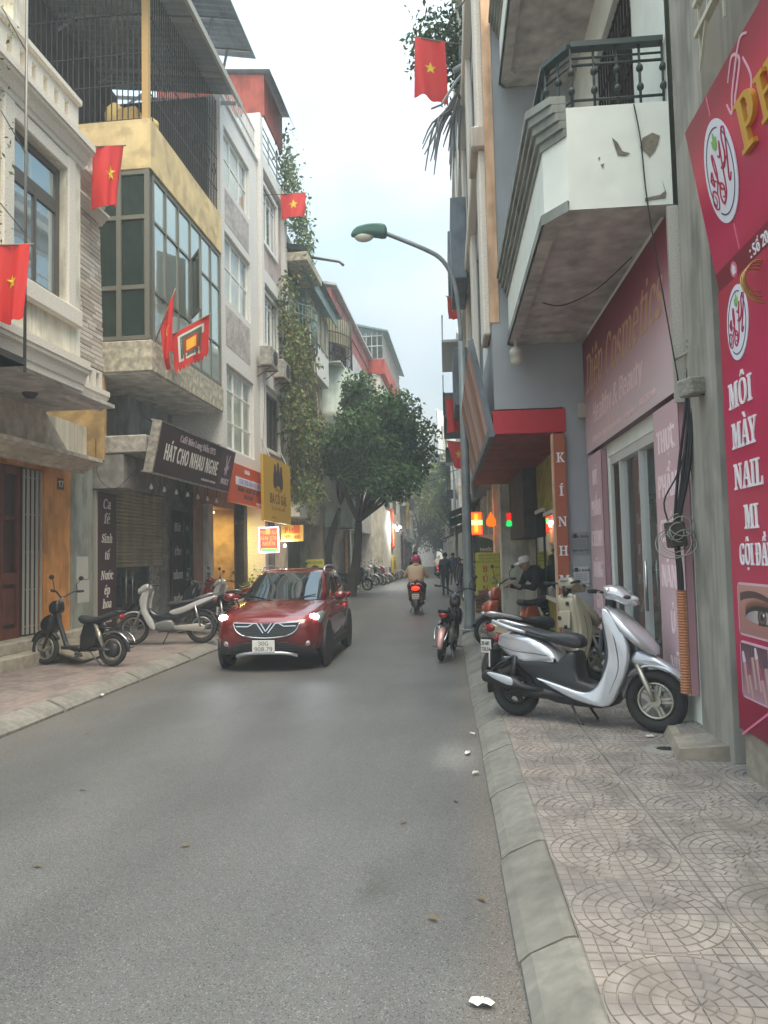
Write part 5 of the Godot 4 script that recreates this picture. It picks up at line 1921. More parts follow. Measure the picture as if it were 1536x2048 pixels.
func cosmetics_shop() -> void:
	var h := building("cosmetics_shop", "pale house with a pink cosmetics shop below and chamfered balconies above", -1.0, 6.06, 1.9)
	var mint := mt("mint_wall", rgb(232, 236, 226), 0.85, 0, "soft", 0.5)
	var b := B.new()
	fwall(b, 6.06, 9.99, 4.36, 9.5, 0.0, [[7.05, 8.8, 5.0, 7.35]], 0.25)
	fbox(b, 6.06, 9.99, 4.4, 9.5, -4.0, -0.3)
	fwall(b, 6.06, 9.99, 0.1, 4.36, -0.06, [[6.92, 9.1, 0.24, 2.72]], 0.12)
	obj("wall", b, mint, h)
	# room behind the glass
	var rm := B.new()
	rm.quad(F(6.3, 0.24, -0.98), F(9.9, 0.24, -0.98), F(9.9, 2.9, -0.98), F(6.3, 2.9, -0.98))
	rm.quad(F(6.3, 2.9, -0.98), F(9.9, 2.9, -0.98), F(9.9, 2.9, -0.18), F(6.3, 2.9, -0.18))
	rm.quad(F(6.3, 0.24, -0.98), F(6.3, 0.24, -0.18), F(6.3, 2.9, -0.18), F(6.3, 2.9, -0.98))
	rm.quad(F(9.9, 0.24, -0.98), F(9.9, 0.24, -0.18), F(9.9, 2.9, -0.18), F(9.9, 2.9, -0.98))
	obj("shop_room", rm, mt("room_white", rgb(226, 226, 222), 0.85), h)
	var fl := B.new()
	fl.quad(F(6.3, 0.243, -0.98), F(9.9, 0.243, -0.98), F(9.9, 0.243, -0.1), F(6.3, 0.243, -0.1))
	fbox(fl, 6.9, 9.3, 0.08, 0.24, -0.3, 0.1, 0.02)
	obj("shop_floor", fl, mt("pale_step", rgb(176, 172, 166), 0.7, 0, "blotch", 0.9), h)
	var back := B.new()
	fbox(back, 6.4, 8.2, 0.3, 1.95, -0.96, -0.93)
	obj("red_panel", back, mt("red_reflection", rgb(150, 82, 66), 0.5, 0, "blotch", 0.7), h)  # red reflection in the door glass, built as a coloured panel
	var shf := B.new()
	for k in 5: fbox(shf, 8.0, 9.5, 0.5 + k * 0.42, 0.525 + k * 0.42, -0.93, -0.6)
	fbox(shf, 7.97, 8.0, 0.3, 2.3, -0.93, -0.58)
	fbox(shf, 9.5, 9.53, 0.3, 2.3, -0.93, -0.58)
	obj("shelf", shf, mt("shelf_wood", rgb(176, 132, 110), 0.6), h)
	var tints := [rgb(210, 214, 206), rgb(96, 120, 104), rgb(206, 196, 120), rgb(220, 216, 214), rgb(60, 52, 56), rgb(200, 120, 130)]
	for k in 5:
		for i in 7:
			var y := 0.525 + k * 0.42
			var gb := B.new(true)
			var w := rng.randf_range(0.04, 0.075)
			var t := rng.randf_range(0.14, 0.3)
			gb.lathe([Vector2(0.001, 0), Vector2(w, 0.004), Vector2(w, t * 0.75), Vector2(w * 0.45, t * 0.82), Vector2(w * 0.45, t), Vector2(0.001, t)], 8, Transform3D(Basis.IDENTITY, F(8.12 + i * 0.2, y + 0.002, -0.72)))
			obj("bottle", gb, mt("goods%d" % ((k * 3 + i * 5) % 6), tints[(k * 3 + i * 5) % 6], 0.4), h)
	var df := B.new()
	for e in [[9.04, 9.1, 0.24, 2.72], [8.60, 8.65, 0.24, 2.62], [6.92, 6.96, 0.24, 2.62], [7.76, 7.785, 0.24, 2.62]]: fbox(df, e[0], e[1], e[2], e[3], -0.16, -0.08)
	fbox(df, 6.92, 9.02, 2.62, 2.72, -0.16, -0.07)
	obj("door_frame", df, mt("aluminium", rgb(206, 206, 202), 0.5, 0.1), h)
	for e in [[6.96, 7.76], [7.785, 8.60]]:
		var gp := B.new()
		gp.quad_uv(F(e[0], 0.26, -0.12), F(e[1], 0.26, -0.12), F(e[1], 2.62, -0.12), F(e[0], 2.62, -0.12))
		obj("glass_door", gp, pane_mat("shop_pane", 0.1), h)
	var hd := B.new(true)
	hd.tube([F(7.65, 1.0, -0.07), F(7.65, 1.5, -0.07)], 0.016, 6)
	obj("door_handle", hd, mt("chrome"), h)
	var fg := B.new()
	for k in 5: fg.bar(F(8.68 + k * 0.08, 0.26, -0.12), F(8.68 + k * 0.08, 2.6, -0.12), 0.04, 0.03)
	obj("folding_gate", fg, mt("gate_dark", rgb(92, 86, 80), 0.6, 0.3, "streak", 1.0), h)
	balcony(h, 4.38, mint, true)
	balcony(h, 7.95, mint, false)
	# barred balcony door
	var bd := B.new()
	fbox(bd, 7.05, 8.8, 5.0, 7.35, -0.24, -0.2)
	obj("balcony_door", bd, mt("dark_wood"), h)
	var bars := B.new()
	for k in 14: bars.bar(F(7.1 + k * 0.127, 5.0, -0.06), F(7.1 + k * 0.127, 7.33, -0.06), 0.02, 0.02)
	for y in [5.1, 5.7, 6.4, 6.9, 7.3]: bars.bar(F(7.06, y, -0.06), F(8.79, y, -0.06), 0.02, 0.024)
	obj("window_bars", bars, mt("dark_iron"), h)
	# pink printed boards
	var pk := mt("pink_print", Color.WHITE, 0.6)
	pk.vertex_color_use_as_albedo = true
	var s := at_facade("cosmetics_fascia_sign", "faded pink and wine fascia sign reading Diệp Cosmetics Healthy and Beauty under the balcony", "sign", -1.0, 6.1, 1.9, 2.87)
	var sb := B.new()
	printed(sb, 6.1, 9.95, 0.0, 1.47, 0.03, [rgb(212, 190, 192), rgb(204, 176, 180), rgb(180, 142, 147), rgb(134, 66, 76), rgb(114, 46, 56)])
	fbox(sb.col(rgb(120, 84, 92).srgb_to_linear()), 6.1, 9.95, 0.0, 1.47, -0.05, 0.02)
	obj("board", sb, pk, s)
	var gold := mt("dull_gold", rgb(192, 150, 116), 0.5)
	text(s, "Diệp", 0.46, TF(9.25, 0.98, 0.032), gold, "Droid Serif", false, 0.72, 0.3)
	text(s, "Cosmetics", 0.42, TF(7.45, 0.93, 0.032), gold, "Droid Serif", false, 0.82, 0.3)
	text(s, "Healthy & Beauty", 0.235, TF(8.25, 0.43, 0.032), mt("rose_ink", rgb(228, 198, 196), 0.6), "Droid Sans", false, 0.92, 0.2)
	text(s, "SP: Mỹ phẩm - Thực phẩm chức năng      f Diệp Store      037 5258 919", 0.068, TF(8.1, 0.12, 0.032), mt("rose_ink"), "Droid Sans", true, 0.92)
	var edge := B.new()
	fbox(edge, 6.06, 6.1, -0.1, 1.5, -0.05, 0.05)
	obj("edge_trim", edge, mt("white_metal"), s)
	var la := [["MỸ", "PHẨM", "CHÍNH", "HÃNG", "GIÁ", "TỐT"], ["THỰC", "PHẨM", "CHỨC", "NĂNG", "Ủ", "NỮ"]]
	for k in 2:
		var s0: float = [9.14, 6.14][k]
		var s1: float = [9.95, 6.86][k]
		var p := at_facade("cosmetics_side_panel", ["pink vertical panel left of the cosmetics shop's glass door", "pink vertical panel with white words right of the cosmetics shop's glass door"][k], "sign", -1.0, s0, 1.9, 0.45)
		var pb := B.new()
		printed(pb, s0, s1, 0.0, 2.38, 0.015, [rgb(208, 176, 183), rgb(212, 182, 188), rgb(204, 170, 177), rgb(208, 176, 182)])
		fbox(pb.col(rgb(172, 132, 140).srgb_to_linear()), s0, s1, 0.0, 2.38, -0.05, 0.008)
		obj("board", pb, pk, p)
		for i in 6: text(p, la[k][i], 0.19, TF((s0 + s1) / 2, 2.08 - i * 0.385, 0.017), mt("pale_rose_ink", rgb(238, 216, 218), 0.6), "Droid Sans", true, 0.75)

# chamfered concrete balcony; underside at y
func balcony(h: Node3D, y: float, m: Material, railed: bool) -> void:
	var bal := Node3D.new()
	bal.name = "balcony"
	h.add_child(bal, true)
	# plan as (s, n): near end, chamfer, front, far end
	var plan := v2([6.06, 0.0, 6.06, 0.82, 6.3, 0.99, 9.88, 0.99, 9.98, 0.9, 9.98, 0.0])
	var mid := Vector2(8.0, 0.0)
	var b := B.new()
	var under := []
	for p in plan: under.append(p.lerp(mid, 0.02))
	# walls
	for i in 5:
		var p: Vector2 = plan[i]
		var q: Vector2 = plan[i + 1]
		b.quad_out(F(p.x, y, p.y), F(q.x, y, q.y), F(q.x, y + 0.86, q.y), F(p.x, y + 0.86, p.y), F(8.0, y + 0.4, 0.3))
		var pi := p.lerp(mid, 0.1)
		var qi := q.lerp(mid, 0.1)
		b.quad_out(F(pi.x, y + 0.1, pi.y), F(qi.x, y + 0.1, qi.y), F(qi.x, y + 0.86, qi.y), F(pi.x, y + 0.86, pi.y), F(p.x, y + 0.4, p.y + 3.0))
		b.quad_out(F(p.x, y + 0.86, p.y), F(q.x, y + 0.86, q.y), F(qi.x, y + 0.86, qi.y), F(pi.x, y + 0.86, pi.y), F(8.0, y, 0.3))
	obj("parapet", b, m, bal)
	# underside with its raised rim
	var u := B.new()
	u.prism(under, Transform3D(Basis(Vector3(0, 0, -1), Vector3(sd, 0, 0), Vector3.UP), Vector3(0, y + 0.05, u0)), 0.0, 0.06)
	obj("underside", u, mt("balcony_soffit", rgb(208, 199, 193), 0.9, 0, "blotch", 0.5), bal)
	var rim := B.new()
	for i in 5:
		var p: Vector2 = plan[i]
		var q: Vector2 = plan[i + 1]
		var pi := p.lerp(mid, 0.12)
		var qi := q.lerp(mid, 0.12)
		rim.quad_out(F(p.x, y - 0.002, p.y), F(q.x, y - 0.002, q.y), F(qi.x, y - 0.002, qi.y), F(pi.x, y - 0.002, pi.y), F(8.0, y + 1.0, 0.5))
		rim.quad_out(F(pi.x, y - 0.002, pi.y), F(qi.x, y - 0.002, qi.y), F(qi.x, y + 0.06, qi.y), F(pi.x, y + 0.06, pi.y), F(p.x, y, p.y))
	obj("rim", rim, mt("pale_rim", rgb(206, 200, 192), 0.9, 0, "blotch", 0.6), bal)
	# grey stepped moulding round chamfer and front
	var c := B.new()
	var steps := [[0.0, 0.62, 0.02], [0.0, 0.69, 0.05], [0.0, 0.76, 0.08], [0.0, 0.83, 0.11], [0.0, 0.90, 0.135]]
	for k in 5:
		var off: float = steps[k][2]
		var ya: float = y + steps[k][1]
		for i in range(1, 5):
			var p: Vector2 = plan[i]
			var q: Vector2 = plan[i + 1]
			var pn := _out(plan, i)
			var qn := _out(plan, i + 1)
			if i == 1: pn = Vector2(0, 1.0)
			if i == 4: qn = Vector2(1, 0)
			var p2 := p + pn * off
			var q2 := q + qn * off
			var yb := ya + 0.066
			c.quad_out(F(p2.x, ya, p2.y), F(q2.x, ya, q2.y), F(q2.x, yb, q2.y), F(p2.x, yb, p2.y), F(8.0, ya, 0.3))
			c.quad_out(F(p2.x, ya, p2.y), F(q2.x, ya, q2.y), F(q.x, ya, q.y), F(p.x, ya, p.y), F(8.0, ya + 1.0, 0.5))
			c.quad_out(F(p2.x, yb, p2.y), F(q2.x, yb, q2.y), F(q.x, yb, q.y), F(p.x, yb, p.y), F(8.0, ya - 1.0, 0.5))
			if i == 1:
				c.quad(F(p.x, ya, p.y), F(p2.x, ya, p2.y), F(p2.x, yb, p2.y), F(p.x, yb, p.y))
		if k == 0:
			for i in range(1, 5):
				var p: Vector2 = plan[i]
				var q: Vector2 = plan[i + 1]
				var p2 := p + _out(plan, i) * 0.03
				var q2 := q + _out(plan, i + 1) * 0.03
				c.quad_out(F(p2.x, y - 0.02, p2.y), F(q2.x, y - 0.02, q2.y), F(q2.x, y + 0.07, q2.y), F(p2.x, y + 0.07, p2.y), F(8.0, y, 0.3))
				c.quad_out(F(p2.x, y + 0.07, p2.y), F(q2.x, y + 0.07, q2.y), F(q.x, y + 0.07, q.y), F(p.x, y + 0.07, p.y), F(8.0, y - 1, 0.3))
	obj("moulding", c, mt("grey_moulding", rgb(150, 154, 148), 0.9, 0, "streak", 0.6), bal)
	if not railed:
		return
	# where plaster has fallen away
	var f := Transform3D(Basis.IDENTITY, F(6.057, y, 0.0) + Vector3(0, 0, 0.002))
	for q in [[-0.46, 0.58, -0.42, 0.54, -0.38, 0.46, -0.32, 0.44, -0.36, 0.42, -0.42, 0.43], [-0.22, 0.56, -0.14, 0.60, -0.08, 0.57, -0.10, 0.5, -0.13, 0.44, -0.17, 0.40, -0.2, 0.44, -0.24, 0.48], [-0.22, 0.06, -0.1, 0.08, -0.06, 0.11, -0.08, 0.2, -0.05, 0.09, -0.06, 0.05, -0.16, 0.045, -0.22, 0.03], [-0.56, 0.36, -0.53, 0.37, -0.54, 0.33], [-0.58, 0.42, -0.56, 0.425, -0.57, 0.4]]:
		var hole := B.new()
		hole.prism(v2(q), f, 0.0, 0.002)
		obj("bare_plaster_patch", hole, mt("bare_plaster", rgb(138, 132, 116), 0.95, 0, "blotch", 3.0), bal)
	# iron railing with a dark green handrail
	var rl := B.new(true)
	var line := v2([6.1, 0.02, 6.1, 0.76, 6.34, 0.93, 9.9, 0.93])
	var posts := []
	for i in 3:
		var p: Vector2 = line[i]
		var q: Vector2 = line[i + 1]
		for e in [[0.94, 0.012], [1.24, 0.012], [1.3, 0.01]]:
			rl.tube([F(p.x, y + e[0], p.y), F(q.x, y + e[0], q.y)], e[1], 5)
		var n := [4, 2, 16][i] as int
		for k in n: posts.append(p.lerp(q, float(k) / n))
	for p in posts:
		rl.tube([F(p.x, y + 0.84, p.y), F(p.x, y + 1.38, p.y)], 0.012, 5)
		for e in [1.02, 1.18]: rl.ball(F(p.x, y + e, p.y), Vector3(0.03, 0.035, 0.03), 7, 5)
	obj("railing", rl, mt("teal_dark_iron", rgb(62, 70, 68), 0.6, 0.3), bal)
	var hr := B.new()
	for i in 3:
		var p: Vector2 = line[i]
		var q: Vector2 = line[i + 1]
		hr.bar(F(p.x, y + 1.40, p.y), F(q.x, y + 1.40, q.y), 0.085, 0.045)
	obj("handrail", hr, mt("green_handrail", rgb(58, 72, 70), 0.45, 0.1), bal)
	var pot := B.new(true)
	pot.lathe([Vector2(0.08, 0), Vector2(0.12, 0.2), Vector2(0.13, 0.22)], 10, Transform3D(Basis.IDENTITY, F(6.5, y + 0.86, 0.85)))
	obj("flower_pot", pot, mt("dark_plastic"), bal)

func _out(plan: Array, i: int) -> Vector2:
	var a: Vector2 = (plan[i] - plan[i - 1]).normalized() if i > 0 else Vector2.ZERO
	var b: Vector2 = (plan[i + 1] - plan[i]).normalized() if i < plan.size() - 1 else Vector2.ZERO
	var na := Vector2(-a.y, a.x)
	var nb := Vector2(-b.y, b.x)
	if i == 0: return nb
	if i == plan.size() - 1: return na
	var t := (na + nb).normalized()
	return t / maxf(t.dot(nb), 0.5)

func optician() -> void:
	var h := building("grey_optician_building", "tall grey blank-sided building with orange trim and an optician's shop below", -1.0, 10.0, 0.7)
	var grey := mt("lilac_grey_wall", rgb(164, 167, 170), 0.88, 0, "soft", 0.35)
	var b := B.new()
	fbox(b, 10.0, 26.0, 3.52, 15.0, -6.0, -0.3)
	b.quad(F(10.0, 3.52, -0.3), F(10.0, 3.52, 0.0), F(10.0, 15, 0.0), F(10.0, 15, -0.3))
	fbox(b, 10.0, 10.2, 0.1, 3.52, -6.0, -0.9)
	var holes := []
	for j in 3:
		for i in 4: holes.append([11.2 + i * 3.0, 13.4 + i * 3.0, 4.6 + j * 3.3, 6.9 + j * 3.3])
	fwall(b, 10.0, 26.0, 3.52, 15.0, 0.0, holes, 0.28)
	obj("wall", b, grey, h)
	for q in holes: window(h, q[0], q[1], q[2], q[3], -0.06, [0.5], [0.7], 0.06, mt("white_frame"), glass())
	var tr := B.new()
	fbox(tr, 9.985, 10.14, 4.7, 15.0, -0.1, 0.02)
	obj("orange_trim", tr, mt("peach_trim", rgb(228, 186, 152), 0.8, 0, "streak", 0.6), h)
	var pi := B.new()
	for k in 5: fbox(pi, 10.2 + k * 3.1, 10.9 + k * 3.1, 4.6, 15.0, 0.0, 0.1, 0.02)
	for y in [7.35, 10.65, 13.9]: fbox(pi, 10.2, 26.0, y, y + 0.22, 0.0, 0.16, 0.02)
	obj("cream_pilaster", pi, mt("cream_trim"), h)
	var lg := B.new()
	fbox(lg, 10.1, 11.0, 7.2, 7.5, 0.0, 0.2, 0.02)
	obj("ledge", lg, mt("brown_grey_wall"), h)
	for e in [[15.0, 17.0, 7.2, 8.9], [16.5, 18.5, 4.9, 6.2], [20, 22, 9.0, 10.4]]:
		var cg := B.new()
		fbox(cg, e[0], e[1], e[2], e[3], 0.1, 0.42, 0.02)
		obj("window_cage", cg, mt("blue_grey_metal", rgb(120, 130, 140), 0.6, 0.2, "streak", 0.8), h)
	# red light-box return and soffit
	var rb := B.new()
	fbox(rb, 9.98, 10.04, 3.19, 3.5, -0.92, 0.03)
	obj("red_fascia", rb, mt("fascia_red", rgb(186, 40, 50), 0.5), h)
	var so := B.new()
	for k in 5: fbox(so, 10.05 + k * 1.4, 11.42 + k * 1.4, 3.17, 3.2 + 0.004 * (k % 2), -1.0, 0.02)
	obj("soffit_panel", so, mt("red_soffit", rgb(150, 58, 60), 0.6, 0, "streak", 0.6), h)
	var sp := B.new()
	fbox(sp, 10.2, 10.24, 3.51, 3.54, -0.9, 0.03)
	obj("edge_trim", sp, mt("white_metal"), h)
	# recessed shop
	var yw := B.new()
	fbox(yw, 10.9, 14.0, 0.1, 3.17, -3.0, -1.0)
	obj("olive_wall", yw, mt("olive_paint", rgb(176, 164, 74), 0.8, 0, "blotch", 0.5), h)
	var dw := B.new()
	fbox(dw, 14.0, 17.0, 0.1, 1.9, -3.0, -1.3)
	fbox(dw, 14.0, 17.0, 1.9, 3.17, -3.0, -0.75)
	obj("recess_shade", dw, mt("dark_render"), h)  # solid blocks coloured dark, in place of the shade in the recess
	var gd := B.new()
	fbox(gd, 11.5, 12.6, 0.9, 2.2, -0.99, -0.95, 0.01)
	fbox(gd, 12.9, 13.8, 0.3, 2.3, -0.99, -0.95, 0.01)
	obj("shop_window", gd, mt("green_glass"), h)
	var fr := B.new()
	for e in [[11.44, 12.66, 0.84, 0.9], [11.44, 12.66, 2.2, 2.26], [12.84, 13.86, 2.3, 2.36]]: fbox(fr, e[0], e[1], e[2], e[3], -0.99, -0.93)
	obj("window_frame", fr, mt("cream_trim"), h)
	# beyond: the pharmacy front, cream piers
	var pf := B.new()
	fbox(pf, 17.0, 26.0, 0.1, 3.5, -5.0, -1.3)
	for k in 4: fbox(pf, 17.3 + k * 2.4, 17.6 + k * 2.4, 0.1, 3.5, -1.3, -0.55, 0.02)
	obj("shop_pier", pf, mt("pale_cream"), h)
	# big leaning board with plank print over the shops
	var bd := at_facade("leaning_plank_board", "long leaning pinkish plank-faced board over the shops at the grey building's corner", "sign", -1.0, 10.0, 0.67, 3.2)
	bd.rotate_object_local(Vector3(0, 0, 1), 0.19)
	var pl := [mt("plank_pink", rgb(188, 150, 140), 0.7, 0, "streak", 1.0), mt("plank_brown", rgb(164, 118, 98), 0.7, 0, "streak", 1.0), mt("plank_pale", rgb(200, 170, 156), 0.7, 0, "streak", 1.0)]
	for k in 18:
		var q := B.new()
		fbox(q, 10.0 + k * 0.34, 10.332 + k * 0.34, 0.06, 1.28, 0.0, 0.05, 0.006)
		obj("plank", q, pl[(k * 5 + k / 3) % 3], bd)
	var be := B.new()
	fbox(be, 9.99, 16.2, -0.04, 0.058, -0.02, 0.07, 0.01)
	fbox(be, 9.975, 9.998, -0.04, 1.3, -0.02, 0.06)
	obj("steel_edge", be, mt("blue_grey_metal"), bd)
	# column of letters
	var k := at_facade("optician_column_sign", "orange column sign reading KÍNH MẮT downwards beside the grey wall", "sign", -1.0, 10.0, 1.52, 0.12)
	var kb := B.new()
	kb.cbox(Vector3(0, 1.52, 0.03), Vector3(0.15, 3.04, 0.1), 0.006)
	obj("board", kb, mt("rust_orange_print", rgb(178, 96, 66), 0.6, 0, "fine", 1.0), k)
	var ed := B.new()
	ed.cbox(Vector3(-0.085, 1.52, 0.01), Vector3(0.02, 3.04, 0.14), 0.004)
	obj("edge_strip", ed, mt("peach_trim"), k)
	var w := "KÍNH MẮT"
	var ys := [2.72, 2.28, 1.88, 1.5, 0.0, 1.12, 0.76, 0.4]
	for i in w.length():
		if w[i] != " ": text(k, w[i], 0.125, Transform3D(Basis.IDENTITY, Vector3(0.005, ys[i], 0.082)), mt("sign_white"), "Droid Serif", true, 0.85, 0.0, 0.012)
	# notices on the grey strip
	for i in 2:
		var n := at_facade("pasted_notice", ["upper grey notice pasted on the grey wall strip", "white repair notice with a phone number pasted on the grey wall strip"][i], "notice", -1.0, 9.96, 1.75, [1.72, 1.28][i])
		var nb := B.new()
		nb.box(Vector3(0, 0, -0.02), Vector3(0.2, 0.28 if i == 0 else 0.26, 0.006))
		obj("paper", nb, mt(["grey_paper", "white_paper"][i], [rgb(150, 152, 154), rgb(204, 206, 206)][i], 0.9, 0, "fine", 4.0), n)
		var nt := Transform3D(Basis.IDENTITY, Vector3(0, 0, -0.0155))
		text(n, "SỬA NHÀ", 0.034, nt.translated(Vector3(0, 0.08, 0)), mt("dark_ink"), "Droid Sans", true, 1.0, 0, 0.002)
		for q in 4: text(n, "Chống thấm, ốp lát", 0.012, nt.translated(Vector3(0, 0.035 - q * 0.028, 0)), mt("grey_ink", rgb(110, 112, 116), 0.8), "Droid Sans", true, 1.0, 0, 0.002)
		text(n, "0983.366.771", 0.025, nt.translated(Vector3(0, -0.1, 0)), mt("dark_ink"), "Droid Sans", true, 1.0, 0, 0.002)
	# glowing lamps and boards beyond
	var l1 := at_facade("open_led_sign", "glowing orange and green LED sign hanging beside the lamp post", "sign", -1.0, 19.6, 0.75, 2.1)
	var lb := B.new()
	lb.cbox(Vector3(0.05, 0.3, 0), Vector3(0.32, 0.6, 0.08), 0.02)
	obj("panel", lb, glow("led_orange", Color(1.0, 0.2, 0.03), 0.5), l1)
	var lg2 := B.new()
	lg2.cbox(Vector3(0.05, 0.32, 0.042), Vector3(0.34, 0.12, 0.02), 0.004)
	obj("green_strip", lg2, glow("led_aqua", Color(0.25, 1.0, 0.6), 0.6), l1)
	var ly := B.new()
	for q in [0.17, 0.46]: ly.cbox(Vector3(0.05, q, 0.042), Vector3(0.1, 0.2, 0.016), 0.004)
	obj("amber_mark", ly, glow("led_amber", Color(1.0, 0.5, 0.08), 0.6), l1)
	area(l1, Vector3(0.05, 0.3, 0.09), Vector2(0.3, 0.55), Color(1.0, 0.5, 0.2), 0.5, Basis.IDENTITY)
	for i in 2:
		var s := at_facade("small_led_sign", ["small red and green LED sign in the recess, left one", "small red and green LED sign in the recess, right one"][i], "sign", -1.0, 16.4, [1.38, 1.62][i], 2.2, "small LED signs in the recess")
		var q := B.new()
		q.cbox(Vector3(0, 0.2, 0), Vector3(0.1, 0.16, 0.05), 0.01)
		obj("red_panel", q, glow("led_red", Color(0.95, 0.10, 0.04), 0.42), s)
		var g := B.new()
		g.cbox(Vector3(0, 0.05, 0), Vector3(0.12, 0.13, 0.05), 0.02)
		obj("green_panel", g, glow("led_green", Color(0.1, 0.9, 0.4), 0.45), s)
	var ln := at_facade("paper_lantern", "glowing orange paper lantern in front of the pharmacy", "lantern", -1.0, 18.5, 1.12, 2.4)
	var lq := B.new(true)
	lq.lathe([Vector2(0.01, -0.14), Vector2(0.11, -0.1), Vector2(0.12, 0.02), Vector2(0.03, 0.18), Vector2(0.005, 0.24)], 8)
	obj("shade", lq, glow("lantern_glow", Color(1.0, 0.42, 0.06), 0.5), ln)
	# pharmacy board and the menu stand
	var ph := at_facade("pharmacy_sign", "green pharmacy sign reading THUỐC TÂY with a pale curved edge", "sign", -1.0, 20.4, 1.2, 1.62)
	var pb := B.new()
	pb.cbox(Vector3(0.0, 0.22, 0), Vector3(0.62, 0.44, 0.08), 0.01)
	obj("board", pb, mt("pharmacy_green", rgb(38, 92, 66), 0.5), ph)
	text(ph, "THUỐC TÂY", 0.085, Transform3D(Basis.IDENTITY, Vector3(-0.02, 0.1, 0.042)), mt("sign_white"), "Droid Sans", true, 0.85)
	var arc := B.new()
	for i in 10:
		var a := PI * 0.08 * i
		arc.prism([Vector2(0.32 - 0.62 * (i / 10.0), 0.2 + 0.24 * sin(PI / 2 * i / 10.0)), Vector2(0.32 - 0.62 * ((i + 1) / 10.0), 0.2 + 0.24 * sin(PI / 2 * (i + 1) / 10.0)), Vector2(0.32 - 0.62 * ((i + 1) / 10.0), 0.5), Vector2(0.32 - 0.62 * (i / 10.0), 0.5)], Transform3D.IDENTITY, 0.041, 0.046)
	obj("pale_arc", arc, mt("cream_trim"), ph)
	var bs := at_facade("noodle_menu_stand", "lime yellow standing menu board reading BÚN on a slatted wooden base", "sign", -1.0, 19.3, 1.12, 0.12)
	var bb := B.new()
	bb.cbox(Vector3(0, 0.98, 0), Vector3(0.76, 1.08, 0.06), 0.01)
	obj("board", bb, mt("lime_print", rgb(206, 206, 74), 0.5, 0, "fine", 1.0), bs)
	var bf := Transform3D(Basis.IDENTITY, Vector3(0, 0, 0.033))
	for i in 3:
		text(bs, "BÚN"[i], 0.15, bf.translated(Vector3(-0.14, 1.1 - i * 0.25, 0)), mt("red_ink", rgb(180, 44, 30), 0.6), "Droid Serif")
		text(bs, ["- MỌC", "- CÁ", "- RIÊU CUA"][i], 0.05, bf.translated(Vector3(0.16, 1.14 - i * 0.2, 0)), mt("green_ink", rgb(120, 130, 40), 0.6))
	for i in 3: text(bs, ["BÚN NGON HÀ NỘI", "Phục vụ từ 6h - 14h", "Nhận đặt suất, ship tận nơi"][i], 0.045, bf.translated(Vector3(0, 1.45 - i * 0.08, 0)), mt("green_ink"))
	var bw := B.new()
	for i in 5: bw.cbox(Vector3(0, 0.05 + i * 0.085, 0.02), Vector3(0.8, 0.07, 0.14), 0.008)
	obj("slatted_base", bw, mt("brown_slat", rgb(112, 82, 62), 0.8, 0, "streak", 1.5), bs)
	var pr := B.new()
	pr.cbox(Vector3(0.02, 0.5, 0.032), Vector3(0.7, 0.13, 0.006), 0.002)
	obj("food_print", pr, mt("food_print", rgb(186, 120, 124), 0.6, 0, "grain", 6.0), bs)

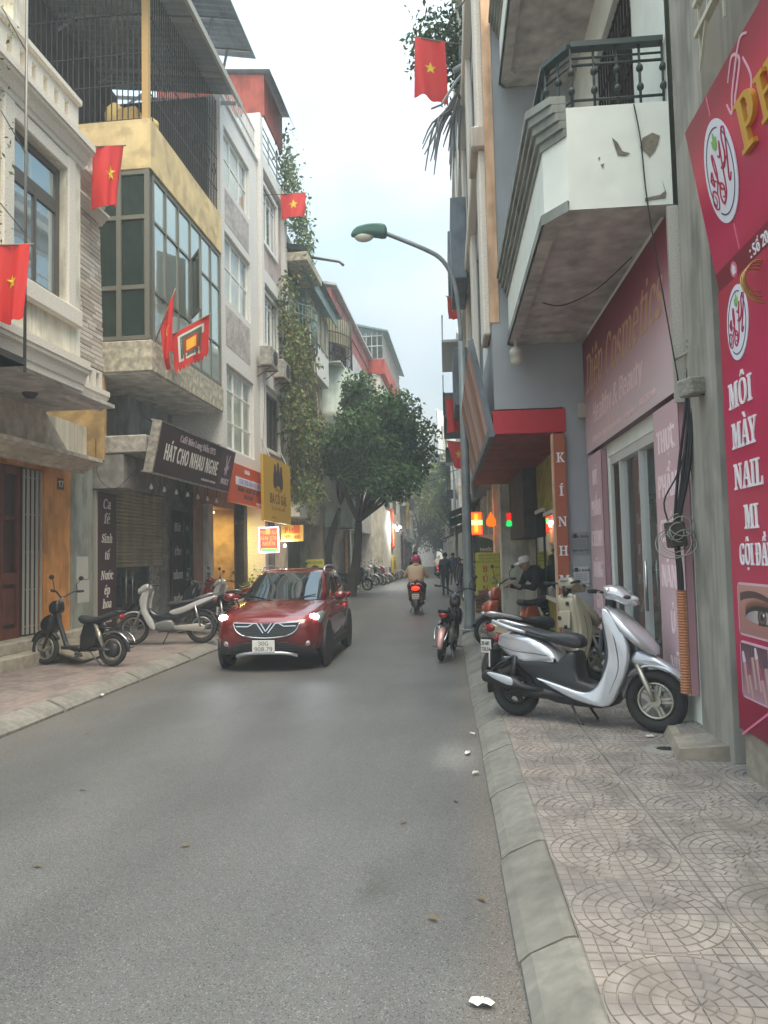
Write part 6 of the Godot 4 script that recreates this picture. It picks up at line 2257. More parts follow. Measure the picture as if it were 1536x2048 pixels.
func far_right() -> void:
	var cream := mt("pale_cream")
	var pale := mt("far_white", rgb(236, 236, 234), 0.85)
	var grey := mt("far_grey")
	tube_house("cream townhouse past the optician on the right, cages over its windows", -1.0, 26.2, 5.0, 0.95, 12.0, cream, 3, 2, 41)
	tube_house("grey townhouse on the right with flags on its front", -1.0, 31.4, 5.0, 1.0, 11.0, grey, 3, 2, 42)
	tube_house("pale townhouse on the right with a striped balcony far down", -1.0, 36.6, 6.0, 0.95, 12.5, pale, 3, 2, 43)
	tube_house("ochre townhouse far down the right row", -1.0, 42.8, 6.0, 1.05, 11.0, mt("far_ochre"), 3, 2, 44)
	tube_house("tall pale townhouse far down the right row", -1.0, 49.0, 7.0, 1.0, 14.0, pale, 4, 2, 45)
	tube_house("cream townhouse with a tin roof far down the right row", -1.0, 56.2, 8.0, 1.1, 12.0, cream, 3, 3, 46, 1)
	tube_house("white townhouse stepping out where the street bends, on the right", -1.0, 66.0, 8.0, 0.6, 13.0, pale, 3, 3, 47)
	tube_house("pale house stepping further out behind the light green tree, on the right", -1.0, 78.0, 9.0, 0.0, 15.0, cream, 4, 3, 48)
	tube_house("tall white house near the end of the right row", -1.0, 90.0, 12.0, -0.6, 19.0, pale, 5, 3, 49)
	var e := building("gabled_end_house", "tall white house with a blue peaked roof closing the street", -1.0, 118.0, 6.0)
	var b := B.new()
	fbox(b, 118.0, 126.0, 0.0, 17.0, -8.0, 9.0)
	obj("wall", b, pale, e)
	var rf := B.new()
	rf.prism(v2([-3.4, 17.0, 3.4, 17.0, 0.0, 21.0]), Transform3D(Basis.IDENTITY, Vector3(-5.6, 0, 0)), -8.0, 0.3)
	obj("roof", rf, mt("blue_roof", rgb(150, 164, 184), 0.7), e)
	for j in 4:
		for i in 5:
			var w := B.new()
			w.cbox(Vector3(-8.2 + i * 1.9, 4.6 + j * 3.3, 0.02), Vector3(1.0, 1.6, 0.1), 0.02)
			obj("window", w, mt("window_glass"), e)
	var e2 := building("end_row_house", "long cream house at the end of the street behind the trees", -1.0, 132.0, 4.0)
	var b2 := B.new()
	fbox(b2, 132.0, 140.0, 0.0, 24.0, -30.0, 34.0)
	obj("wall", b2, cream, e2)
	for j in 6:
		for i in 16:
			var w := B.new()
			w.cbox(Vector3(-20.0 + i * 2.6, 4.0 + j * 3.3, 0.02), Vector3(1.2, 1.7, 0.1), 0.02)
			obj("window", w, mt("window_glass"), e2)
	shop_board("yellow_post_sign", "yellow upright sign beside the lamp post on the right", 30.0, 1.2, 1.2, 2.6, 0.9, rgb(220, 190, 60), "PHỞ", rgb(150, 40, 30), -1.0)
	shop_board("teal_plate_sign", "small teal sign high on the right behind the lamp post", 27.0, 1.0, 4.6, 5.3, 0.85, rgb(50, 140, 120), "NHA", rgb(220, 230, 226), -1.0)
	shop_board("yellow_far_sign", "small yellow sign far down on the right", 60.0, 1.6, 2.2, 4.0, 1.0, rgb(226, 200, 70), "BÁN", rgb(120, 50, 30), -1.0)

# ------------------------------------------------------------------ things in the street. Vehicles and people: x forward, y up, z to their right
func paint(key: String, c: Color, rough := 0.28) -> StandardMaterial3D:
	if mats.has(key): return mats[key]
	var m := mt(key, c, rough, 0.25)
	m.clearcoat_enabled = true
	m.clearcoat = 0.6
	m.clearcoat_roughness = 0.08
	return m

func rubber() -> StandardMaterial3D: return mt("rubber", rgb(44, 43, 42), 0.85)
func black() -> StandardMaterial3D: return mt("black_plastic", rgb(38, 38, 40), 0.45)
func steel() -> StandardMaterial3D: return mt("steel", rgb(170, 170, 172), 0.3, 0.85)

func wheel(p: Node3D, called: String, x: float, r: float, tw: float, spokes: int, rm: Material, flat := true) -> Node3D:
	var w := Node3D.new()
	w.name = called
	p.add_child(w, true)
	w.position = Vector3(x, r, 0)
	var t := B.new(true)
	t.torus(Vector3.ZERO, Vector3(0, 0, 1), r - tw * 0.5, tw * 0.5, tw * 0.55, 28, 8)
	obj("tyre", t, rubber(), w)
	var b := B.new(true)
	b.torus(Vector3.ZERO, Vector3(0, 0, 1), r - tw * 1.12, 0.014, 0.032, 28, 6)
	b.sm(false)
	b.disc(Vector3.ZERO, Vector3(0, 0, 1), 0.05, 0.09, 14)
	var ri := r - tw * 1.15
	for k in spokes:
		var a := TAU * k / spokes
		var d := Vector3(cos(a), sin(a), 0)
		if flat:
			var n := Vector3(-sin(a), cos(a), 0)
			b.bar(d * 0.04 + n * 0.012, d * ri + n * 0.03, 0.02, 0.022)
			b.bar(d * 0.04 - n * 0.012, d * ri - n * 0.002, 0.018, 0.022)
		else:
			b.bar(d * 0.03 + Vector3(0, 0, 0.03 * (1 if k % 2 else -1)), d * ri, 0.004, 0.004)
	obj("rim", b, rm, w)
	return w

func brake(w: Node3D, z: float) -> void:
	var b := B.new()
	b.disc(Vector3(0, 0, z), Vector3(0, 0, 1), 0.085, 0.006, 22)
	obj("brake_disc", b, steel(), w)

func rim_arc(b: B, c: Vector2, r: float, a0: float, a1: float, w: float, t: float, n := 14) -> void:   # curved mudguard
	var rings := []
	for i in n + 1:
		var a := deg_to_rad(lerpf(a0, a1, float(i) / n))
		var d := Vector3(cos(a), sin(a), 0)
		var k := 1.0 - 0.35 * pow(absf(2.0 * i / n - 1.0), 3.0)
		var o := Vector3(c.x, c.y, 0)
		rings.append([o + d * r + Vector3(0, 0, -w * k), o + d * (r + t * 1.6) + Vector3(0, 0, -w * 0.55 * k), o + d * (r + t * 2.1), o + d * (r + t * 1.6) + Vector3(0, 0, w * 0.55 * k), o + d * r + Vector3(0, 0, w * k), o + d * (r - t) + Vector3(0, 0, w * 0.8 * k), o + d * (r - t) + Vector3(0, 0, -w * 0.8 * k)])
	b.loft(rings)

func plate(p: Node3D, at: Vector3, l1: String, l2: String) -> void:   # facing backwards
	var b := B.new()
	var k := B.new()
	k.cbox(at + Vector3(0.02, 0.01, 0), Vector3(0.02, 0.17, 0.2), 0.006)
	obj("plate_bracket", k, black(), p)
	b.cbox(at, Vector3(0.012, 0.14, 0.19), 0.003)
	var o := obj("number_plate", b, mt("plate_white", rgb(214, 214, 210), 0.6), p)
	var f := Transform3D(Basis(Vector3(0, 0, 1), Vector3.UP, Vector3(-1, 0, 0)), at + Vector3(-0.007, 0, 0))
	text(o, l1, 0.04, f.translated_local(Vector3(0, 0.03, 0)), mt("dark_ink"), "Droid Sans", true, 1.0, 0, 0.002)
	text(o, l2, 0.04, f.translated_local(Vector3(0, -0.03, 0)), mt("dark_ink"), "Droid Sans", true, 1.0, 0, 0.002)

func bars(p: Node3D, c: Vector3, reach: float, lift: float, back: float, mirrors: bool) -> void:
	var b := B.new(true)
	var l := [c + Vector3(-back, lift, -reach), c + Vector3(-back * 0.5, lift * 0.9, -reach * 0.55), c, c + Vector3(-back * 0.5, lift * 0.9, reach * 0.55), c + Vector3(-back, lift, reach)]
	b.tube(cr(l, 3, false), 0.013, 7)
	obj("handlebar", b, mt("dark_metal", rgb(60, 60, 62), 0.4, 0.6), p)
	for s in [0, 4]:
		var g := B.new(true)
		var d: Vector3 = (l[s] - l[1 if s == 0 else 3]).normalized()
		g.tube([l[s] - d * 0.11, l[s] - d * 0.1, l[s], l[s] + d * 0.004], [0.014, 0.019, 0.019, 0.012], 8)
		obj("grip", g, rubber(), p)
		var v := B.new(true)
		v.tube([l[s] - d * 0.12 + Vector3(0.02, 0, 0), l[s] - d * 0.02 + Vector3(0.06, -0.01, 0)], 0.006, 5)
		obj("brake_lever", v, steel(), p)
		if mirrors:
			var mb := B.new(true)
			var e: Vector3 = l[s] - d * 0.1
			mb.tube([e, e + Vector3(0.02, 0.1, 0), e + Vector3(0.0, 0.17, 0.05 * (-1 if s == 0 else 1))], 0.006, 5)
			mb.ball(e + Vector3(0.0, 0.2, 0.07 * (-1 if s == 0 else 1)), Vector3(0.015, 0.035, 0.055), 10, 6)
			obj("mirror", mb, black(), p)

func scooter(called: String, label: String, col: Material, at: Vector3, turn: float, inner: Material) -> Node3D:
	var t := thing(called, label, "scooter", at, turn)
	var fw := wheel(t, "front_wheel", 0.63, 0.252, 0.1, 5, mt("alloy", rgb(176, 172, 160), 0.4, 0.7))
	brake(fw, -0.05)
	wheel(t, "rear_wheel", -0.63, 0.235, 0.105, 5, mt("dark_metal"))
	var b := B.new(true)
	b.pillow(cr(v2([-0.80, 0.66, -0.77, 0.73, -0.6, 0.755, -0.38, 0.71, -0.22, 0.62, -0.15, 0.53, -0.19, 0.505, -0.36, 0.5, -0.5, 0.48, -0.62, 0.515, -0.74, 0.59]), 3), 0.155, 0.05, 0.0, [-0.8, 0.45, -0.5, 0.9, -0.2, 1.0])
	obj("rear_body", b, col, t)
	var bl := B.new(true)
	bl.pillow(cr(v2([-0.58, 0.52, -0.4, 0.54, -0.2, 0.52, -0.05, 0.62, 0.0, 0.56, 0.02, 0.38, 0.26, 0.33, 0.32, 0.22, 0.2, 0.16, -0.2, 0.17, -0.36, 0.24, -0.42, 0.36, -0.54, 0.44]), 2), 0.135, 0.03)
	obj("lower_body", bl, black(), t)
	var st := B.new(true)   # silver sweep from the shield down under the floor
	for s in [-1.0, 1.0]:
		st.pillow(cr(v2([-0.36, 0.375, -0.15, 0.33, 0.08, 0.285, 0.2, 0.36, 0.29, 0.58, 0.27, 0.8, 0.24, 0.97, 0.29, 0.985, 0.4, 0.84, 0.46, 0.7, 0.45, 0.52, 0.38, 0.34, 0.29, 0.195, 0.12, 0.19, -0.1, 0.25]), 3), 0.035, 0.014, s * 0.135, [0.2, 1.0, 0.46, 1.0])
	obj("side_sweep", st, col, t)
	var sh := B.new(true)   # front shield, wide and tapered
	var rings := []
	for q in [[0.25, 1.0, 0.1, 0.03], [0.31, 0.95, 0.16, 0.05], [0.42, 0.84, 0.20, 0.07], [0.53, 0.74, 0.19, 0.07], [0.62, 0.66, 0.13, 0.05], [0.655, 0.625, 0.05, 0.02]]:
		var ring := []
		for k in 12:
			var a := TAU * k / 12
			var n := Vector3(0.62, 0.78, 0)
			ring.append(Vector3(q[0], q[1], 0) + n * (maxf(sin(a), -0.7) * q[3]) + Vector3(0, 0, cos(a) * q[2]))
		rings.append(ring)
	sh.loft(rings)
	obj("front_shield", sh, col, t)
	var ins := B.new(true)
	ins.pillow(cr(v2([0.2, 0.38, 0.25, 0.6, 0.22, 0.9, 0.25, 0.97, 0.3, 0.9, 0.36, 0.62, 0.3, 0.36]), 2), 0.13, 0.03)
	obj("inner_shield", ins, inner, t)
	var gb := B.new()
	gb.cbox(Vector3(0.205, 0.72, 0), Vector3(0.03, 0.2, 0.2), 0.02, Basis(Vector3.BACK, -0.12))
	obj("glove_box", gb, inner, t)
	var ky := B.new()
	for q in [[0.225, 0.9, 0.06], [0.195, 0.74, -0.06], [0.188, 0.64, 0.05]]: ky.cbox(Vector3(q[0] - 0.012, q[1], q[2]), Vector3(0.02, 0.045, 0.05), 0.008)
	obj("key_switch", ky, black(), t)
	var sm := B.new(true)
	for s in [-1.0, 1.0]:
		sm.tube(cr(v3([-0.78, 0.64, s * 0.08, -0.6, 0.6, s * 0.155, -0.4, 0.585, s * 0.157, -0.24, 0.57, s * 0.15]), 3, false), 0.0035, 4)
		sm.tube(cr(v3([0.30, 0.9, s * 0.155, 0.36, 0.72, s * 0.172, 0.38, 0.5, s * 0.17, 0.3, 0.3, s * 0.168]), 3, false), 0.0035, 4)
		sm.ball(Vector3(0.44, 1.09, s * 0.085), Vector3(0.035, 0.02, 0.03), 8, 5)
	obj("panel_seam", sm, mt("seam_dark", rgb(52, 52, 54), 0.6), t)
	var fl := B.new()
	fl.cbox(Vector3(0.1, 0.335, 0), Vector3(0.34, 0.04, 0.25), 0.012)
	obj("floorboard", fl, black(), t)
	var se := B.new(true)
	se.pillow(cr(v2([0.03, 0.70, -0.02, 0.755, -0.14, 0.775, -0.3, 0.765, -0.46, 0.80, -0.66, 0.815, -0.68, 0.775, -0.5, 0.74, -0.3, 0.70, -0.12, 0.655, 0.0, 0.645]), 3), 0.145, 0.045, 0.0, [-0.68, 0.7, -0.3, 1.0, 0.03, 0.6])
	obj("seat", se, mt("seat_vinyl", rgb(46, 48, 52), 0.55), t)
	var fe := B.new(true)
	rim_arc(fe, Vector2(0.63, 0.252), 0.285, 38, 142, 0.075, 0.012)
	fe.pillow(cr(v2([0.44, 0.56, 0.5, 0.66, 0.64, 0.61, 0.82, 0.5, 0.88, 0.42, 0.8, 0.455, 0.64, 0.545, 0.52, 0.52]), 3), 0.085, 0.03, 0.0, [0.44, 1.0, 0.9, 0.5])
	obj("front_mudguard", fe, col, t)
	var fk := B.new(true)
	for s in [-1.0, 1.0]: fk.tube([Vector3(0.5, 0.55, s * 0.085), Vector3(0.60, 0.34, s * 0.085), Vector3(0.63, 0.252, s * 0.08)], [0.02, 0.024, 0.018], 8)
	obj("fork", fk, mt("alloy"), t)
	var hs := B.new(true)
	hs.pillow(cr(v2([0.23, 1.12, 0.26, 1.19, 0.36, 1.175, 0.46, 1.1, 0.5, 1.03, 0.42, 1.02, 0.32, 1.06, 0.25, 1.07]), 3), 0.155, 0.06, 0.0, [0.2, 1.0, 0.5, 0.55])
	obj("headset", hs, col, t)
	var hl := B.new(true)
	hl.ball(Vector3(0.45, 1.07, 0), Vector3(0.06, 0.035, 0.085), 10, 6)
	obj("headlight", hl, mt("lamp_glass", rgb(190, 196, 200), 0.1), t)
	var di := B.new(true)
	di.ball(Vector3(0.255, 1.165, 0), Vector3(0.05, 0.02, 0.085), 12, 6)
	obj("dial", di, mt("dial_glass", rgb(150, 158, 160), 0.15), t)
	bars(t, Vector3(0.27, 1.11, 0), 0.31, 0.03, 0.07, false)
	var co := B.new(true)
	co.tube([Vector3(0.27, 0.98, 0), Vector3(0.27, 1.1, 0)], 0.05, 8)
	obj("steering_column", co, black(), t)
	var ra := B.new(true)
	for s in [-1.0, 1.0]: ra.tube(cr(v3([-0.47, 0.765, s * 0.13, -0.62, 0.8, s * 0.15, -0.8, 0.845, s * 0.1, -0.84, 0.845, s * 0.03]), 3, false), [0.012, 0.016, 0.018, 0.02, 0.02, 0.02, 0.02, 0.02, 0.018, 0.014], 7)
	obj("grab_rail", ra, mt("alloy_bright", rgb(196, 198, 202), 0.3, 0.5), t)
	var tl := B.new(true)
	tl.ball(Vector3(-0.8, 0.69, 0), Vector3(0.04, 0.045, 0.09), 10, 6)
	obj("tail_light", tl, mt("tail_red", rgb(140, 24, 26), 0.15), t)
	var ex := B.new(true)
	ex.tube([Vector3(-0.28, 0.26, 0.12), Vector3(-0.5, 0.29, 0.17), Vector3(-0.56, 0.31, 0.175), Vector3(-0.86, 0.36, 0.175), Vector3(-0.88, 0.363, 0.175)], [0.025, 0.03, 0.062, 0.055, 0.03], 10)
	obj("exhaust", ex, black(), t)
	var hsd := B.new(true)
	hsd.pillow(cr(v2([-0.56, 0.30, -0.56, 0.365, -0.76, 0.4, -0.8, 0.385, -0.7, 0.335]), 3), 0.012, 0.005, 0.238)
	obj("heat_shield", hsd, mt("alloy_bright"), t)
	var sw := B.new(true)
	sw.tube([Vector3(-0.1, 0.24, 0.1), Vector3(-0.4, 0.25, 0.1), Vector3(-0.63, 0.235, 0.09)], [0.05, 0.06, 0.05], 8)
	sw.tube([Vector3(-0.63, 0.24, 0.1), Vector3(-0.58, 0.55, 0.12)], 0.025, 6)
	obj("swing_arm", sw, mt("dark_metal"), t)
	var rf := B.new(true)
	rim_arc(rf, Vector2(-0.63, 0.235), 0.27, 100, 190, 0.07, 0.01)
	obj("rear_mudguard", rf, black(), t)
	plate(t, Vector3(-0.86, 0.5, 0), "29-M1", "126.54")
	var ss := B.new(true)
	ss.tube([Vector3(-0.02, 0.18, -0.12), Vector3(0.06, 0.02, -0.2)], 0.012, 6)
	obj("side_stand", ss, black(), t)
	var cs := B.new(true)
	cs.tube([Vector3(-0.05, 0.18, 0.12), Vector3(0.03, 0.03, 0.15), Vector3(0.07, 0.025, 0.16)], 0.011, 6)
	obj("centre_stand", cs, black(), t)
	return t

func underbone(called: String, label: String, col: Material, panel: Material, at: Vector3, turn: float, group := "") -> Node3D:
	var t := thing(called, label, "motorbike", at, turn, group)
	wheel(t, "front_wheel", 0.61, 0.28, 0.075, 14, steel(), false)
	wheel(t, "rear_wheel", -0.61, 0.28, 0.085, 14, steel(), false)
	var f := B.new(true)
	f.tube([Vector3(0.36, 0.95, 0), Vector3(0.42, 0.75, 0)], 0.035, 8)
	for s in [-1.0, 1.0]: f.tube([Vector3(0.42, 0.72, s * 0.07), Vector3(0.61, 0.28, s * 0.075)], 0.022, 7)
	obj("fork", f, steel(), t)
	var sh := B.new(true)   # leg shield
	for s in [-1.0, 1.0]:
		sh.pillow(cr(v2([0.3, 0.95, 0.42, 0.86, 0.46, 0.7, 0.4, 0.5, 0.28, 0.3, 0.18, 0.26, 0.22, 0.42, 0.33, 0.6, 0.33, 0.78]), 3), 0.02, 0.009, s * 0.15)
	sh.pillow(cr(v2([0.33, 0.96, 0.44, 0.92, 0.5, 0.78, 0.46, 0.62, 0.38, 0.66, 0.37, 0.84]), 3), 0.13, 0.05)
	obj("leg_shield", sh, col, t)
	var bo := B.new(true)
	bo.pillow(cr(v2([0.34, 0.66, 0.2, 0.55, 0.0, 0.56, -0.12, 0.66, -0.4, 0.68, -0.5, 0.6, -0.3, 0.46, -0.1, 0.4, 0.1, 0.38, 0.28, 0.48]), 3), 0.085, 0.03)
	obj("frame_cover", bo, panel, t)
	var rp := B.new(true)
	for s in [-1.0, 1.0]: rp.pillow(cr(v2([-0.05, 0.58, -0.3, 0.66, -0.6, 0.78, -0.86, 0.84, -0.82, 0.78, -0.55, 0.66, -0.3, 0.55, -0.12, 0.52]), 3), 0.025, 0.012, s * 0.1)
	obj("tail_panel", rp, col, t)
	var se := B.new(true)
	se.pillow(cr(v2([0.02, 0.72, -0.1, 0.76, -0.35, 0.775, -0.6, 0.81, -0.78, 0.83, -0.78, 0.795, -0.5, 0.73, -0.2, 0.69, -0.02, 0.67]), 3), 0.12, 0.035, 0.0, [-0.8, 0.75, -0.3, 1.0, 0.02, 0.6])
	obj("seat", se, mt("seat_vinyl"), t)
	var hs := B.new(true)
	hs.pillow(cr(v2([0.3, 1.0, 0.34, 1.08, 0.44, 1.06, 0.53, 0.97, 0.52, 0.9, 0.4, 0.92, 0.32, 0.95]), 3), 0.12, 0.05, 0.0, [0.3, 1.0, 0.54, 0.7])
	obj("headset", hs, col, t)
	var hl := B.new(true)
	hl.ball(Vector3(0.5, 0.965, 0), Vector3(0.045, 0.05, 0.08), 10, 6)
	obj("headlight", hl, mt("lamp_glass"), t)
	bars(t, Vector3(0.34, 1.03, 0), 0.32, 0.04, 0.1, true)
	var en := B.new(true)
	en.pillow(cr(v2([-0.18, 0.28, -0.1, 0.42, 0.06, 0.42, 0.26, 0.36, 0.28, 0.28, 0.05, 0.22, -0.12, 0.22]), 2), 0.12, 0.04)
	en.tube([Vector3(0.1, 0.33, 0), Vector3(0.3, 0.35, 0)], 0.07, 10)
	obj("engine", en, mt("engine_metal", rgb(110, 110, 110), 0.5, 0.6), t)
	var ex := B.new(true)
	ex.tube([Vector3(0.2, 0.26, 0.09), Vector3(0.0, 0.2, 0.11), Vector3(-0.3, 0.24, 0.13), Vector3(-0.36, 0.26, 0.14), Vector3(-0.8, 0.33, 0.15), Vector3(-0.82, 0.335, 0.15)], [0.016, 0.016, 0.018, 0.045, 0.045, 0.02], 9)
	obj("exhaust", ex, steel(), t)
	var cg := B.new(true)
	cg.pillow(cr(v2([-0.7, 0.28, -0.62, 0.35, -0.4, 0.34, -0.14, 0.32, -0.12, 0.26, -0.4, 0.23, -0.62, 0.21]), 2), 0.02, 0.008, -0.1)
	obj("chain_case", cg, mt("alloy"), t)
	var m := B.new(true)
	rim_arc(m, Vector2(0.61, 0.28), 0.3, 20, 170, 0.055, 0.01)
	obj("front_mudguard", m, col, t)
	var mr := B.new(true)
	rim_arc(mr, Vector2(-0.61, 0.28), 0.31, 60, 185, 0.06, 0.01)
	obj("rear_mudguard", mr, black(), t)
	var sk := B.new(true)
	for s in [-1.0, 1.0]: sk.tube([Vector3(-0.5, 0.68, s * 0.11), Vector3(-0.61, 0.3, s * 0.11)], 0.022, 7)
	obj("shock_absorber", sk, steel(), t)
	var tl := B.new(true)
	tl.ball(Vector3(-0.85, 0.75, 0), Vector3(0.03, 0.045, 0.08), 10, 6)
	obj("tail_light", tl, mt("tail_red"), t)
	var gr := B.new(true)
	gr.tube(cr(v3([-0.5, 0.8, -0.12, -0.78, 0.88, -0.11, -0.9, 0.88, 0.0, -0.78, 0.88, 0.11, -0.5, 0.8, 0.12]), 3, false), 0.011, 6)
	obj("grab_rail", gr, steel(), t)
	plate(t, Vector3(-0.9, 0.56, 0), "29-H%d" % (rng.randi() % 9 + 1), "%d.%d" % [rng.randi() % 800 + 100, rng.randi() % 90 + 10])
	var ss := B.new(true)
	ss.tube([Vector3(-0.05, 0.22, -0.1), Vector3(0.02, 0.01, -0.22)], 0.012, 6)
	obj("side_stand", ss, black(), t)
	var fp := B.new(true)
	fp.tube([Vector3(0.1, 0.22, -0.24), Vector3(0.1, 0.22, 0.24)], 0.012, 6)
	obj("foot_peg", fp, black(), t)
	return t

func electric_bike(called: String, label: String, cover: Material, guard: Material, at: Vector3, turn: float) -> Node3D:
	var t := thing(called, label, "electric bike", at, turn)
	wheel(t, "front_wheel", 0.6, 0.235, 0.07, 3, mt("alloy"))
	var rw := wheel(t, "rear_wheel", -0.6, 0.235, 0.075, 3, mt("alloy"))
	var hub := B.new(true)
	hub.lathe([Vector2(0.001, -0.06), Vector2(0.1, -0.055), Vector2(0.115, -0.02), Vector2(0.115, 0.02), Vector2(0.1, 0.055), Vector2(0.001, 0.06)], 16, Transform3D(Basis(Vector3.RIGHT, PI / 2), Vector3.ZERO))
	obj("hub_motor", hub, mt("dark_metal"), rw)
	var f := B.new(true)
	f.tube(cr(v3([0.36, 0.92, 0, 0.40, 0.78, 0, 0.36, 0.6, 0, 0.27, 0.4, 0, 0.2, 0.27, 0, 0.0, 0.23, 0, -0.3, 0.24, 0]), 3, false), 0.035, 8)
	f.tube([Vector3(-0.2, 0.25, 0), Vector3(-0.3, 0.5, 0), Vector3(-0.34, 0.66, 0)], 0.026, 7)
	for s in [-1.0, 1.0]:
		f.tube([Vector3(-0.15, 0.26, s * 0.06), Vector3(-0.6, 0.235, s * 0.075)], 0.022, 6)
		f.tube([Vector3(-0.28, 0.56, s * 0.05), Vector3(-0.62, 0.54, s * 0.08)], 0.014, 6)
	obj("frame", f, black(), t)
	var fk := B.new(true)
	for s in [-1.0, 1.0]: fk.tube([Vector3(0.42, 0.64, s * 0.06), Vector3(0.5, 0.46, s * 0.06), Vector3(0.6, 0.235, s * 0.06)], [0.02, 0.026, 0.018], 7)
	obj("fork", fk, mt("dark_metal"), t)
	var bx := B.new(true)
	bx.pillow(cr(v2([0.4, 0.72, 0.46, 0.74, 0.6, 0.68, 0.64, 0.56, 0.58, 0.46, 0.47, 0.46, 0.42, 0.58]), 3), 0.12, 0.05)
	obj("front_cover", bx, cover, t)
	var em := B.new()
	em.torus(Vector3(0.55, 0.6, 0.121), Vector3(0, 0, 1), 0.045, 0.005, 0.004, 18, 5)
	em.bar(Vector3(0.51, 0.6, 0.122), Vector3(0.59, 0.6, 0.122), 0.006, 0.006)
	obj("emblem", em, mt("alloy_bright"), t)
	var hl := B.new(true)
	hl.pillow(cr(v2([0.34, 0.78, 0.36, 0.92, 0.45, 0.93, 0.52, 0.86, 0.5, 0.76, 0.42, 0.74]), 3), 0.085, 0.035)
	obj("lamp_housing", hl, cover, t)
	var lg := B.new(true)
	lg.ball(Vector3(0.5, 0.83, 0), Vector3(0.03, 0.055, 0.06), 10, 6)
	obj("headlight", lg, mt("lamp_glass"), t)
	bars(t, Vector3(0.34, 0.98, 0), 0.33, 0.1, 0.1, true)
	var st := B.new(true)
	st.tube([Vector3(0.37, 0.9, 0), Vector3(0.34, 0.99, 0)], 0.022, 8)
	obj("stem", st, steel(), t)
	var bat := B.new(true)
	bat.pillow(cr(v2([-0.08, 0.25, -0.14, 0.6, -0.34, 0.62, -0.38, 0.42, -0.3, 0.26]), 2), 0.1, 0.03)
	obj("battery_box", bat, cover, t)
	var fl := B.new()
	fl.cbox(Vector3(0.06, 0.255, 0), Vector3(0.34, 0.05, 0.24), 0.015)
	obj("footboard", fl, black(), t)
	var se := B.new(true)
	se.pillow(cr(v2([-0.02, 0.66, -0.06, 0.72, -0.2, 0.7, -0.4, 0.71, -0.62, 0.78, -0.74, 0.79, -0.72, 0.74, -0.5, 0.66, -0.3, 0.60, -0.1, 0.60]), 3), 0.125, 0.045, 0.0, [-0.75, 0.7, -0.3, 1.0, 0.0, 0.7])
	obj("seat", se, mt("seat_vinyl"), t)
	var mg := B.new(true)
	rim_arc(mg, Vector2(-0.6, 0.235), 0.265, 50, 185, 0.055, 0.01)
	obj("rear_mudguard", mg, guard, t)
	var mf := B.new(true)
	rim_arc(mf, Vector2(0.6, 0.235), 0.26, 20, 150, 0.05, 0.01)
	obj("front_mudguard", mf, black(), t)
	var ch := B.new(true)
	for s in [-1.0, 1.0]: ch.tube(cr(v3([-0.5, 0.46, s * 0.09, -0.7, 0.5, s * 0.1, -0.86, 0.42, s * 0.09, -0.92, 0.34, s * 0.07]), 3, false), 0.011, 6)
	obj("chrome_guard", ch, mt("chrome"), t)
	var sk := B.new(true)
	for s in [-1.0, 1.0]:
		sk.tube([Vector3(-0.36, 0.58, s * 0.09), Vector3(-0.5, 0.28, s * 0.09)], 0.025, 8)
		sk.tube([Vector3(-0.4, 0.5, s * 0.09), Vector3(-0.46, 0.37, s * 0.09)], 0.034, 8)
	obj("shock_absorber", sk, mt("alloy"), t)
	var tl := B.new(true)
	tl.ball(Vector3(-0.74, 0.7, 0), Vector3(0.03, 0.04, 0.07), 10, 6)
	obj("tail_light", tl, mt("tail_red"), t)
	var pd := B.new(true)
	for s in [-1.0, 1.0]:
		pd.tube([Vector3(0.0, 0.22, s * 0.06), Vector3(0.0, 0.22, s * 0.1), Vector3(0.13 * s, 0.16 , s * 0.12)], 0.011, 6)
		pd.sm(false)
		pd.cbox(Vector3(0.15 * s, 0.15, s * 0.17), Vector3(0.09, 0.022, 0.08), 0.006)
		pd.sm(true)
	obj("pedal", pd, mt("dark_metal"), t)
	var ss := B.new(true)
	ss.tube([Vector3(-0.12, 0.23, 0.06), Vector3(-0.28, 0.005, 0.14)], 0.011, 6)
	ss.tube([Vector3(-0.28, 0.008, 0.14), Vector3(-0.34, 0.006, 0.15)], 0.012, 6)
	obj("side_stand", ss, steel(), t)
	return t

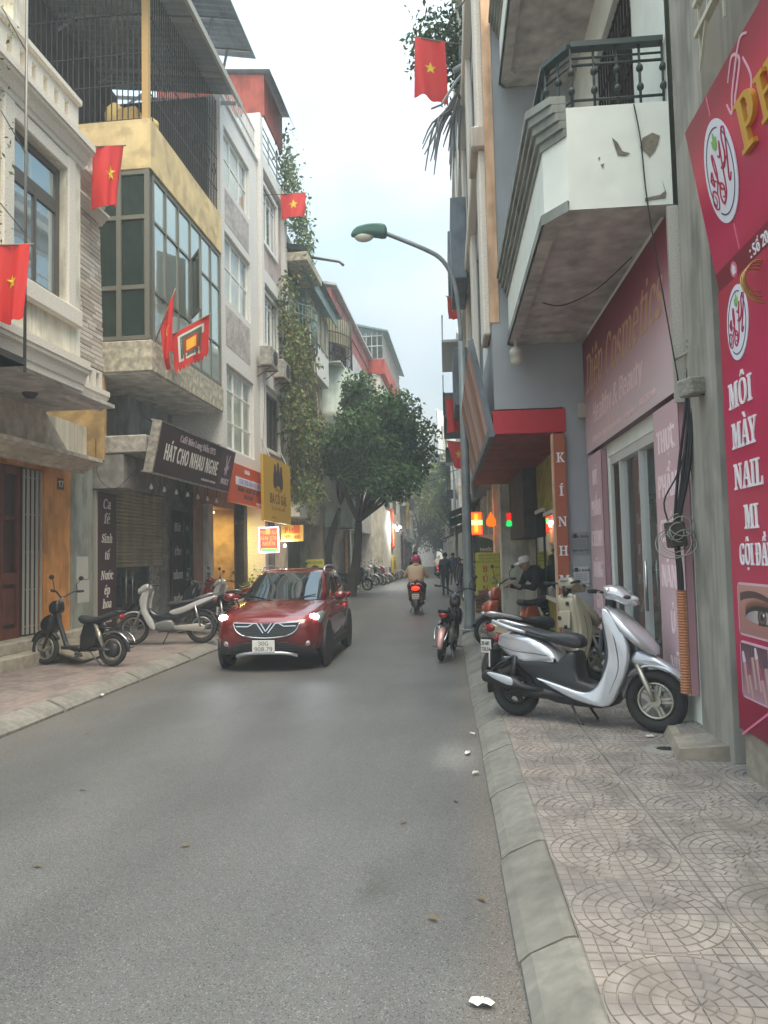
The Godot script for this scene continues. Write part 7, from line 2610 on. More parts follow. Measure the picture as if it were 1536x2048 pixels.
func car() -> void:
	var t := thing("red_car", "red hatchback with lit headlights driving up the street", "car", Vector3(-2.58, 0, -12.42), -PI / 2 + 0.0)
	t.scale = Vector3(1, 0.955, 0.965)
	var red := paint("car_red", rgb(120, 38, 36), 0.2)
	red.clearcoat = 1.0
	red.clearcoat_roughness = 0.03
	var clad := mt("black_cladding", rgb(46, 46, 48), 0.6)
	# lower body: sections from nose to tail, half outlines as (z, y)
	var secs := [
		[1.84, 0.42, 0.50, 0.56, 0.58, 0.68], [1.80, 0.30, 0.62, 0.68, 0.64, 0.74], [1.70, 0.24, 0.73, 0.76, 0.70, 0.815], [1.5, 0.22, 0.785, 0.8, 0.73, 0.885],
		[1.2, 0.22, 0.80, 0.815, 0.72, 0.945], [0.8, 0.22, 0.80, 0.818, 0.72, 1.0], [0.3, 0.22, 0.80, 0.818, 0.74, 1.02], [-0.6, 0.22, 0.80, 0.818, 0.74, 1.03], [-1.3, 0.24, 0.80, 0.815, 0.73, 1.04], [-1.65, 0.28, 0.76, 0.785, 0.70, 1.03], [-1.8, 0.34, 0.68, 0.72, 0.64, 1.0], [-1.84, 0.45, 0.6, 0.62, 0.55, 0.9]]
	var rings := []
	for q in secs:
		var y0: float = q[1]
		var y1: float = q[5]
		var half := [Vector2(0.0, y0), Vector2(q[2] * 0.8, y0), Vector2(q[2], lerpf(y0, y1, 0.16)), Vector2(q[3], lerpf(y0, y1, 0.42)), Vector2(q[3] * 0.995, lerpf(y0, y1, 0.62)), Vector2(q[3] * 0.965, lerpf(y0, y1, 0.82)), Vector2(q[4], lerpf(y0, y1, 0.96)), Vector2(q[4] * 0.7, y1 + 0.012), Vector2(q[4] * 0.35, y1 + 0.026), Vector2(0, y1 + 0.03)]
		var ring := []
		for p in half: ring.append(Vector3(q[0], p.y, p.x))
		for k in range(half.size() - 2, 0, -1): ring.append(Vector3(q[0], half[k].y, -half[k].x))
		rings.append(ring)
	var b := B.new(true)
	b.loft(rings)
	obj("body", b, red, t)
	# glasshouse
	var lev := [[0.99, 0.92, -1.74, 0.745], [1.12, 0.66, -1.70, 0.72], [1.28, 0.36, -1.62, 0.665], [1.40, 0.12, -1.52, 0.61], [1.455, -0.02, -1.45, 0.57], [1.485, -0.2, -1.3, 0.48], [1.495, -0.45, -1.0, 0.2]]
	var gh := B.new(true)
	var gr := []
	for l in lev:
		var ring := []
		for k in 48: ring.append(_gh(l, TAU * k / 48.0, 0.0))
		gr.append(ring)
	gh.loft(gr)
	obj("roof", gh, red, t)
	var dark := mt("car_glass", rgb(30, 36, 36), 0.02)
	dark.metallic_specular = 1.0
	_gpatch("windscreen", t, lev, -0.74, 0.74, 1.0, 1.43, dark)
	for s in [1.0, -1.0]:
		_gpatch("side_window", t, lev, s * 0.98, s * 1.52, 1.03, 1.40, dark)
		_gpatch("side_window", t, lev, s * 1.57, s * 2.1, 1.03, 1.40, dark)
	_gpatch("rear_window", t, lev, PI - 0.7, PI + 0.7, 1.05, 1.40, dark)
	var tr := B.new()
	for s in [-1.0, 1.0]:
		tr.bar(Vector3(0.98, 1.0, s * 0.1), Vector3(0.72, 1.085, s * 0.55), 0.012, 0.012)
	obj("wiper", tr, black(), t)
	# cladding, sills, arches
	for s in [-1.0, 1.0]:
		var c := B.new()
		c.cbox(Vector3(0.0, 0.285, s * 0.80), Vector3(1.75, 0.15, 0.07), 0.02)
		obj("sill", c, clad, t)
		for x in [1.17, -1.2]:
			var a := B.new()
			a.disc(Vector3(x, 0.33, s * 0.802), Vector3(0, 0, 1), 0.375, 0.05, 28)
			obj("wheel_arch", a, clad, t)  # flush dark disc: arch cladding, with the shade of the wheel well painted in
			var w := wheel(t, "wheel", x, 0.30, 0.12, 5, mt("alloy"))
			w.position.z = s * 0.74
		var m := B.new(true)
		m.ball(Vector3(0.6, 1.05, s * 0.92), Vector3(0.07, 0.075, 0.11), 12, 8)
		m.tube([Vector3(0.62, 1.0, s * 0.78), Vector3(0.61, 1.03, s * 0.88)], 0.025, 6)
		obj("door_mirror", m, red, t)
		var r := B.new(true)
		r.tube(cr(v3([-0.1, 1.44, s * 0.555, -0.2, 1.52, s * 0.55, -0.8, 1.54, s * 0.55, -1.3, 1.5, s * 0.53, -1.4, 1.44, s * 0.53]), 3, false), 0.016, 7)
		obj("roof_rail", r, mt("alloy_bright"), t)
		# headlamp: clear lens with a lit lamp at its outer top corner
		var h := B.new(true)
		var hl := []
		for q in [[1.80, 0.63, 0.45, 0.03], [1.76, 0.66, 0.55, 0.085], [1.66, 0.71, 0.665, 0.115], [1.54, 0.77, 0.748, 0.10], [1.38, 0.83, 0.785, 0.04]]:
			var ring := []
			for k in 10:
				var a := TAU * k / 10
				ring.append(Vector3(q[0] + 0.03 * cos(a) + 0.012, q[1] + q[3] * sin(a), s * (q[2] + 0.012 + 0.035 * cos(a))))
			hl.append(ring)
		h.loft(hl)
		var lens := obj("headlight", h, mt("headlamp_lens", rgb(150, 156, 160), 0.12, 0.4), t)
		var g := B.new(true)
		g.ball(Vector3(1.672, 0.795, s * 0.69), Vector3(0.055, 0.045, 0.07), 10, 8)
		obj("lamp", g, glow("headlamp_glow", Color(0.93, 0.95, 1.0), 26.0), lens)
		var sp := SpotLight3D.new()
		sp.name = "headlight_beam"
		sp.light_energy = 0.13
		sp.light_color = Color(0.94, 0.96, 1.0)
		sp.light_size = 0.05
		sp.spot_angle = 40.0
		sp.spot_range = 30.0
		sp.spot_attenuation = 2.0
		sp.shadow_enabled = true
		sp.transform = Transform3D(Basis(Vector3.UP, -PI / 2) * Basis(Vector3.RIGHT, -0.12), Vector3(1.76, 0.795, s * 0.70))
		t.add_child(sp, true)
		var fo := B.new(true)
		fo.lathe([Vector2(0.001, 0.03), Vector2(0.045, 0.02), Vector2(0.05, 0.0), Vector2(0.062, -0.01)], 14, Transform3D(Basis(Vector3.BACK, -PI / 2), Vector3(1.79, 0.42, s * 0.6)))
		obj("fog_lamp", fo, mt("alloy_bright"), t)
		var tl := B.new(true)
		tl.ball(Vector3(-1.62, 0.95, s * 0.76), Vector3(0.14, 0.06, 0.06), 10, 6)
		obj("tail_light", tl, mt("tail_red"), t)
		var dh := B.new()
		for x in [0.1, -0.85]: dh.cbox(Vector3(x, 0.86, s * 0.808), Vector3(0.16, 0.03, 0.03), 0.008)
		obj("door_handle", dh, red, t)
		var dl := B.new()
		for x in [0.62, -0.32, -1.1]: dl.bar(Vector3(x, 0.36, s * 0.8165), Vector3(x - 0.02, 1.0, s * 0.792), 0.008, 0.01)
		obj("door_gap", dl, black(), t)
	# face
	var lo := B.new(true)
	var lr := []
	for k in 15:
		var z := lerpf(-0.72, 0.72, k / 14.0)
		var x := 1.862 - 0.13 * pow(absf(z) / 0.72, 2.6)
		lr.append([Vector3(x - 0.05, 0.24, z), Vector3(x, 0.27, z), Vector3(x + 0.012, 0.38, z), Vector3(x - 0.01, 0.47 - 0.05 * cos(z * 4.4), z), Vector3(x - 0.1, 0.48, z)])
	lo.loft(lr, false, false)
	obj("lower_bumper", lo, clad, t)
	var gl := B.new()
	var pts := cr(v2([-0.50, 0.13, -0.25, 0.115, 0.0, 0.11, 0.25, 0.115, 0.5, 0.13, 0.44, 0.0, 0.3, -0.07, 0.0, -0.1, -0.3, -0.07, -0.44, 0.0]), 3)
	var tf := Transform3D(Basis(Vector3(0, 0, -1), Vector3(-0.28, 0.96, 0), Vector3(0.96, 0.28, 0)), Vector3(1.84, 0.60, 0))
	gl.prism(pts, tf, -0.06, 0.03)
	obj("grille", gl, mt("grille_black", rgb(30, 30, 32), 0.35), t)
	var gs := B.new()
	for k in 7:
		var y := -0.075 + k * 0.027
		gs.prism([Vector2(-0.44 + 0.2 * (0.5 - minf(k / 6.0, 0.5)) * 1.2, y), Vector2(0.44 - 0.2 * (0.5 - minf(k / 6.0, 0.5)) * 1.2, y), Vector2(0.44 - 0.2 * (0.5 - minf(k / 6.0, 0.5)) * 1.2, y + 0.007), Vector2(-0.44 + 0.2 * (0.5 - minf(k / 6.0, 0.5)) * 1.2, y + 0.007)], tf, 0.03, 0.036)
	obj("grille_slat", gs, mt("slat_black", rgb(58, 58, 60), 0.4, 0.3), t)
	var cm := B.new()
	for q in [[-0.49, 0.128, -0.12, 0.118, -0.03, -0.03], [0.49, 0.128, 0.12, 0.118, 0.03, -0.03]]:
		var s: float = signf(q[0])
		for e in [[Vector2(s * 0.49, 0.126), Vector2(s * 0.14, 0.112)], [Vector2(s * 0.14, 0.112), Vector2(s * 0.035, -0.035)], [Vector2(s * 0.08, 0.112), Vector2(0.0, -0.01)], [Vector2(s * 0.45, 0.07), Vector2(s * 0.27, 0.065)], [Vector2(s * 0.27, 0.065), Vector2(s * 0.2, 0.105)]]:
			var d: Vector2 = (e[1] - e[0]).normalized()
			var n := Vector2(-d.y, d.x) * 0.008
			cm.prism([e[0] + n, e[1] + n, e[1] - n, e[0] - n], tf, 0.03, 0.045)
	obj("chrome_badge", cm, mt("chrome"), t)
	var rimb := B.new(true)
	rimb.tube(cr(v2([-0.50, 0.12, -0.44, 0.0, -0.3, -0.075, 0.0, -0.105, 0.3, -0.075, 0.44, 0.0, 0.5, 0.12]), 3, false).map(func(p): return tf * Vector3(p.x, p.y, 0.02)), 0.012, 6)
	obj("grille_rim", rimb, mt("chrome"), t)
	var sk := B.new(true)
	var kk := []
	for k in 13:
		var z := lerpf(-0.46, 0.46, k / 12.0)
		var x := 1.885 - 0.06 * pow(absf(z) / 0.46, 3.0)
		var y := 0.285 - 0.05 * pow(absf(z) / 0.46, 4.0)
		kk.append([Vector3(x, y - 0.025, z), Vector3(x + 0.012, y, z), Vector3(x, y + 0.025, z), Vector3(x - 0.03, y + 0.02, z), Vector3(x - 0.03, y - 0.02, z)])
	sk.loft(kk)
	obj("skid_plate", sk, mt("alloy_bright"), t)
	var lg := B.new()
	for k in 4: lg.box(Vector3(1.873, 0.33 + k * 0.03, 0), Vector3(0.02, 0.012, 0.98))
	obj("lower_grille", lg, black(), t)
	var np := B.new()
	np.cbox(Vector3(1.895, 0.385, 0.03), Vector3(0.016, 0.18, 0.335), 0.004)
	var plt := obj("number_plate", np, mt("plate_white"), t)
	var pf := Transform3D(Basis(Vector3(0, 0, -1), Vector3.UP, Vector3(1, 0, 0)), Vector3(1.904, 0.385, 0.03))
	text(plt, "30G", 0.058, pf.translated_local(Vector3(0, 0.042, 0)), mt("dark_ink"), "Droid Sans", false, 1.1, 0, 0.003)
	text(plt, "908.79", 0.058, pf.translated_local(Vector3(0, -0.04, 0)), mt("dark_ink"), "Droid Sans", false, 1.1, 0, 0.003)

func _gh(l: Array, a: float, off: float) -> Vector3:
	var cx: float = (l[1] + l[2]) / 2
	var ax: float = (l[1] - l[2]) / 2 + off
	var w: float = l[3] + off
	var c := cos(a)
	var s := sin(a)
	return Vector3(cx + ax * signf(c) * pow(absf(c), 0.42), l[0] + off * 0.5, w * signf(s) * pow(absf(s), 0.42))

func _gpatch(called: String, t: Node3D, lev: Array, a0: float, a1: float, y0: float, y1: float, m: Material) -> void:
	var b := B.new(true)
	var rows := []
	for j in 9:
		var y := lerpf(y0, y1, j / 8.0)
		var i := 0
		while i < lev.size() - 2 and lev[i + 1][0] < y: i += 1
		var f := clampf((y - lev[i][0]) / (lev[i + 1][0] - lev[i][0]), 0.0, 1.0)
		var l := [y, lerpf(lev[i][1], lev[i + 1][1], f), lerpf(lev[i][2], lev[i + 1][2], f), lerpf(lev[i][3], lev[i + 1][3], f)]
		var row := []
		for k in 15: row.append(_gh(l, lerpf(a0, a1, k / 14.0), 0.007))
		rows.append(row)
	b.loft(rows, false, false)
	obj(called, b, m, t)

# ------------------------------------------------------------------ people: one continuous body meshed from tapered bones
func body(bones: Array, cell: float) -> B:
	var lo := Vector3(9, 9, 9)
	var hi := -lo
	for q in bones:
		var r := maxf(q[2], q[3]) + 0.06
		for e in 2:
			lo = lo.min(q[e] - Vector3.ONE * r)
			hi = hi.max(q[e] + Vector3.ONE * r)
	var nx := int((hi.x - lo.x) / cell) + 2
	var ny := int((hi.y - lo.y) / cell) + 2
	var nz := int((hi.z - lo.z) / cell) + 2
	var val := PackedFloat32Array()
	val.resize(nx * ny * nz)
	val.fill(1.0)
	var who := PackedInt32Array()
	who.resize(val.size())
	var raw := PackedFloat32Array()
	raw.resize(val.size())
	raw.fill(1.0)
	var kk := 0.022
	for n in bones.size():
		var q = bones[n]
		var a: Vector3 = q[0]
		var ab: Vector3 = q[1] - a
		var l2 := maxf(ab.length_squared(), 1e-6)
		var ra: float = q[2]
		var dr: float = q[3] - ra
		var r := maxf(q[2], q[3]) + 0.06
		var m0 := ((a.min(q[1]) - Vector3.ONE * r - lo) / cell).floor()
		var m1 := ((a.max(q[1]) + Vector3.ONE * r - lo) / cell).ceil()
		for ix in range(maxi(int(m0.x), 0), mini(int(m1.x), nx - 1) + 1):
			for iy in range(maxi(int(m0.y), 0), mini(int(m1.y), ny - 1) + 1):
				for iz in range(maxi(int(m0.z), 0), mini(int(m1.z), nz - 1) + 1):
					var p := lo + Vector3(ix, iy, iz) * cell - a
					var t := clampf(p.dot(ab) / l2, 0.0, 1.0)
					var d := (p - ab * t).length() - ra - dr * t
					var i := (ix * ny + iy) * nz + iz
					if d < raw[i]:
						raw[i] = d
						who[i] = n
					var v := val[i]
					var h := maxf(kk - absf(v - d), 0.0) / kk
					val[i] = minf(v, d) - h * h * kk * 0.25
	var at := {}
	var b := B.new(true)
	var pos := PackedVector3Array()
	var cols := PackedColorArray()
	var off := [0, 1, nz, nz + 1, ny * nz, ny * nz + 1, ny * nz + nz, ny * nz + nz + 1]
	for ix in nx - 1:
		for iy in ny - 1:
			for iz in nz - 1:
				var i := (ix * ny + iy) * nz + iz
				var s := 0
				for o in off:
					if val[i + o] < 0.0: s += 1
				if s == 0 or s == 8: continue
				var sum := Vector3.ZERO
				var c := 0
				for e in [[0, 1], [2, 3], [4, 5], [6, 7], [0, 2], [1, 3], [4, 6], [5, 7], [0, 4], [1, 5], [2, 6], [3, 7]]:
					var va := val[i + off[e[0]]]
					var vb := val[i + off[e[1]]]
					if (va < 0.0) != (vb < 0.0):
						var pa := Vector3(e[0] >> 2, (e[0] >> 1) & 1, e[0] & 1)
						var pb := Vector3(e[1] >> 2, (e[1] >> 1) & 1, e[1] & 1)
						sum += pa.lerp(pb, va / (va - vb))
						c += 1
				at[i] = pos.size()
				pos.append(lo + (Vector3(ix, iy, iz) + sum / c) * cell)
				cols.append(bones[who[i]][4])
	for ix in range(1, nx - 1):
		for iy in range(1, ny - 1):
			for iz in range(1, nz - 1):
				var i := (ix * ny + iy) * nz + iz
				for ax in 3:
					var st: int = [ny * nz, nz, 1][ax]
					var o1: int = [nz, 1, ny * nz][ax]
					var o2: int = [1, ny * nz, nz][ax]
					var ins := val[i] < 0.0
					if ins == (val[i + st] < 0.0): continue
					var q := [at[i], at[i - o1], at[i - o1 - o2], at[i - o2]]
					if ins: q.reverse()
					for k in [0, 1, 2, 0, 2, 3]:
						b.st.set_color(cols[q[k]])
						b.st.add_vertex(pos[q[k]])
	return b

func hand(b: B, wrist: Vector3, d: Vector3, side: Vector3, c: Color) -> void:   # palm, four bent fingers, thumb
	b.st.set_color(c)
	d = d.normalized()
	side = (side - d * side.dot(d)).normalized()
	var up := d.cross(side)
	b.tube([wrist, wrist + d * 0.04, wrist + d * 0.085], [0.024, 0.036, 0.032], 8)
	for k in 4:
		var r := wrist + d * 0.08 + side * (0.026 - 0.0175 * k)
		var l: float = [0.07, 0.08, 0.074, 0.058][k]
		b.tube([r, r + d * l * 0.5, r + d * l * 0.75 - up * l * 0.3, r + d * l * 0.7 - up * l * 0.62], [0.0095, 0.009, 0.0085, 0.007], 6)
	b.tube([wrist + d * 0.03 + side * 0.026, wrist + d * 0.06 + side * 0.05 - up * 0.01, wrist + d * 0.09 + side * 0.052 - up * 0.03], [0.012, 0.011, 0.008], 6)

const SKIN := Color(0.42, 0.25, 0.17)

func face(t: Node3D, c: Vector3) -> void:   # nose, eyes, mouth, ears on a head of 10 cm radius looking along x
	var b := B.new(true)
	b.ball(c + Vector3(0.098, -0.012, 0), Vector3(0.02, 0.026, 0.014), 7, 5)
	for s in [-1.0, 1.0]: b.ball(c + Vector3(0.0, 0.0, s * 0.082), Vector3(0.02, 0.032, 0.012), 7, 5)
	obj("nose_and_ears", b, mt("skin", Color(0.42, 0.25, 0.17).linear_to_srgb(), 0.55), t)
	var e := B.new(true)
	for s in [-1.0, 1.0]: e.ball(c + Vector3(0.083, 0.014, s * 0.033), Vector3(0.008, 0.008, 0.015), 7, 5)
	e.ball(c + Vector3(0.083, -0.055, 0), Vector3(0.008, 0.006, 0.026), 7, 5)
	obj("eyes_and_mouth", e, mt("face_dark", rgb(60, 34, 30), 0.5), t)

func cloth() -> StandardMaterial3D:
	if mats.has("clothing"): return mats["clothing"]
	var m := mt("clothing", Color.WHITE, 0.85)
	m.vertex_color_use_as_albedo = true
	return m

func rider(label: String, at: Vector3, turn: float, top: Color, legs: Color, helmet: Material, cell: float) -> Node3D:
	var t := thing("person", label, "person", at, turn)
	var bo := [
		[Vector3(-0.2, 0.88, 0), Vector3(-0.16, 1.06, 0), 0.155, 0.15, legs], [Vector3(-0.18, 0.98, -0.05), Vector3(-0.18, 0.98, 0.05), 0.165, 0.165, top], [Vector3(-0.15, 1.07, -0.05), Vector3(-0.15, 1.07, 0.05), 0.172, 0.172, top], [Vector3(-0.13, 1.16, -0.06), Vector3(-0.13, 1.16, 0.06), 0.168, 0.168, top], [Vector3(-0.11, 1.24, -0.08), Vector3(-0.11, 1.24, 0.08), 0.14, 0.14, top],
		[Vector3(-0.1, 1.27, -0.12), Vector3(-0.1, 1.27, 0.12), 0.105, 0.105, top], [Vector3(-0.1, 1.3, 0), Vector3(-0.04, 1.42, 0), 0.07, 0.055, top], [Vector3(-0.03, 1.46, 0), Vector3(-0.01, 1.52, 0), 0.088, 0.095, SKIN]]
	for s in [-1.0, 1.0]:
		bo.append([Vector3(-0.16, 0.88, s * 0.1), Vector3(0.2, 0.78, s * 0.2), 0.105, 0.078, legs])
		bo.append([Vector3(0.2, 0.78, s * 0.2), Vector3(0.12, 0.44, s * 0.19), 0.072, 0.048, legs])
		bo.append([Vector3(0.1, 0.40, s * 0.19), Vector3(0.26, 0.38, s * 0.2), 0.046, 0.036, Color(0.02, 0.02, 0.02)])
		bo.append([Vector3(-0.1, 1.27, s * 0.18), Vector3(0.0, 1.06, s * 0.30), 0.075, 0.062, top])
		bo.append([Vector3(0.0, 1.06, s * 0.30), Vector3(0.17, 1.11, s * 0.29), 0.06, 0.04, top])
	var b := body(bo, cell)
	for s in [-1.0, 1.0]: hand(b, Vector3(0.16, 1.12, s * 0.285), Vector3(1, 0.1, 0), Vector3(0, 0, -s), SKIN)
	obj("body", b, cloth(), t)
	face(t, Vector3(-0.01, 1.51, 0))
	var h := B.new(true)
	h.lathe([Vector2(0.128, -0.05), Vector2(0.132, 0.0), Vector2(0.125, 0.06), Vector2(0.095, 0.11), Vector2(0.05, 0.135), Vector2(0.001, 0.14)], 18, Transform3D(Basis.IDENTITY, Vector3(-0.02, 1.53, 0)))
	h.tube([Vector3(0.05, 1.53, -0.11), Vector3(0.14, 1.51, 0.0), Vector3(0.05, 1.53, 0.11)], 0.012, 5)
	obj("helmet", h, helmet, t)
	var hd := B.new(true)
	hd.torus(Vector3(-0.09, 1.36, 0), Vector3(0.25, 1, 0), 0.085, 0.035, 0.035, 16, 7)
	obj("hood", hd, mt("cloth_" + top.to_html(), top.linear_to_srgb(), 0.85), t)
	return t

func walker(label: String, at: Vector3, turn: float, top: Color, legs: Color, stride: float, hgt := 1.0, cell := 0.028, bag := false) -> Node3D:
	var t := thing("person", label, "person", at, turn)
	var bo := [
		[Vector3(0, 0.93, 0), Vector3(0, 1.05, 0), 0.14, 0.13, top], [Vector3(0, 1.02, 0), Vector3(0.0, 1.30, 0), 0.135, 0.155, top],
		[Vector3(0, 1.38, -0.1), Vector3(0, 1.38, 0.1), 0.085, 0.085, top], [Vector3(0, 1.42, 0), Vector3(0.01, 1.5, 0), 0.06, 0.052, SKIN], [Vector3(0.02, 1.56, 0), Vector3(0.02, 1.62, 0), 0.086, 0.095, SKIN]]
	for s in [-1.0, 1.0]:
		var f: float = s * stride
		bo.append([Vector3(0, 0.9, s * 0.085), Vector3(f * 0.5 + 0.03, 0.5, s * 0.085), 0.095, 0.065, legs])
		bo.append([Vector3(f * 0.5 + 0.03, 0.5, s * 0.085), Vector3(f - 0.02, 0.11, s * 0.085), 0.062, 0.042, legs])
		bo.append([Vector3(f - 0.03, 0.05, s * 0.085), Vector3(f + 0.13, 0.04, s * 0.095), 0.048, 0.036, Color(0.02, 0.02, 0.02)])
		bo.append([Vector3(0, 1.38, s * 0.17), Vector3(-f * 0.25 - 0.02, 1.12, s * 0.23), 0.065, 0.052, top])
		bo.append([Vector3(-f * 0.25 - 0.02, 1.12, s * 0.23), Vector3(-f * 0.5 + 0.03, 0.88, s * 0.23), 0.05, 0.036, top])
	for q in bo: # height
		q[0] = q[0] * hgt
		q[1] = q[1] * hgt
	var b := body(bo, cell)
	for s in [-1.0, 1.0]: hand(b, Vector3(-s * stride * 0.5 + 0.03, 0.87, s * 0.23) * hgt, Vector3(0.1, -1, 0), Vector3(1, 0, 0), SKIN)
	obj("body", b, cloth(), t)
	face(t, Vector3(0.02, 1.61, 0) * hgt)
	var h := B.new(true)
	h.lathe([Vector2(0.1, -0.05), Vector2(0.106, 0.0), Vector2(0.1, 0.05), Vector2(0.07, 0.095), Vector2(0.001, 0.11)], 14, Transform3D(Basis.IDENTITY, Vector3(-0.005, 1.62, 0) * hgt))
	obj("hair", h, mt("black_hair", rgb(26, 24, 24), 0.6), t)
	if bag:
		var g := B.new(true)
		g.ball(Vector3(-0.16, 1.2, 0), Vector3(0.1, 0.2, 0.14), 10, 8)
		obj("backpack", g, mt("backpack", rgb(40, 44, 54), 0.8), t)
	return t

# ------------------------------------------------------------------ flags, trees, lamps
func flag(label: String, at: Vector3, pole: Vector3, long: float, drop: float, sed: int, festival := false, slack := 0.1) -> void:
	var t := thing("flag", label, "flag", at, 0.0, "flags along the street")
	var r := RandomNumberGenerator.new()
	r.seed = sed
	var d := pole.normalized()
	var pb := B.new(true)
	pb.tube([d * -0.5, d * (long + 0.04)], 0.012, 6)
	obj("pole", pb, mt("flag_pole", rgb(130, 112, 92), 0.6), t)
	var side := d.cross(Vector3.UP).normalized()
	var ph := r.randf() * 6.0
	var n := 12
	var rows := []
	for j in n + 1:
		var row := []
		for i in n + 1: row.append(_flag_at(d, side, long, drop, float(i) / n, float(j) / n, ph, slack))
		rows.append(row)
	if festival:
		var rims := [[0.0, rgb(190, 40, 40)], [0.14, rgb(196, 204, 196)], [0.2, rgb(74, 92, 70)], [0.3, rgb(170, 40, 36)], [0.36, rgb(226, 170, 40)]]
		for k in 5:
			var b := B.new(true)
			var q: float = rims[k][0]
			var rr := []
			for j in 9:
				var row := []
				for i in 9: row.append(_flag_at(d, side, long, drop, lerpf(q, 1.0 - q, i / 8.0), lerpf(q, 1.0 - q, j / 8.0), ph, slack) + side * 0.003 * k)
				rr.append(row)
			b.loft(rr, false, false)
			if k == 0:
				for i in 9: b.tri(_flag_at(d, side, long, drop, i / 9.0, 1.0, ph, slack), _flag_at(d, side, long, drop, (i + 0.5) / 9.0, 1.12, ph, slack), _flag_at(d, side, long, drop, (i + 1) / 9.0, 1.0, ph, slack))
			obj("cloth" if k == 0 else "cloth_panel", b, mt("flag_cloth%d" % k, rims[k][1], 0.8), t)
		return
	var fb := B.new(true)
	fb.loft(rows, false, false)
	var fm := mt("flag_red", rgb(206, 36, 34), 0.75)
	fm.backlight_enabled = true
	fm.backlight = Color(0.4, 0.3, 0.3)
	obj("cloth", fb, fm, t)
	var sb := B.new()
	for e in [-1.0, 1.0]:
		for k in 10:
			var p := []
			for m in [k, k + 1]:
				var rad := 0.2 if m % 2 == 0 else 0.085
				var a: float = TAU * m / 10.0
				p.append(_flag_at(d, side, long, drop, 0.5 + rad * sin(a) * 0.95, 0.47 - rad * cos(a) * minf(long / drop, 1.0) * 1.05, ph, slack) + side * 0.007 * e)
			sb.tri(_flag_at(d, side, long, drop, 0.5, 0.47, ph, slack) + side * 0.007 * e, p[0], p[1])
	obj("star", sb, mt("flag_yellow", rgb(226, 196, 40), 0.75), t)

func _flag_at(d: Vector3, side: Vector3, long: float, drop: float, u: float, v: float, ph: float, slack: float) -> Vector3:
	return d * long * (u * (1.0 - slack * v) + slack * 0.6 * v) + Vector3.DOWN * drop * v + side * (0.07 * (0.25 + v) * sin(u * 6.0 + ph + v) + 0.045 * (0.2 + v) * sin(u * 13.0 + v * 3.0 + ph * 2.0))

func tree(label: String, base: Vector3, crown: Vector3, rad: Vector3, n: int, size: float, tint: Color, sed: int, bend := 0.0) -> void:
	var t := thing("tree", label, "tree", base)
	var r := RandomNumberGenerator.new()
	r.seed = sed
	var c := crown - base
	var fork := Vector3(c.x * 0.35, (c.y - rad.y) * 0.92, c.z * 0.35)
	var tb := B.new(true)
	tb.tube(cr([Vector3(0, -0.1, 0), Vector3(bend, fork.y * 0.35, 0.05), Vector3(bend * 0.6 + fork.x * 0.5, fork.y * 0.7, -0.05), fork], 4, false), [0.3, 0.24, 0.22, 0.2, 0.2, 0.19, 0.18, 0.18, 0.17, 0.17, 0.16, 0.16, 0.15], 9)
	obj("trunk", tb, mt("bark_dark", rgb(72, 62, 54), 0.95, 0, "streak", 2.0), t)
	var lb := B.new(true)
	var lv := B.new()
	var clumps := []
	for k in 46:
		var dv := Vector3(r.randfn(), r.randfn() * 0.9 + 0.1, r.randfn()).normalized()
		var q := pow(r.randf(), 0.4)
		var p := c + dv * rad * q * r.randf_range(0.78, 1.0)
		clumps.append([p, r.randf_range(0.6, 1.05) * rad.x * 0.28, r.randf_range(0.75, 1.3)])
		if k < 18: lb.tube([fork, fork.lerp(p, 0.5) + Vector3(0, -0.15, 0), p], [0.1, 0.06, 0.02], 5)
	obj("branches", lb, mt("bark_dark"), t)
	for k in n:
		var q = clumps[r.randi() % clumps.size()]
		var dv := Vector3(r.randfn(), r.randfn() * 0.75, r.randfn())
		var p: Vector3 = q[0] + dv.normalized() * q[1] * pow(r.randf(), 0.45) * 1.25
		leaf(lv, p, size, r, 0.35, tint * q[2])
	obj("crown", lv, leaf_mat(), t)

func lamp_post(label: String, at: Vector3, reach: float, h: float, head: Material) -> void:
	var t := thing("street_lamp", label, "street lamp", at)
	var gp := mt("lamp_pole", rgb(150, 158, 162), 0.5, 0.2, "streak", 0.8)
	var p := B.new(true)
	var k := h / 8.2
	p.tube([Vector3(0, 0, 0), Vector3(0, 0.12, 0), Vector3(0, 0.3, 0), Vector3(0, 3.0 * k, 0), Vector3(-0.01, 5.8 * k, 0)], [0.125, 0.12, 0.105, 0.085, 0.065], 12)
	p.tube([Vector3(-0.02, 0.0, 0), Vector3(-0.02, 0.03, 0)], 0.2, 8)
	obj("pole", p, gp, t)
	var a := B.new(true)
	var e := Vector3(-reach, h - 0.02, 0)
	a.tube(cr([Vector3(-0.01, 5.8 * k, 0), Vector3(-0.03, 6.3 * k, 0), Vector3(-0.11, 7.0 * k, 0), Vector3(-0.32, 7.48 * k, 0), Vector3(-0.7, 7.76 * k, 0), e + Vector3(-0.06, 0.02, 0)], 4, false), 0.045, 9)
	obj("arm", a, gp, t)
	var hb := B.new(true)
	hb.pillow(cr(v2([0.1, -0.1, 0.1, 0.13, -0.2, 0.17, -0.48, 0.13, -0.6, 0.0, -0.55, -0.06, -0.2, -0.06]), 3), 0.13, 0.05, 0.0, [-0.6, 0.5, -0.2, 1.0])
	var ho := obj("lamp_head", hb, head, t)
	ho.position = e + Vector3(-0.02, -0.02, 0)
	var gb := B.new(true)
	gb.ball(Vector3(-0.34, -0.07, 0), Vector3(0.2, 0.11, 0.1), 14, 8)
	obj("glass_bowl", gb, mt("lamp_bowl", rgb(206, 204, 192), 0.25), ho)

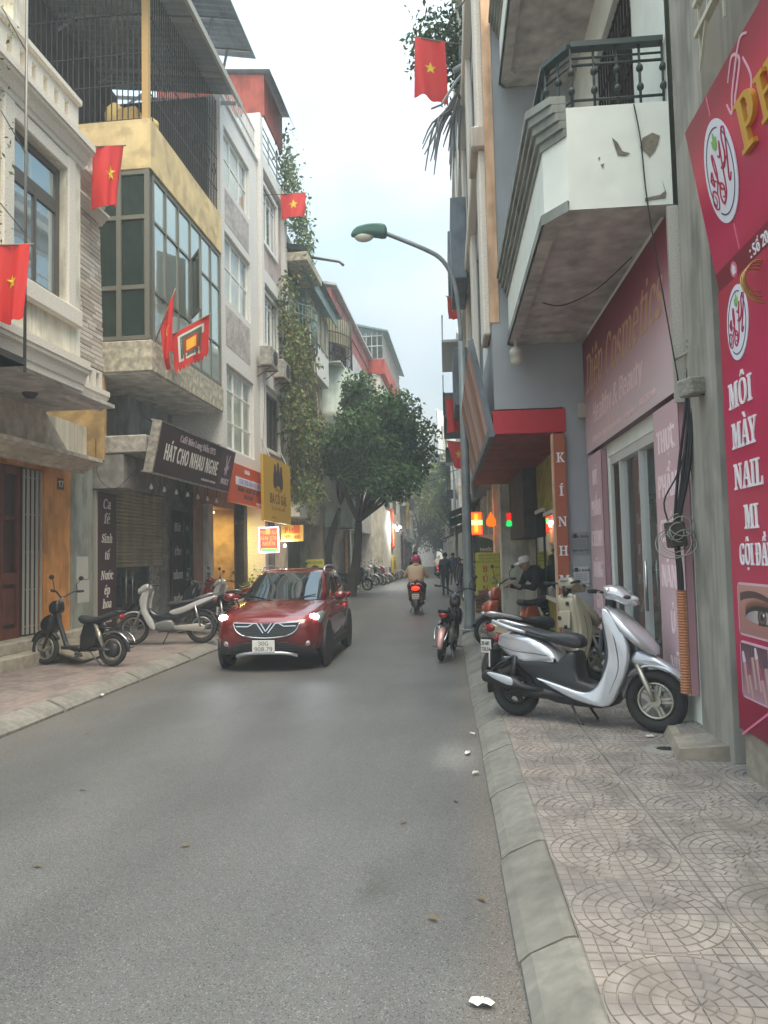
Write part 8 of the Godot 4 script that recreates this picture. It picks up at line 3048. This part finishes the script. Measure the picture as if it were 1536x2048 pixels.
func street_things() -> void:
	var silver := paint("scooter_silver", rgb(206, 208, 213), 0.25)
	silver.metallic = 0.6
	var cream := paint("scooter_cream", rgb(196, 184, 158), 0.35)
	var sred := paint("scooter_red", rgb(120, 20, 28), 0.3)
	var s1 := scooter("silver_scooter", "silver scooter with a dark seat parked across the tiled pavement before the pink shop", silver, Vector3(1.14, 0.12, -6.70), deg_to_rad(-32), mt("inner_dark", rgb(70, 74, 80), 0.5))
	s1.rotate_object_local(Vector3.RIGHT, -0.05)
	var s2 := scooter("cream_scooter", "cream scooter parked behind the silver one, nosing towards the optician", cream, Vector3(1.16, 0.12, -8.55), deg_to_rad(30), mt("cream_inner", rgb(190, 178, 152), 0.4))
	s2.rotate_object_local(Vector3.RIGHT, -0.06)
	car()
	var s3 := scooter("red_scooter", "dark red scooter with a glowing tail light ridden away down the street", sred, Vector3(-0.85, 0, -21.2), PI / 2, black())
	var tl := B.new(true)
	tl.ball(Vector3(-0.83, 0.72, 0), Vector3(0.05, 0.055, 0.11), 12, 8)
	obj("lit_tail_light", tl, glow("tail_glow", Color(1.0, 0.12, 0.02), 2.2), s3)
	var tp := OmniLight3D.new()
	tp.name = "tail_light_glow"
	tp.light_energy = 0.03
	tp.light_color = Color(1.0, 0.2, 0.1)
	tp.light_size = 0.05
	tp.omni_range = 6.0
	tp.omni_attenuation = 2.0
	tp.shadow_enabled = true
	tp.position = Vector3(-0.83, 0.72, 0)
	s3.add_child(tp)
	var pk := mt("helmet_magenta", rgb(150, 40, 96), 0.3)
	rider("rider in a padded beige jacket and magenta helmet on the dark red scooter", Vector3(-0.85, -0.03, -21.2), PI / 2, Color(0.40, 0.345, 0.25), Color(0.06, 0.014, 0.02), pk, 0.024)
	var s4 := dup(s3, Vector3(-0.55, 0, -52.0), PI / 2 + 0.05, "dark scooter with a red tail light far down the street, carrying a rider in white")
	repaint(s4, sred, black())
	rider("rider in a whitish top far down the street on the dark scooter", Vector3(-0.55, -0.03, -52.0), PI / 2 + 0.05, Color(0.5, 0.47, 0.42), Color(0.03, 0.03, 0.04), mt("helmet_white", rgb(200, 200, 196), 0.4), 0.035)
	walker("person in a dark navy suit walking away in the middle of the street", Vector3(-0.05, 0, -30.3), PI / 2, Color(0.02, 0.024, 0.04), Color(0.018, 0.02, 0.032), 0.16, 0.99, 0.026)
	walker("person in a black coat walking just ahead of the beige-jacketed rider", Vector3(-1.35, 0, -33.0), PI / 2 + 0.1, Color(0.015, 0.014, 0.014), Color(0.02, 0.018, 0.018), -0.14, 1.04, 0.028)
	walker("person in a blue jacket standing by the parked motorbikes on the right", Vector3(0.35, 0, -40.0), PI / 2 - 0.4, Color(0.04, 0.07, 0.14), Color(0.02, 0.02, 0.03), 0.06, 1.0, 0.032)
	walker("person in an orange-red top beyond the blue-jacketed one on the right", Vector3(0.62, 0, -45.0), PI / 2 + 0.6, Color(0.35, 0.07, 0.03), Color(0.03, 0.03, 0.03), 0.05, 1.03, 0.034)
	bent_man()

	# electric bikes
	var e1 := electric_bike("black_electric_bike", "black electric bike parked side-on before the café's maroon menu board", paint("ebike_black", rgb(30, 30, 34), 0.3), paint("ebike_black", Color.BLACK), Vector3(-5.38, 0.12, -10.62), PI + deg_to_rad(-14))
	e1.rotate_object_local(Vector3.RIGHT, 0.06)
	var e2 := electric_bike("pink_guard_electric_bike", "dark electric bike with a pink rear mudguard standing in the road near the lamp post", paint("ebike_plum", rgb(46, 26, 34), 0.3), paint("guard_pink", rgb(206, 160, 156), 0.4), Vector3(-0.02, 0, -12.1), PI / 2 - 0.16)
	e2.rotate_object_local(Vector3.RIGHT, 0.10)
	electric_bike("orange_electric_bike", "orange-fronted electric bike behind the cream scooter, held by the man in the cap", paint("ebike_orange", rgb(176, 80, 50), 0.35), black(), Vector3(1.15, 0.12, -12.6), PI + 0.5)
	# underbones
	var wc := paint("bike_white", rgb(182, 182, 180), 0.3)
	var w := underbone("white_motorbike", "white and black motorbike parked nose to the shutter beside the black electric bike", wc, paint("panel_black", rgb(30, 32, 38), 0.35), Vector3(-5.02, 0.12, -13.2), PI + 0.10)
	w.rotate_object_local(Vector3.RIGHT, 0.08)
	var cols := [paint("bike_black", rgb(34, 34, 38), 0.3), paint("bike_red", rgb(130, 34, 32), 0.3), paint("bike_blue", rgb(40, 58, 96), 0.3), paint("bike_grey", rgb(120, 122, 126), 0.3), wc]
	var spots := [
		[-4.95, 14.9, 2.7, 0, "dark motorbike parked right behind the red car's bonnet"], [-4.6, 15.9, 2.9, 4, "white motorbike parked beyond the dark one by the red car"], [-5.3, 17.3, 2.8, 1, "red motorbike nearest the glowing yellow shop"],
		[-4.75, 26.6, 2.5, 0, "black motorbike by the low yellow signboard past the red car"], [-4.95, 28.0, 2.6, 1, "red motorbike next to the black one past the red car"], [-5.1, 29.6, 2.4, 3, "grey motorbike third past the red car under the ivy"],
		[-4.0, 33.0, -0.4, 0, "black motorbike parked against the dark tree's trunk"], [-4.1, 38.4, -0.55, 4, "white motorbike first in the row beyond the dark tree"], [-4.05, 39.8, -0.5, 0, "black motorbike second in the row beyond the dark tree"],
		[-3.95, 41.2, -0.6, 3, "grey motorbike third in the row beyond the dark tree"], [-3.9, 42.8, -0.5, 1, "red motorbike fourth in the row beyond the dark tree"], [-3.85, 44.4, -0.6, 4, "white motorbike fifth in the row beyond the dark tree"],
		[-3.8, 46.2, -0.5, 0, "black motorbike sixth in the row beyond the dark tree"], [-3.75, 48.2, -0.6, 2, "blue motorbike seventh in the row beyond the dark tree"], [-3.7, 50.5, -0.55, 3, "grey motorbike eighth in the row beyond the dark tree"], [-3.65, 53.0, -0.5, 4, "white motorbike last in the row beyond the dark tree"],
		[0.75, 23.4, 1.9, 3, "grey motorbike parked just past the lamp post on the right"], [0.72, 26.0, 1.8, 0, "black motorbike second past the lamp post on the right"], [0.7, 28.8, 1.9, 2, "blue motorbike third past the lamp post on the right"], [0.68, 32.0, 1.8, 1, "red motorbike fourth past the lamp post on the right"], [0.66, 36.0, 1.85, 0, "black motorbike farthest in the right-hand line"]]
	for q in spots:
		var o := dup(w, Vector3(q[0], 0.12 if q[0] < -3.97 or q[0] > 0.5 else 0.02, -q[1]), q[2], q[4], "motorbikes parked along the kerbs")
		o.name = numbered("parked_motorbike")
		o.rotate_object_local(Vector3.RIGHT, 0.09)
		repaint(o, wc, cols[q[3]])

	# flags
	flag("red star flag at the left edge, hung low from the cream townhouse", Vector3(-5.12, 5.28, -8.05), Vector3(0.75, 0.06, -0.2), 0.42, 0.9, 1, false, 0.3)
	flag("faded red star flag hanging from the cream townhouse's stone-clad balcony", Vector3(-5.15, 7.88, -10.6), Vector3(0.42, 0.42, -0.75), 0.62, 0.95, 2, false, 0.22)
	flag("red star flag drooping from the glazed café bay", Vector3(-5.2, 5.95, -13.4), Vector3(0.35, 0.75, 0.1), 0.75, 1.0, 3, false, 0.5)
	flag("square festival flag with yellow centre and red fringe at the café bay", Vector3(-5.2, 6.0, -14.0), Vector3(0.8, 0.55, -0.3), 0.85, 0.75, 4, true)
	flag("small red flag high up by the creeper beside the red rooftop shed", Vector3(-4.75, 12.72, -22.0), Vector3(0.8, 0.15, -0.3), 0.8, 0.75, 5)
	flag("large red star flag against the sky below the rooftop plant on the right", Vector3(0.24, 11.5, -14.0), Vector3(-0.8, 0.12, 0.1), 0.58, 1.2, 6, false, -0.15)
	flag("red flag corner cut by the top edge above the grey building", Vector3(0.7, 10.3, -11.0), Vector3(0.35, 0.2, 0.5), 0.5, 0.75, 7, false, 0.3)
	flag("small red flag behind the lamp post's upper pole", Vector3(0.55, 7.75, -18.0), Vector3(-0.5, 0.05, 0.4), 0.45, 0.5, 8, false, 0.4)
	flag("red star flag hanging behind the lamp post beside the plank board", Vector3(0.7, 5.45, -18.4), Vector3(-0.9, -0.03, 0.2), 0.62, 0.85, 9)
	flag("triangular drooping red star flag farther down beside the lamp post", Vector3(0.9, 5.15, -24.0), Vector3(-0.9, 0.1, 0.2), 0.8, 0.85, 10, false, 0.6)

	# lamps
	lamp_post("grey street lamp with a green arched head leaning over the road on the right", Vector3(0.43, 0.12, -14.9), 1.56, 8.12, mt("lamp_green", rgb(76, 116, 104), 0.5, 0.1))
	lamp_post("distant street lamp with a green head beyond the triangular flag", Vector3(0.6, 0.12, -44.0), 3.4, 8.1, mt("lamp_green"))
	# trees
	tree("dark green bushy tree spreading over the left pavement past the ivy house", Vector3(-3.95, 0.1, -30.5), Vector3(-2.72, 6.0, -30.0), Vector3(2.4, 2.7, 2.3), 24000, 0.21, Color(0.062, 0.125, 0.045), 12, 0.25)
	tree("thinner tree leaning left of the dark tree", Vector3(-4.7, 0.1, -31.5), Vector3(-4.3, 5.4, -32.5), Vector3(1.2, 1.4, 1.3), 2600, 0.2, Color(0.07, 0.11, 0.045), 13, -0.3)
	tree("light green tree hanging over the far right pavement", Vector3(1.2, 0.1, -70.0), Vector3(0.3, 8.2, -70.0), Vector3(3.0, 4.2, 3.0), 7000, 0.34, Color(0.2, 0.27, 0.1), 14)
	tree("yellowish green tree far down in the middle of the view", Vector3(-3.3, 0.1, -76.0), Vector3(-1.2, 7.0, -78.0), Vector3(3.2, 3.2, 3.0), 6000, 0.36, Color(0.22, 0.27, 0.09), 15)
	tree("dark tree closing the far end of the street", Vector3(-2.0, 0.1, -104.0), Vector3(-1.2, 7.0, -104.0), Vector3(6.0, 4.5, 4.0), 6000, 0.5, Color(0.1, 0.14, 0.07), 16)
	tree("dusky tree standing at the far end of the road", Vector3(0.9, 0.1, -92.0), Vector3(-0.6, 5.0, -92.0), Vector3(4.2, 3.6, 3.0), 5000, 0.42, Color(0.07, 0.10, 0.05), 18)
	roof_plant()
	small_things()

func bent_man() -> void:
	var t := thing("person", "man in a white cap and black jacket bending by the optician's shop", "person", Vector3(1.55, 0.12, -13.1), PI + 0.5)
	var jk := Color(0.018, 0.018, 0.022)
	var bo := [[Vector3(-0.25, 0.86, 0), Vector3(-0.2, 0.92, 0), 0.14, 0.14, Color(0.03, 0.03, 0.04)], [Vector3(-0.2, 0.95, 0), Vector3(0.06, 1.12, 0), 0.15, 0.16, jk], [Vector3(0.1, 1.14, -0.1), Vector3(0.1, 1.14, 0.1), 0.095, 0.095, jk], [Vector3(0.14, 1.18, 0), Vector3(0.2, 1.25, 0), 0.058, 0.052, SKIN], [Vector3(0.25, 1.28, 0), Vector3(0.26, 1.32, 0), 0.088, 0.094, SKIN]]
	for s in [-1.0, 1.0]:
		bo.append([Vector3(-0.25, 0.84, s * 0.09), Vector3(-0.1, 0.47, s * 0.1), 0.095, 0.065, Color(0.03, 0.03, 0.04)])
		bo.append([Vector3(-0.1, 0.47, s * 0.1), Vector3(-0.24, 0.1, s * 0.1), 0.062, 0.042, Color(0.03, 0.03, 0.04)])
		bo.append([Vector3(-0.25, 0.05, s * 0.1), Vector3(-0.09, 0.04, s * 0.11), 0.046, 0.036, Color(0.02, 0.02, 0.02)])
		bo.append([Vector3(0.1, 1.14, s * 0.16), Vector3(0.22, 0.9, s * 0.2), 0.068, 0.054, jk])
		bo.append([Vector3(0.22, 0.9, s * 0.2), Vector3(0.45, 0.93, s * 0.16), 0.052, 0.038, jk])
	var b := body(bo, 0.022)
	for s in [-1.0, 1.0]: hand(b, Vector3(0.44, 0.93, s * 0.16), Vector3(1, 0.05, 0), Vector3(0, 0, -s), SKIN)
	obj("body", b, cloth(), t)
	face(t, Vector3(0.262, 1.31, 0))
	var c := B.new(true)
	c.lathe([Vector2(0.104, 0.0), Vector2(0.102, 0.05), Vector2(0.07, 0.09), Vector2(0.001, 0.1)], 16, Transform3D(Basis(Vector3.BACK, -0.25), Vector3(0.25, 1.34, 0)))
	c.pillow(cr(v2([0.3, 1.335, 0.36, 1.325, 0.43, 1.29, 0.42, 1.28, 0.34, 1.305]), 2), 0.075, 0.006)
	obj("cap", c, mt("cap_white", rgb(204, 200, 192), 0.8), t)

func roof_plant() -> void:
	sd = -1.0
	u0 = 15.0
	var t := thing("balcony_shrub", "leafy shrub spilling from a top balcony of the grey building against the sky", "plant", Vector3(0.7, 11.0, -15.0))
	var r := RandomNumberGenerator.new()
	r.seed = 44
	var b := B.new()
	for k in 1050:
		var q := pow(r.randf(), 0.8)
		var p := Vector3(-1.05 * q + r.randfn() * 0.14, 1.35 - 0.25 * q + r.randfn() * 0.34 * (1.1 - q * 0.6), r.randfn() * 0.4)
		leaf(b, p, 0.14, r, 0.4, Color(0.09, 0.14, 0.075))
	for k in 500:
		leaf(b, Vector3(-0.15 + r.randfn() * 0.2, 0.6 + r.randfn() * 0.35, r.randfn() * 0.35), 0.14, r, 0.5, Color(0.09, 0.14, 0.075))
	obj("leaves", b, leaf_mat(), t)
	var st := B.new(true)
	for k in 10: st.tube([Vector3(0.1, 0.7, r.randfn() * 0.2), Vector3(-0.3 - r.randf() * 0.3, 1.1 + r.randf() * 0.3, r.randfn() * 0.3), Vector3(-0.9 * r.randf() - 0.2, 1.3, r.randfn() * 0.3)], [0.02, 0.014, 0.006], 5)
	obj("stems", st, mt("bark"), t)
	var p := B.new()
	p.cbox(Vector3(-0.02, 0.5, 0), Vector3(0.3, 0.5, 1.6), 0.02)
	obj("planter", p, mt("blue_grey_metal"), t)
	var a := thing("hanging_roots", "bare grey roots hanging from a balcony of the grey building", "plant", Vector3(0.6, 9.75, -15.0))
	var rb := B.new(true)
	for k in 22:
		var e := Vector3(-0.1 - r.randf() * 0.75, 0.3 - r.randf() * 0.6, r.randfn() * 0.25)
		rb.tube(cr([Vector3(0.05, 1.5, r.randfn() * 0.1), Vector3(e.x * 0.3, 1.15 - r.randf() * 0.2, r.randfn() * 0.15), Vector3(e.x * 0.75, 0.65, r.randfn() * 0.2), e], 3, false), [0.035, 0.035, 0.032, 0.03, 0.028, 0.026, 0.024, 0.02, 0.016, 0.012], 5)
	obj("roots", rb, mt("root_grey", rgb(150, 155, 158), 0.9), a)
	var pp := thing("bracket_pipe", "long pale pipe arm sticking out from the upper balcony towards the street", "pipe", Vector3(1.1, 11.3, -14.0))
	var pb := B.new(true)
	pb.tube([Vector3(0.15, 0.1, 0), Vector3(-0.1, 0.02, 0), Vector3(-0.65, -0.6, 0), Vector3(-0.95, -1.05, 0), Vector3(-1.15, -1.12, 0)], [0.03, 0.03, 0.03, 0.025, 0.02], 7)
	pb.tube([Vector3(-0.15, -0.1, 0.0), Vector3(-0.4, -0.25, 0), Vector3(-0.7, -0.4, 0)], [0.035, 0.06, 0.055], 8)
	pb.tube([Vector3(-0.15, -0.1, 0.0), Vector3(0.3, -0.35, 0), Vector3(0.9, -0.65, 0)], 0.05, 8)
	obj("pipe", pb, mt("pale_pipe", rgb(150, 154, 154), 0.5, 0.3), pp)

func small_things() -> void:
	# lamp under the balcony
	var bl := thing("bulb_lamp", "white LED bulb hanging under the far corner of the lower balcony", "light bulb", Vector3(0.98, 4.06, -9.75))
	var bb := B.new(true)
	bb.lathe([Vector2(0.001, -0.01), Vector2(0.06, 0.0), Vector2(0.078, 0.03), Vector2(0.078, 0.1), Vector2(0.082, 0.1), Vector2(0.078, 0.18), Vector2(0.05, 0.22), Vector2(0.02, 0.24), Vector2(0.02, 0.33)], 16)
	obj("bulb", bb, mt("bulb_white", rgb(206, 204, 190), 0.4), bl)
	var wb := thing("wall_speaker", "small beige box fixed to the grey wall beside the cosmetics sign", "box", Vector3(1.83, 3.36, -9.93))
	var q := B.new()
	q.cbox(Vector3(0, 0.09, 0), Vector3(0.11, 0.2, 0.1), 0.01)
	obj("casing", q, mt("beige_plastic", rgb(170, 162, 148), 0.6), wb)
	var qa := B.new()
	qa.bar(Vector3(0, 0.02, 0), Vector3(0.09, -0.03, 0), 0.02, 0.02)
	obj("bracket", qa, mt("dark_metal"), wb)
	# cables on the pilaster
	var c := thing("cable_bundle", "black cable bundle running down the grey pilaster into a tangled box", "cable", Vector3(1.86, 0.12, -6.0))
	var cb := B.new(true)
	for k in 5:
		var o := Vector3(rng.randfn() * 0.008, 0, rng.randfn() * 0.01)
		cb.tube(cr([Vector3(0.1, 3.1, 0.03) + o, Vector3(0.07, 2.6, 0.02) + o * 2, Vector3(0.01, 2.1, 0.0) + o * 3, Vector3(-0.06, 1.65, -0.02) + o, Vector3(-0.05, 1.3, -0.02) + o, Vector3(-0.05, 1.05, -0.02) + o], 4, false), 0.012, 6)
	cb.tube(cr([Vector3(0.1, 2.5, 0.0), Vector3(-0.02, 2.1, -0.03), Vector3(-0.14, 1.85, -0.05), Vector3(-0.08, 1.6, -0.03)], 5, false), 0.007, 5)
	cb.tube([Vector3(0.11, 3.15, 0.0), Vector3(0.2, 3.6, 0.4), Vector3(0.2, 3.75, 0.6)], 0.012, 5)
	obj("cable", cb, mt("cable_black", rgb(30, 30, 32), 0.6), c)
	var ins := B.new(true)
	for k in 3: ins.lathe([Vector2(0.02, 0), Vector2(0.035, 0.02), Vector2(0.02, 0.04)], 10, Transform3D(Basis.IDENTITY, Vector3(0.09, 3.0 + k * 0.05, 0.03)))
	ins.tube([Vector3(-0.02, 2.98, -0.02), Vector3(0.12, 3.05, 0.0)], 0.014, 6)
	ins.lathe([Vector2(0.028, -0.1), Vector2(0.03, 0.0), Vector2(0.02, 0.05)], 10, Transform3D(Basis.IDENTITY, Vector3(0.085, 2.78, 0.03)))
	obj("insulator", ins, mt("insulator_clay", rgb(150, 142, 126), 0.5), c)
	var bx := B.new()
	bx.cbox(Vector3(-0.07, 1.6, -0.02), Vector3(0.13, 0.2, 0.12), 0.01, Basis(Vector3.BACK, 0.1))
	obj("junction_box", bx, mt("box_dark", rgb(58, 54, 50), 0.6), c)
	var lp := B.new(true)
	for k in 9:
		lp.torus(Vector3(-0.08 + rng.randfn() * 0.03, 1.62 + rng.randfn() * 0.07, 0.03), Vector3(0.3 * rng.randfn(), 0.4 * rng.randfn(), 1), 0.06 + rng.randf() * 0.08, 0.0045, 0.0045, 18, 4)
	obj("wire_loop", lp, mt("wire_grey", rgb(140, 140, 130), 0.6), c)
	var cd := thing("corrugated_conduit", "orange-brown ribbed conduit standing up the wall beside the pink panel", "pipe", Vector3(1.80, 0.5, -5.98))
	var pr := []
	for k in 76: pr.append(Vector2(0.030 if k % 2 == 0 else 0.041, 0.0105 * k))
	var cdb := B.new()
	cdb.lathe(pr, 12)
	obj("tube", cdb, mt("conduit_orange", rgb(176, 122, 88), 0.6), cd)
	var bt := thing("grey_junction_box", "battered pale box on a bracket on the grey pilaster", "box", Vector3(1.86, 2.8, -5.66))
	var bb2 := B.new()
	bb2.cbox(Vector3(0, 0, 0), Vector3(0.19, 0.13, 0.14), 0.012, Basis(Vector3.BACK, 0.15) * Basis(Vector3.UP, 0.5))
	obj("casing", bb2, mt("chipped_white", rgb(176, 172, 160), 0.8, 0, "rust", 4.0), bt)
	var bbr := B.new()
	bbr.bar(Vector3(0.06, -0.05, 0), Vector3(0.2, -0.12, 0.1), 0.025, 0.025)
	obj("bracket", bbr, mt("rusty_metal"), bt)
	# thin wires
	var ws := [["loose wire hanging down the front of the lower balcony", v3([1.62, 5.22, -6.04, 1.66, 4.9, -6.03, 1.69, 4.4, -6.03, 1.78, 3.6, -6.02, 1.86, 2.9, -6.0])], ["slack wire drooping under the lower balcony", v3([1.15, 4.37, -8.3, 1.3, 4.2, -7.9, 1.55, 4.18, -7.4, 1.8, 4.33, -7.0])], ["wire running along the grey pilaster above the cable bundle", v3([2.0, 5.0, -6.07, 2.02, 4.2, -6.08, 2.03, 3.6, -6.07, 1.95, 3.12, -6.04])], ["sagging wires crossing the street near the distant lamp", v3([-4.4, 6.9, -50, -2.0, 6.3, -50, 1.0, 7.2, -49])], ["white hose hanging from the nearer air conditioner", v3([-5.0, 7.0, -20.4, -4.95, 6.2, -20.5, -5.0, 5.0, -20.45, -5.02, 4.1, -20.45])], ["slack cable looping under the café canopy slab", v3([-6.4, 3.9, -13.3, -6.35, 3.2, -13.28, -6.0, 2.95, -13.25, -5.6, 3.3, -13.2])], ["upper sagging wire crossing the street far off", v3([-3.9, 9.2, -62, -1.0, 8.3, -62, 1.0, 8.6, -62])], ["lower sagging wire crossing the street far off", v3([-3.9, 8.4, -63, -1.2, 7.4, -63, 1.0, 7.9, -63])], ["thin wire strung over the café sign", v3([-5.35, 4.2, -13.1, -5.2, 4.05, -14.5, -5.15, 4.15, -16.0, -5.2, 4.35, -17.3])]]
	for w in ws:
		var o := thing("wire", w[0], "wire", w[1][0])
		var wbb := B.new(true)
		wbb.tube(cr(w[1].map(func(p): return p - w[1][0]), 5, false), 0.006 if w[1][0].z > -30 else 0.02, 5)
		obj("strand", wbb, mt("cable_black"), o)
	# drain, litter
	var dr := thing("drain", "round drain hole in a ring of cement set in the tiled pavement", "drain", Vector3(1.6, 0.121, -5.83))
	var rg := B.new(true)
	rg.lathe([Vector2(0.17, -0.01), Vector2(0.165, 0.006), Vector2(0.09, 0.01), Vector2(0.075, 0.004), Vector2(0.07, -0.02)], 24, Transform3D(Basis.from_scale(Vector3(1, 1, 0.9)), Vector3.ZERO))
	obj("cement_ring", rg, mt("cement", rgb(150, 146, 138), 0.95, 0, "blotch", 3.0), dr)
	var dk := B.new()
	dk.disc(Vector3(0, -0.001, 0), Vector3.UP, 0.074, 0.004, 20)
	obj("hole", dk, mt("drain_shade", rgb(30, 28, 26), 0.8), dr)  # flat dark disc, the shade down the hole painted as colour
	var gk := B.new()
	for k in 3: gk.bar(Vector3(-0.03 + k * 0.03, 0.004, -0.055), Vector3(-0.03 + k * 0.03, 0.004, 0.055), 0.008, 0.006)
	obj("grate_bar", gk, mt("dark_metal"), dr)
	var lit := [[0.09, 0.01, -2.78, 0.055, "torn white paper scrap in the gutter at the bottom edge"], [0.13, 0.01, -6.16, 0.05, "white paper scrap in the gutter by the pale patch"], [0.19, 0.01, -6.8, 0.03, "small pale scrap against the kerb level with the scooter's rear wheel"], [0.17, 0.01, -5.6, 0.04, "flat pale scrap in the gutter nearer than the pale patch"], [-4.12, 0.03, -8.73, 0.045, "white scrap at the foot of the left kerb"], [1.57, 0.128, -6.19, 0.045, "white scrap beside the scooter's front wheel"]]
	for k in lit.size():
		var l = lit[k]
		var o := thing("litter", l[4], "litter", Vector3(l[0], l[1], l[2]), k * 1.3)
		var pb := B.new()
		var r := RandomNumberGenerator.new()
		r.seed = 60 + k
		var rr := []
		for i in 14:
			var a := TAU * i / 14
			var ra: float = l[3] * r.randf_range(0.62, 1.0) * (0.8 + 0.25 * cos(a * 2.0))
			rr.append(Vector3(cos(a) * ra, r.randf_range(0.0, 0.012), sin(a) * ra * 0.8))
		for i in 14:
			var p: Vector3 = rr[i]
			var e: Vector3 = rr[(i + 1) % 14]
			var m := (p + e) * 0.27 + Vector3(0, r.randf_range(0.004, 0.018), 0)
			pb.tri(m, p, e)
			pb.tri(Vector3(0, 0.012, 0), p, m)
			pb.tri(Vector3(0, 0.012, 0), m, e)
		obj("paper", pb, mt("paper_scrap", rgb(206, 204, 198), 0.9), o)
	var leafn := [[-2.6, -5.2], [-0.3, -4.6], [0.02, -5.0], [-0.1, -3.4], [-1.5, -4.2], [-3.4, -6.9], [0.12, -3.6], [-2.2, -3.9]]
	for k in leafn.size():
		var o := thing("fallen_leaf", "small brown fallen leaf lying on the asphalt", "leaf", Vector3(leafn[k][0], 0.008, leafn[k][1]), k * 0.9, "fallen leaves on the road")
		var pb := B.new()
		pb.tri(Vector3(-0.03, 0, 0), Vector3(0, 0.008, 0.013), Vector3(0.035, 0.002, 0))
		pb.tri(Vector3(-0.03, 0, 0), Vector3(0.035, 0.002, 0), Vector3(0, 0.006, -0.013))
		obj("blade", pb, mt("dead_leaf", rgb(104, 90, 62), 0.9), o)
	# low board and stool past the car
	var yb := at_facade("yellow_floor_board", "low yellow-green floor board past the red car's roof", "sign", 1.0, 27.0, 0.2, 0.12)
	var ybb := B.new()
	ybb.cbox(Vector3(0.0, 0.95, 0), Vector3(0.66, 0.95, 0.05), 0.01)
	obj("board", ybb, mt("lime_print"), yb)
	var lg := B.new()
	for x in [-0.28, 0.28]: lg.bar(Vector3(x, 0.0, -0.05), Vector3(x, 0.5, 0), 0.03, 0.03)
	obj("leg", lg, mt("dark_metal"), yb)
	var em := B.new()
	em.prism(cr(v2([-0.14, 0.75, 0.14, 0.75, 0.18, 1.05, 0.08, 1.2, -0.08, 1.2, -0.18, 1.05]), 3), Transform3D.IDENTITY, 0.025, 0.029)
	obj("emblem", em, mt("dark_brown_ink"), yb)
	text(yb, "BA CÔ GÁI", 0.08, Transform3D(Basis.IDENTITY, Vector3(0, 1.31, 0.027)), mt("brown_ink"))
	for k in 2:
		var so := thing("plastic_stool", ["low grey stool by the first motorbike beyond the tree", "low grey stool a step past the other one beyond the tree"][k], "stool", Vector3(-3.9 + 0.1 * k, 0.12, -35.4 - k * 0.8), 0.4 * k, "stools on the left pavement")
		var sb := B.new()
		sb.cbox(Vector3(0, 0.44, 0), Vector3(0.4, 0.04, 0.32), 0.01)
		obj("seat", sb, mt("stool_grey", rgb(130, 136, 132), 0.6), so)
		for x in [-0.17, 0.17]:
			for z in [-0.13, 0.13]:
				var lb := B.new()
				lb.bar(Vector3(x, 0.42, z), Vector3(x * 1.1, 0, z * 1.1), 0.03, 0.03)
				obj("leg", lb, mt("stool_grey"), so)
	var pl := at_facade("pot_plant", "small leafy pot plant on the pavement before the glowing LED board", "plant", 1.0, 20.6, -0.15, 0.12)
	var pp := B.new(true)
	pp.lathe([Vector2(0.1, 0), Vector2(0.15, 0.3), Vector2(0.16, 0.32)], 10)
	obj("pot", pp, mt("pot_clay", rgb(130, 90, 70), 0.8), pl)
	var pv := B.new()
	for k in 160: leaf(pv, Vector3(rng.randfn() * 0.2, 0.75 + rng.randfn() * 0.22, rng.randfn() * 0.2), 0.13, rng, 0.1, Color(0.12, 0.15, 0.04))
	obj("leaves", pv, leaf_mat(), pl)
	var sack := thing("yellow_sack", "pale yellow sacks and a carton behind the terrace grille of the café building", "sack", Vector3(-6.0, 9.95, -13.75))
	var ks := B.new()
	ks.cbox(Vector3(0.05, 0.22, 0), Vector3(0.5, 0.42, 0.4), 0.03, Basis(Vector3.BACK, 0.1))
	obj("carton", ks, mt("carton", rgb(204, 172, 108), 0.8, 0, "blotch", 2.0), sack)
	var kt := B.new(true)
	kt.ball(Vector3(0.42, 0.14, 0.0), Vector3(0.24, 0.16, 0.2), 10, 7)
	kt.ball(Vector3(-0.2, 0.3, 0.05), Vector3(0.2, 0.3, 0.2), 10, 7)
	obj("sack", kt, mt("sack_cloth", rgb(214, 186, 124), 0.9), sack)
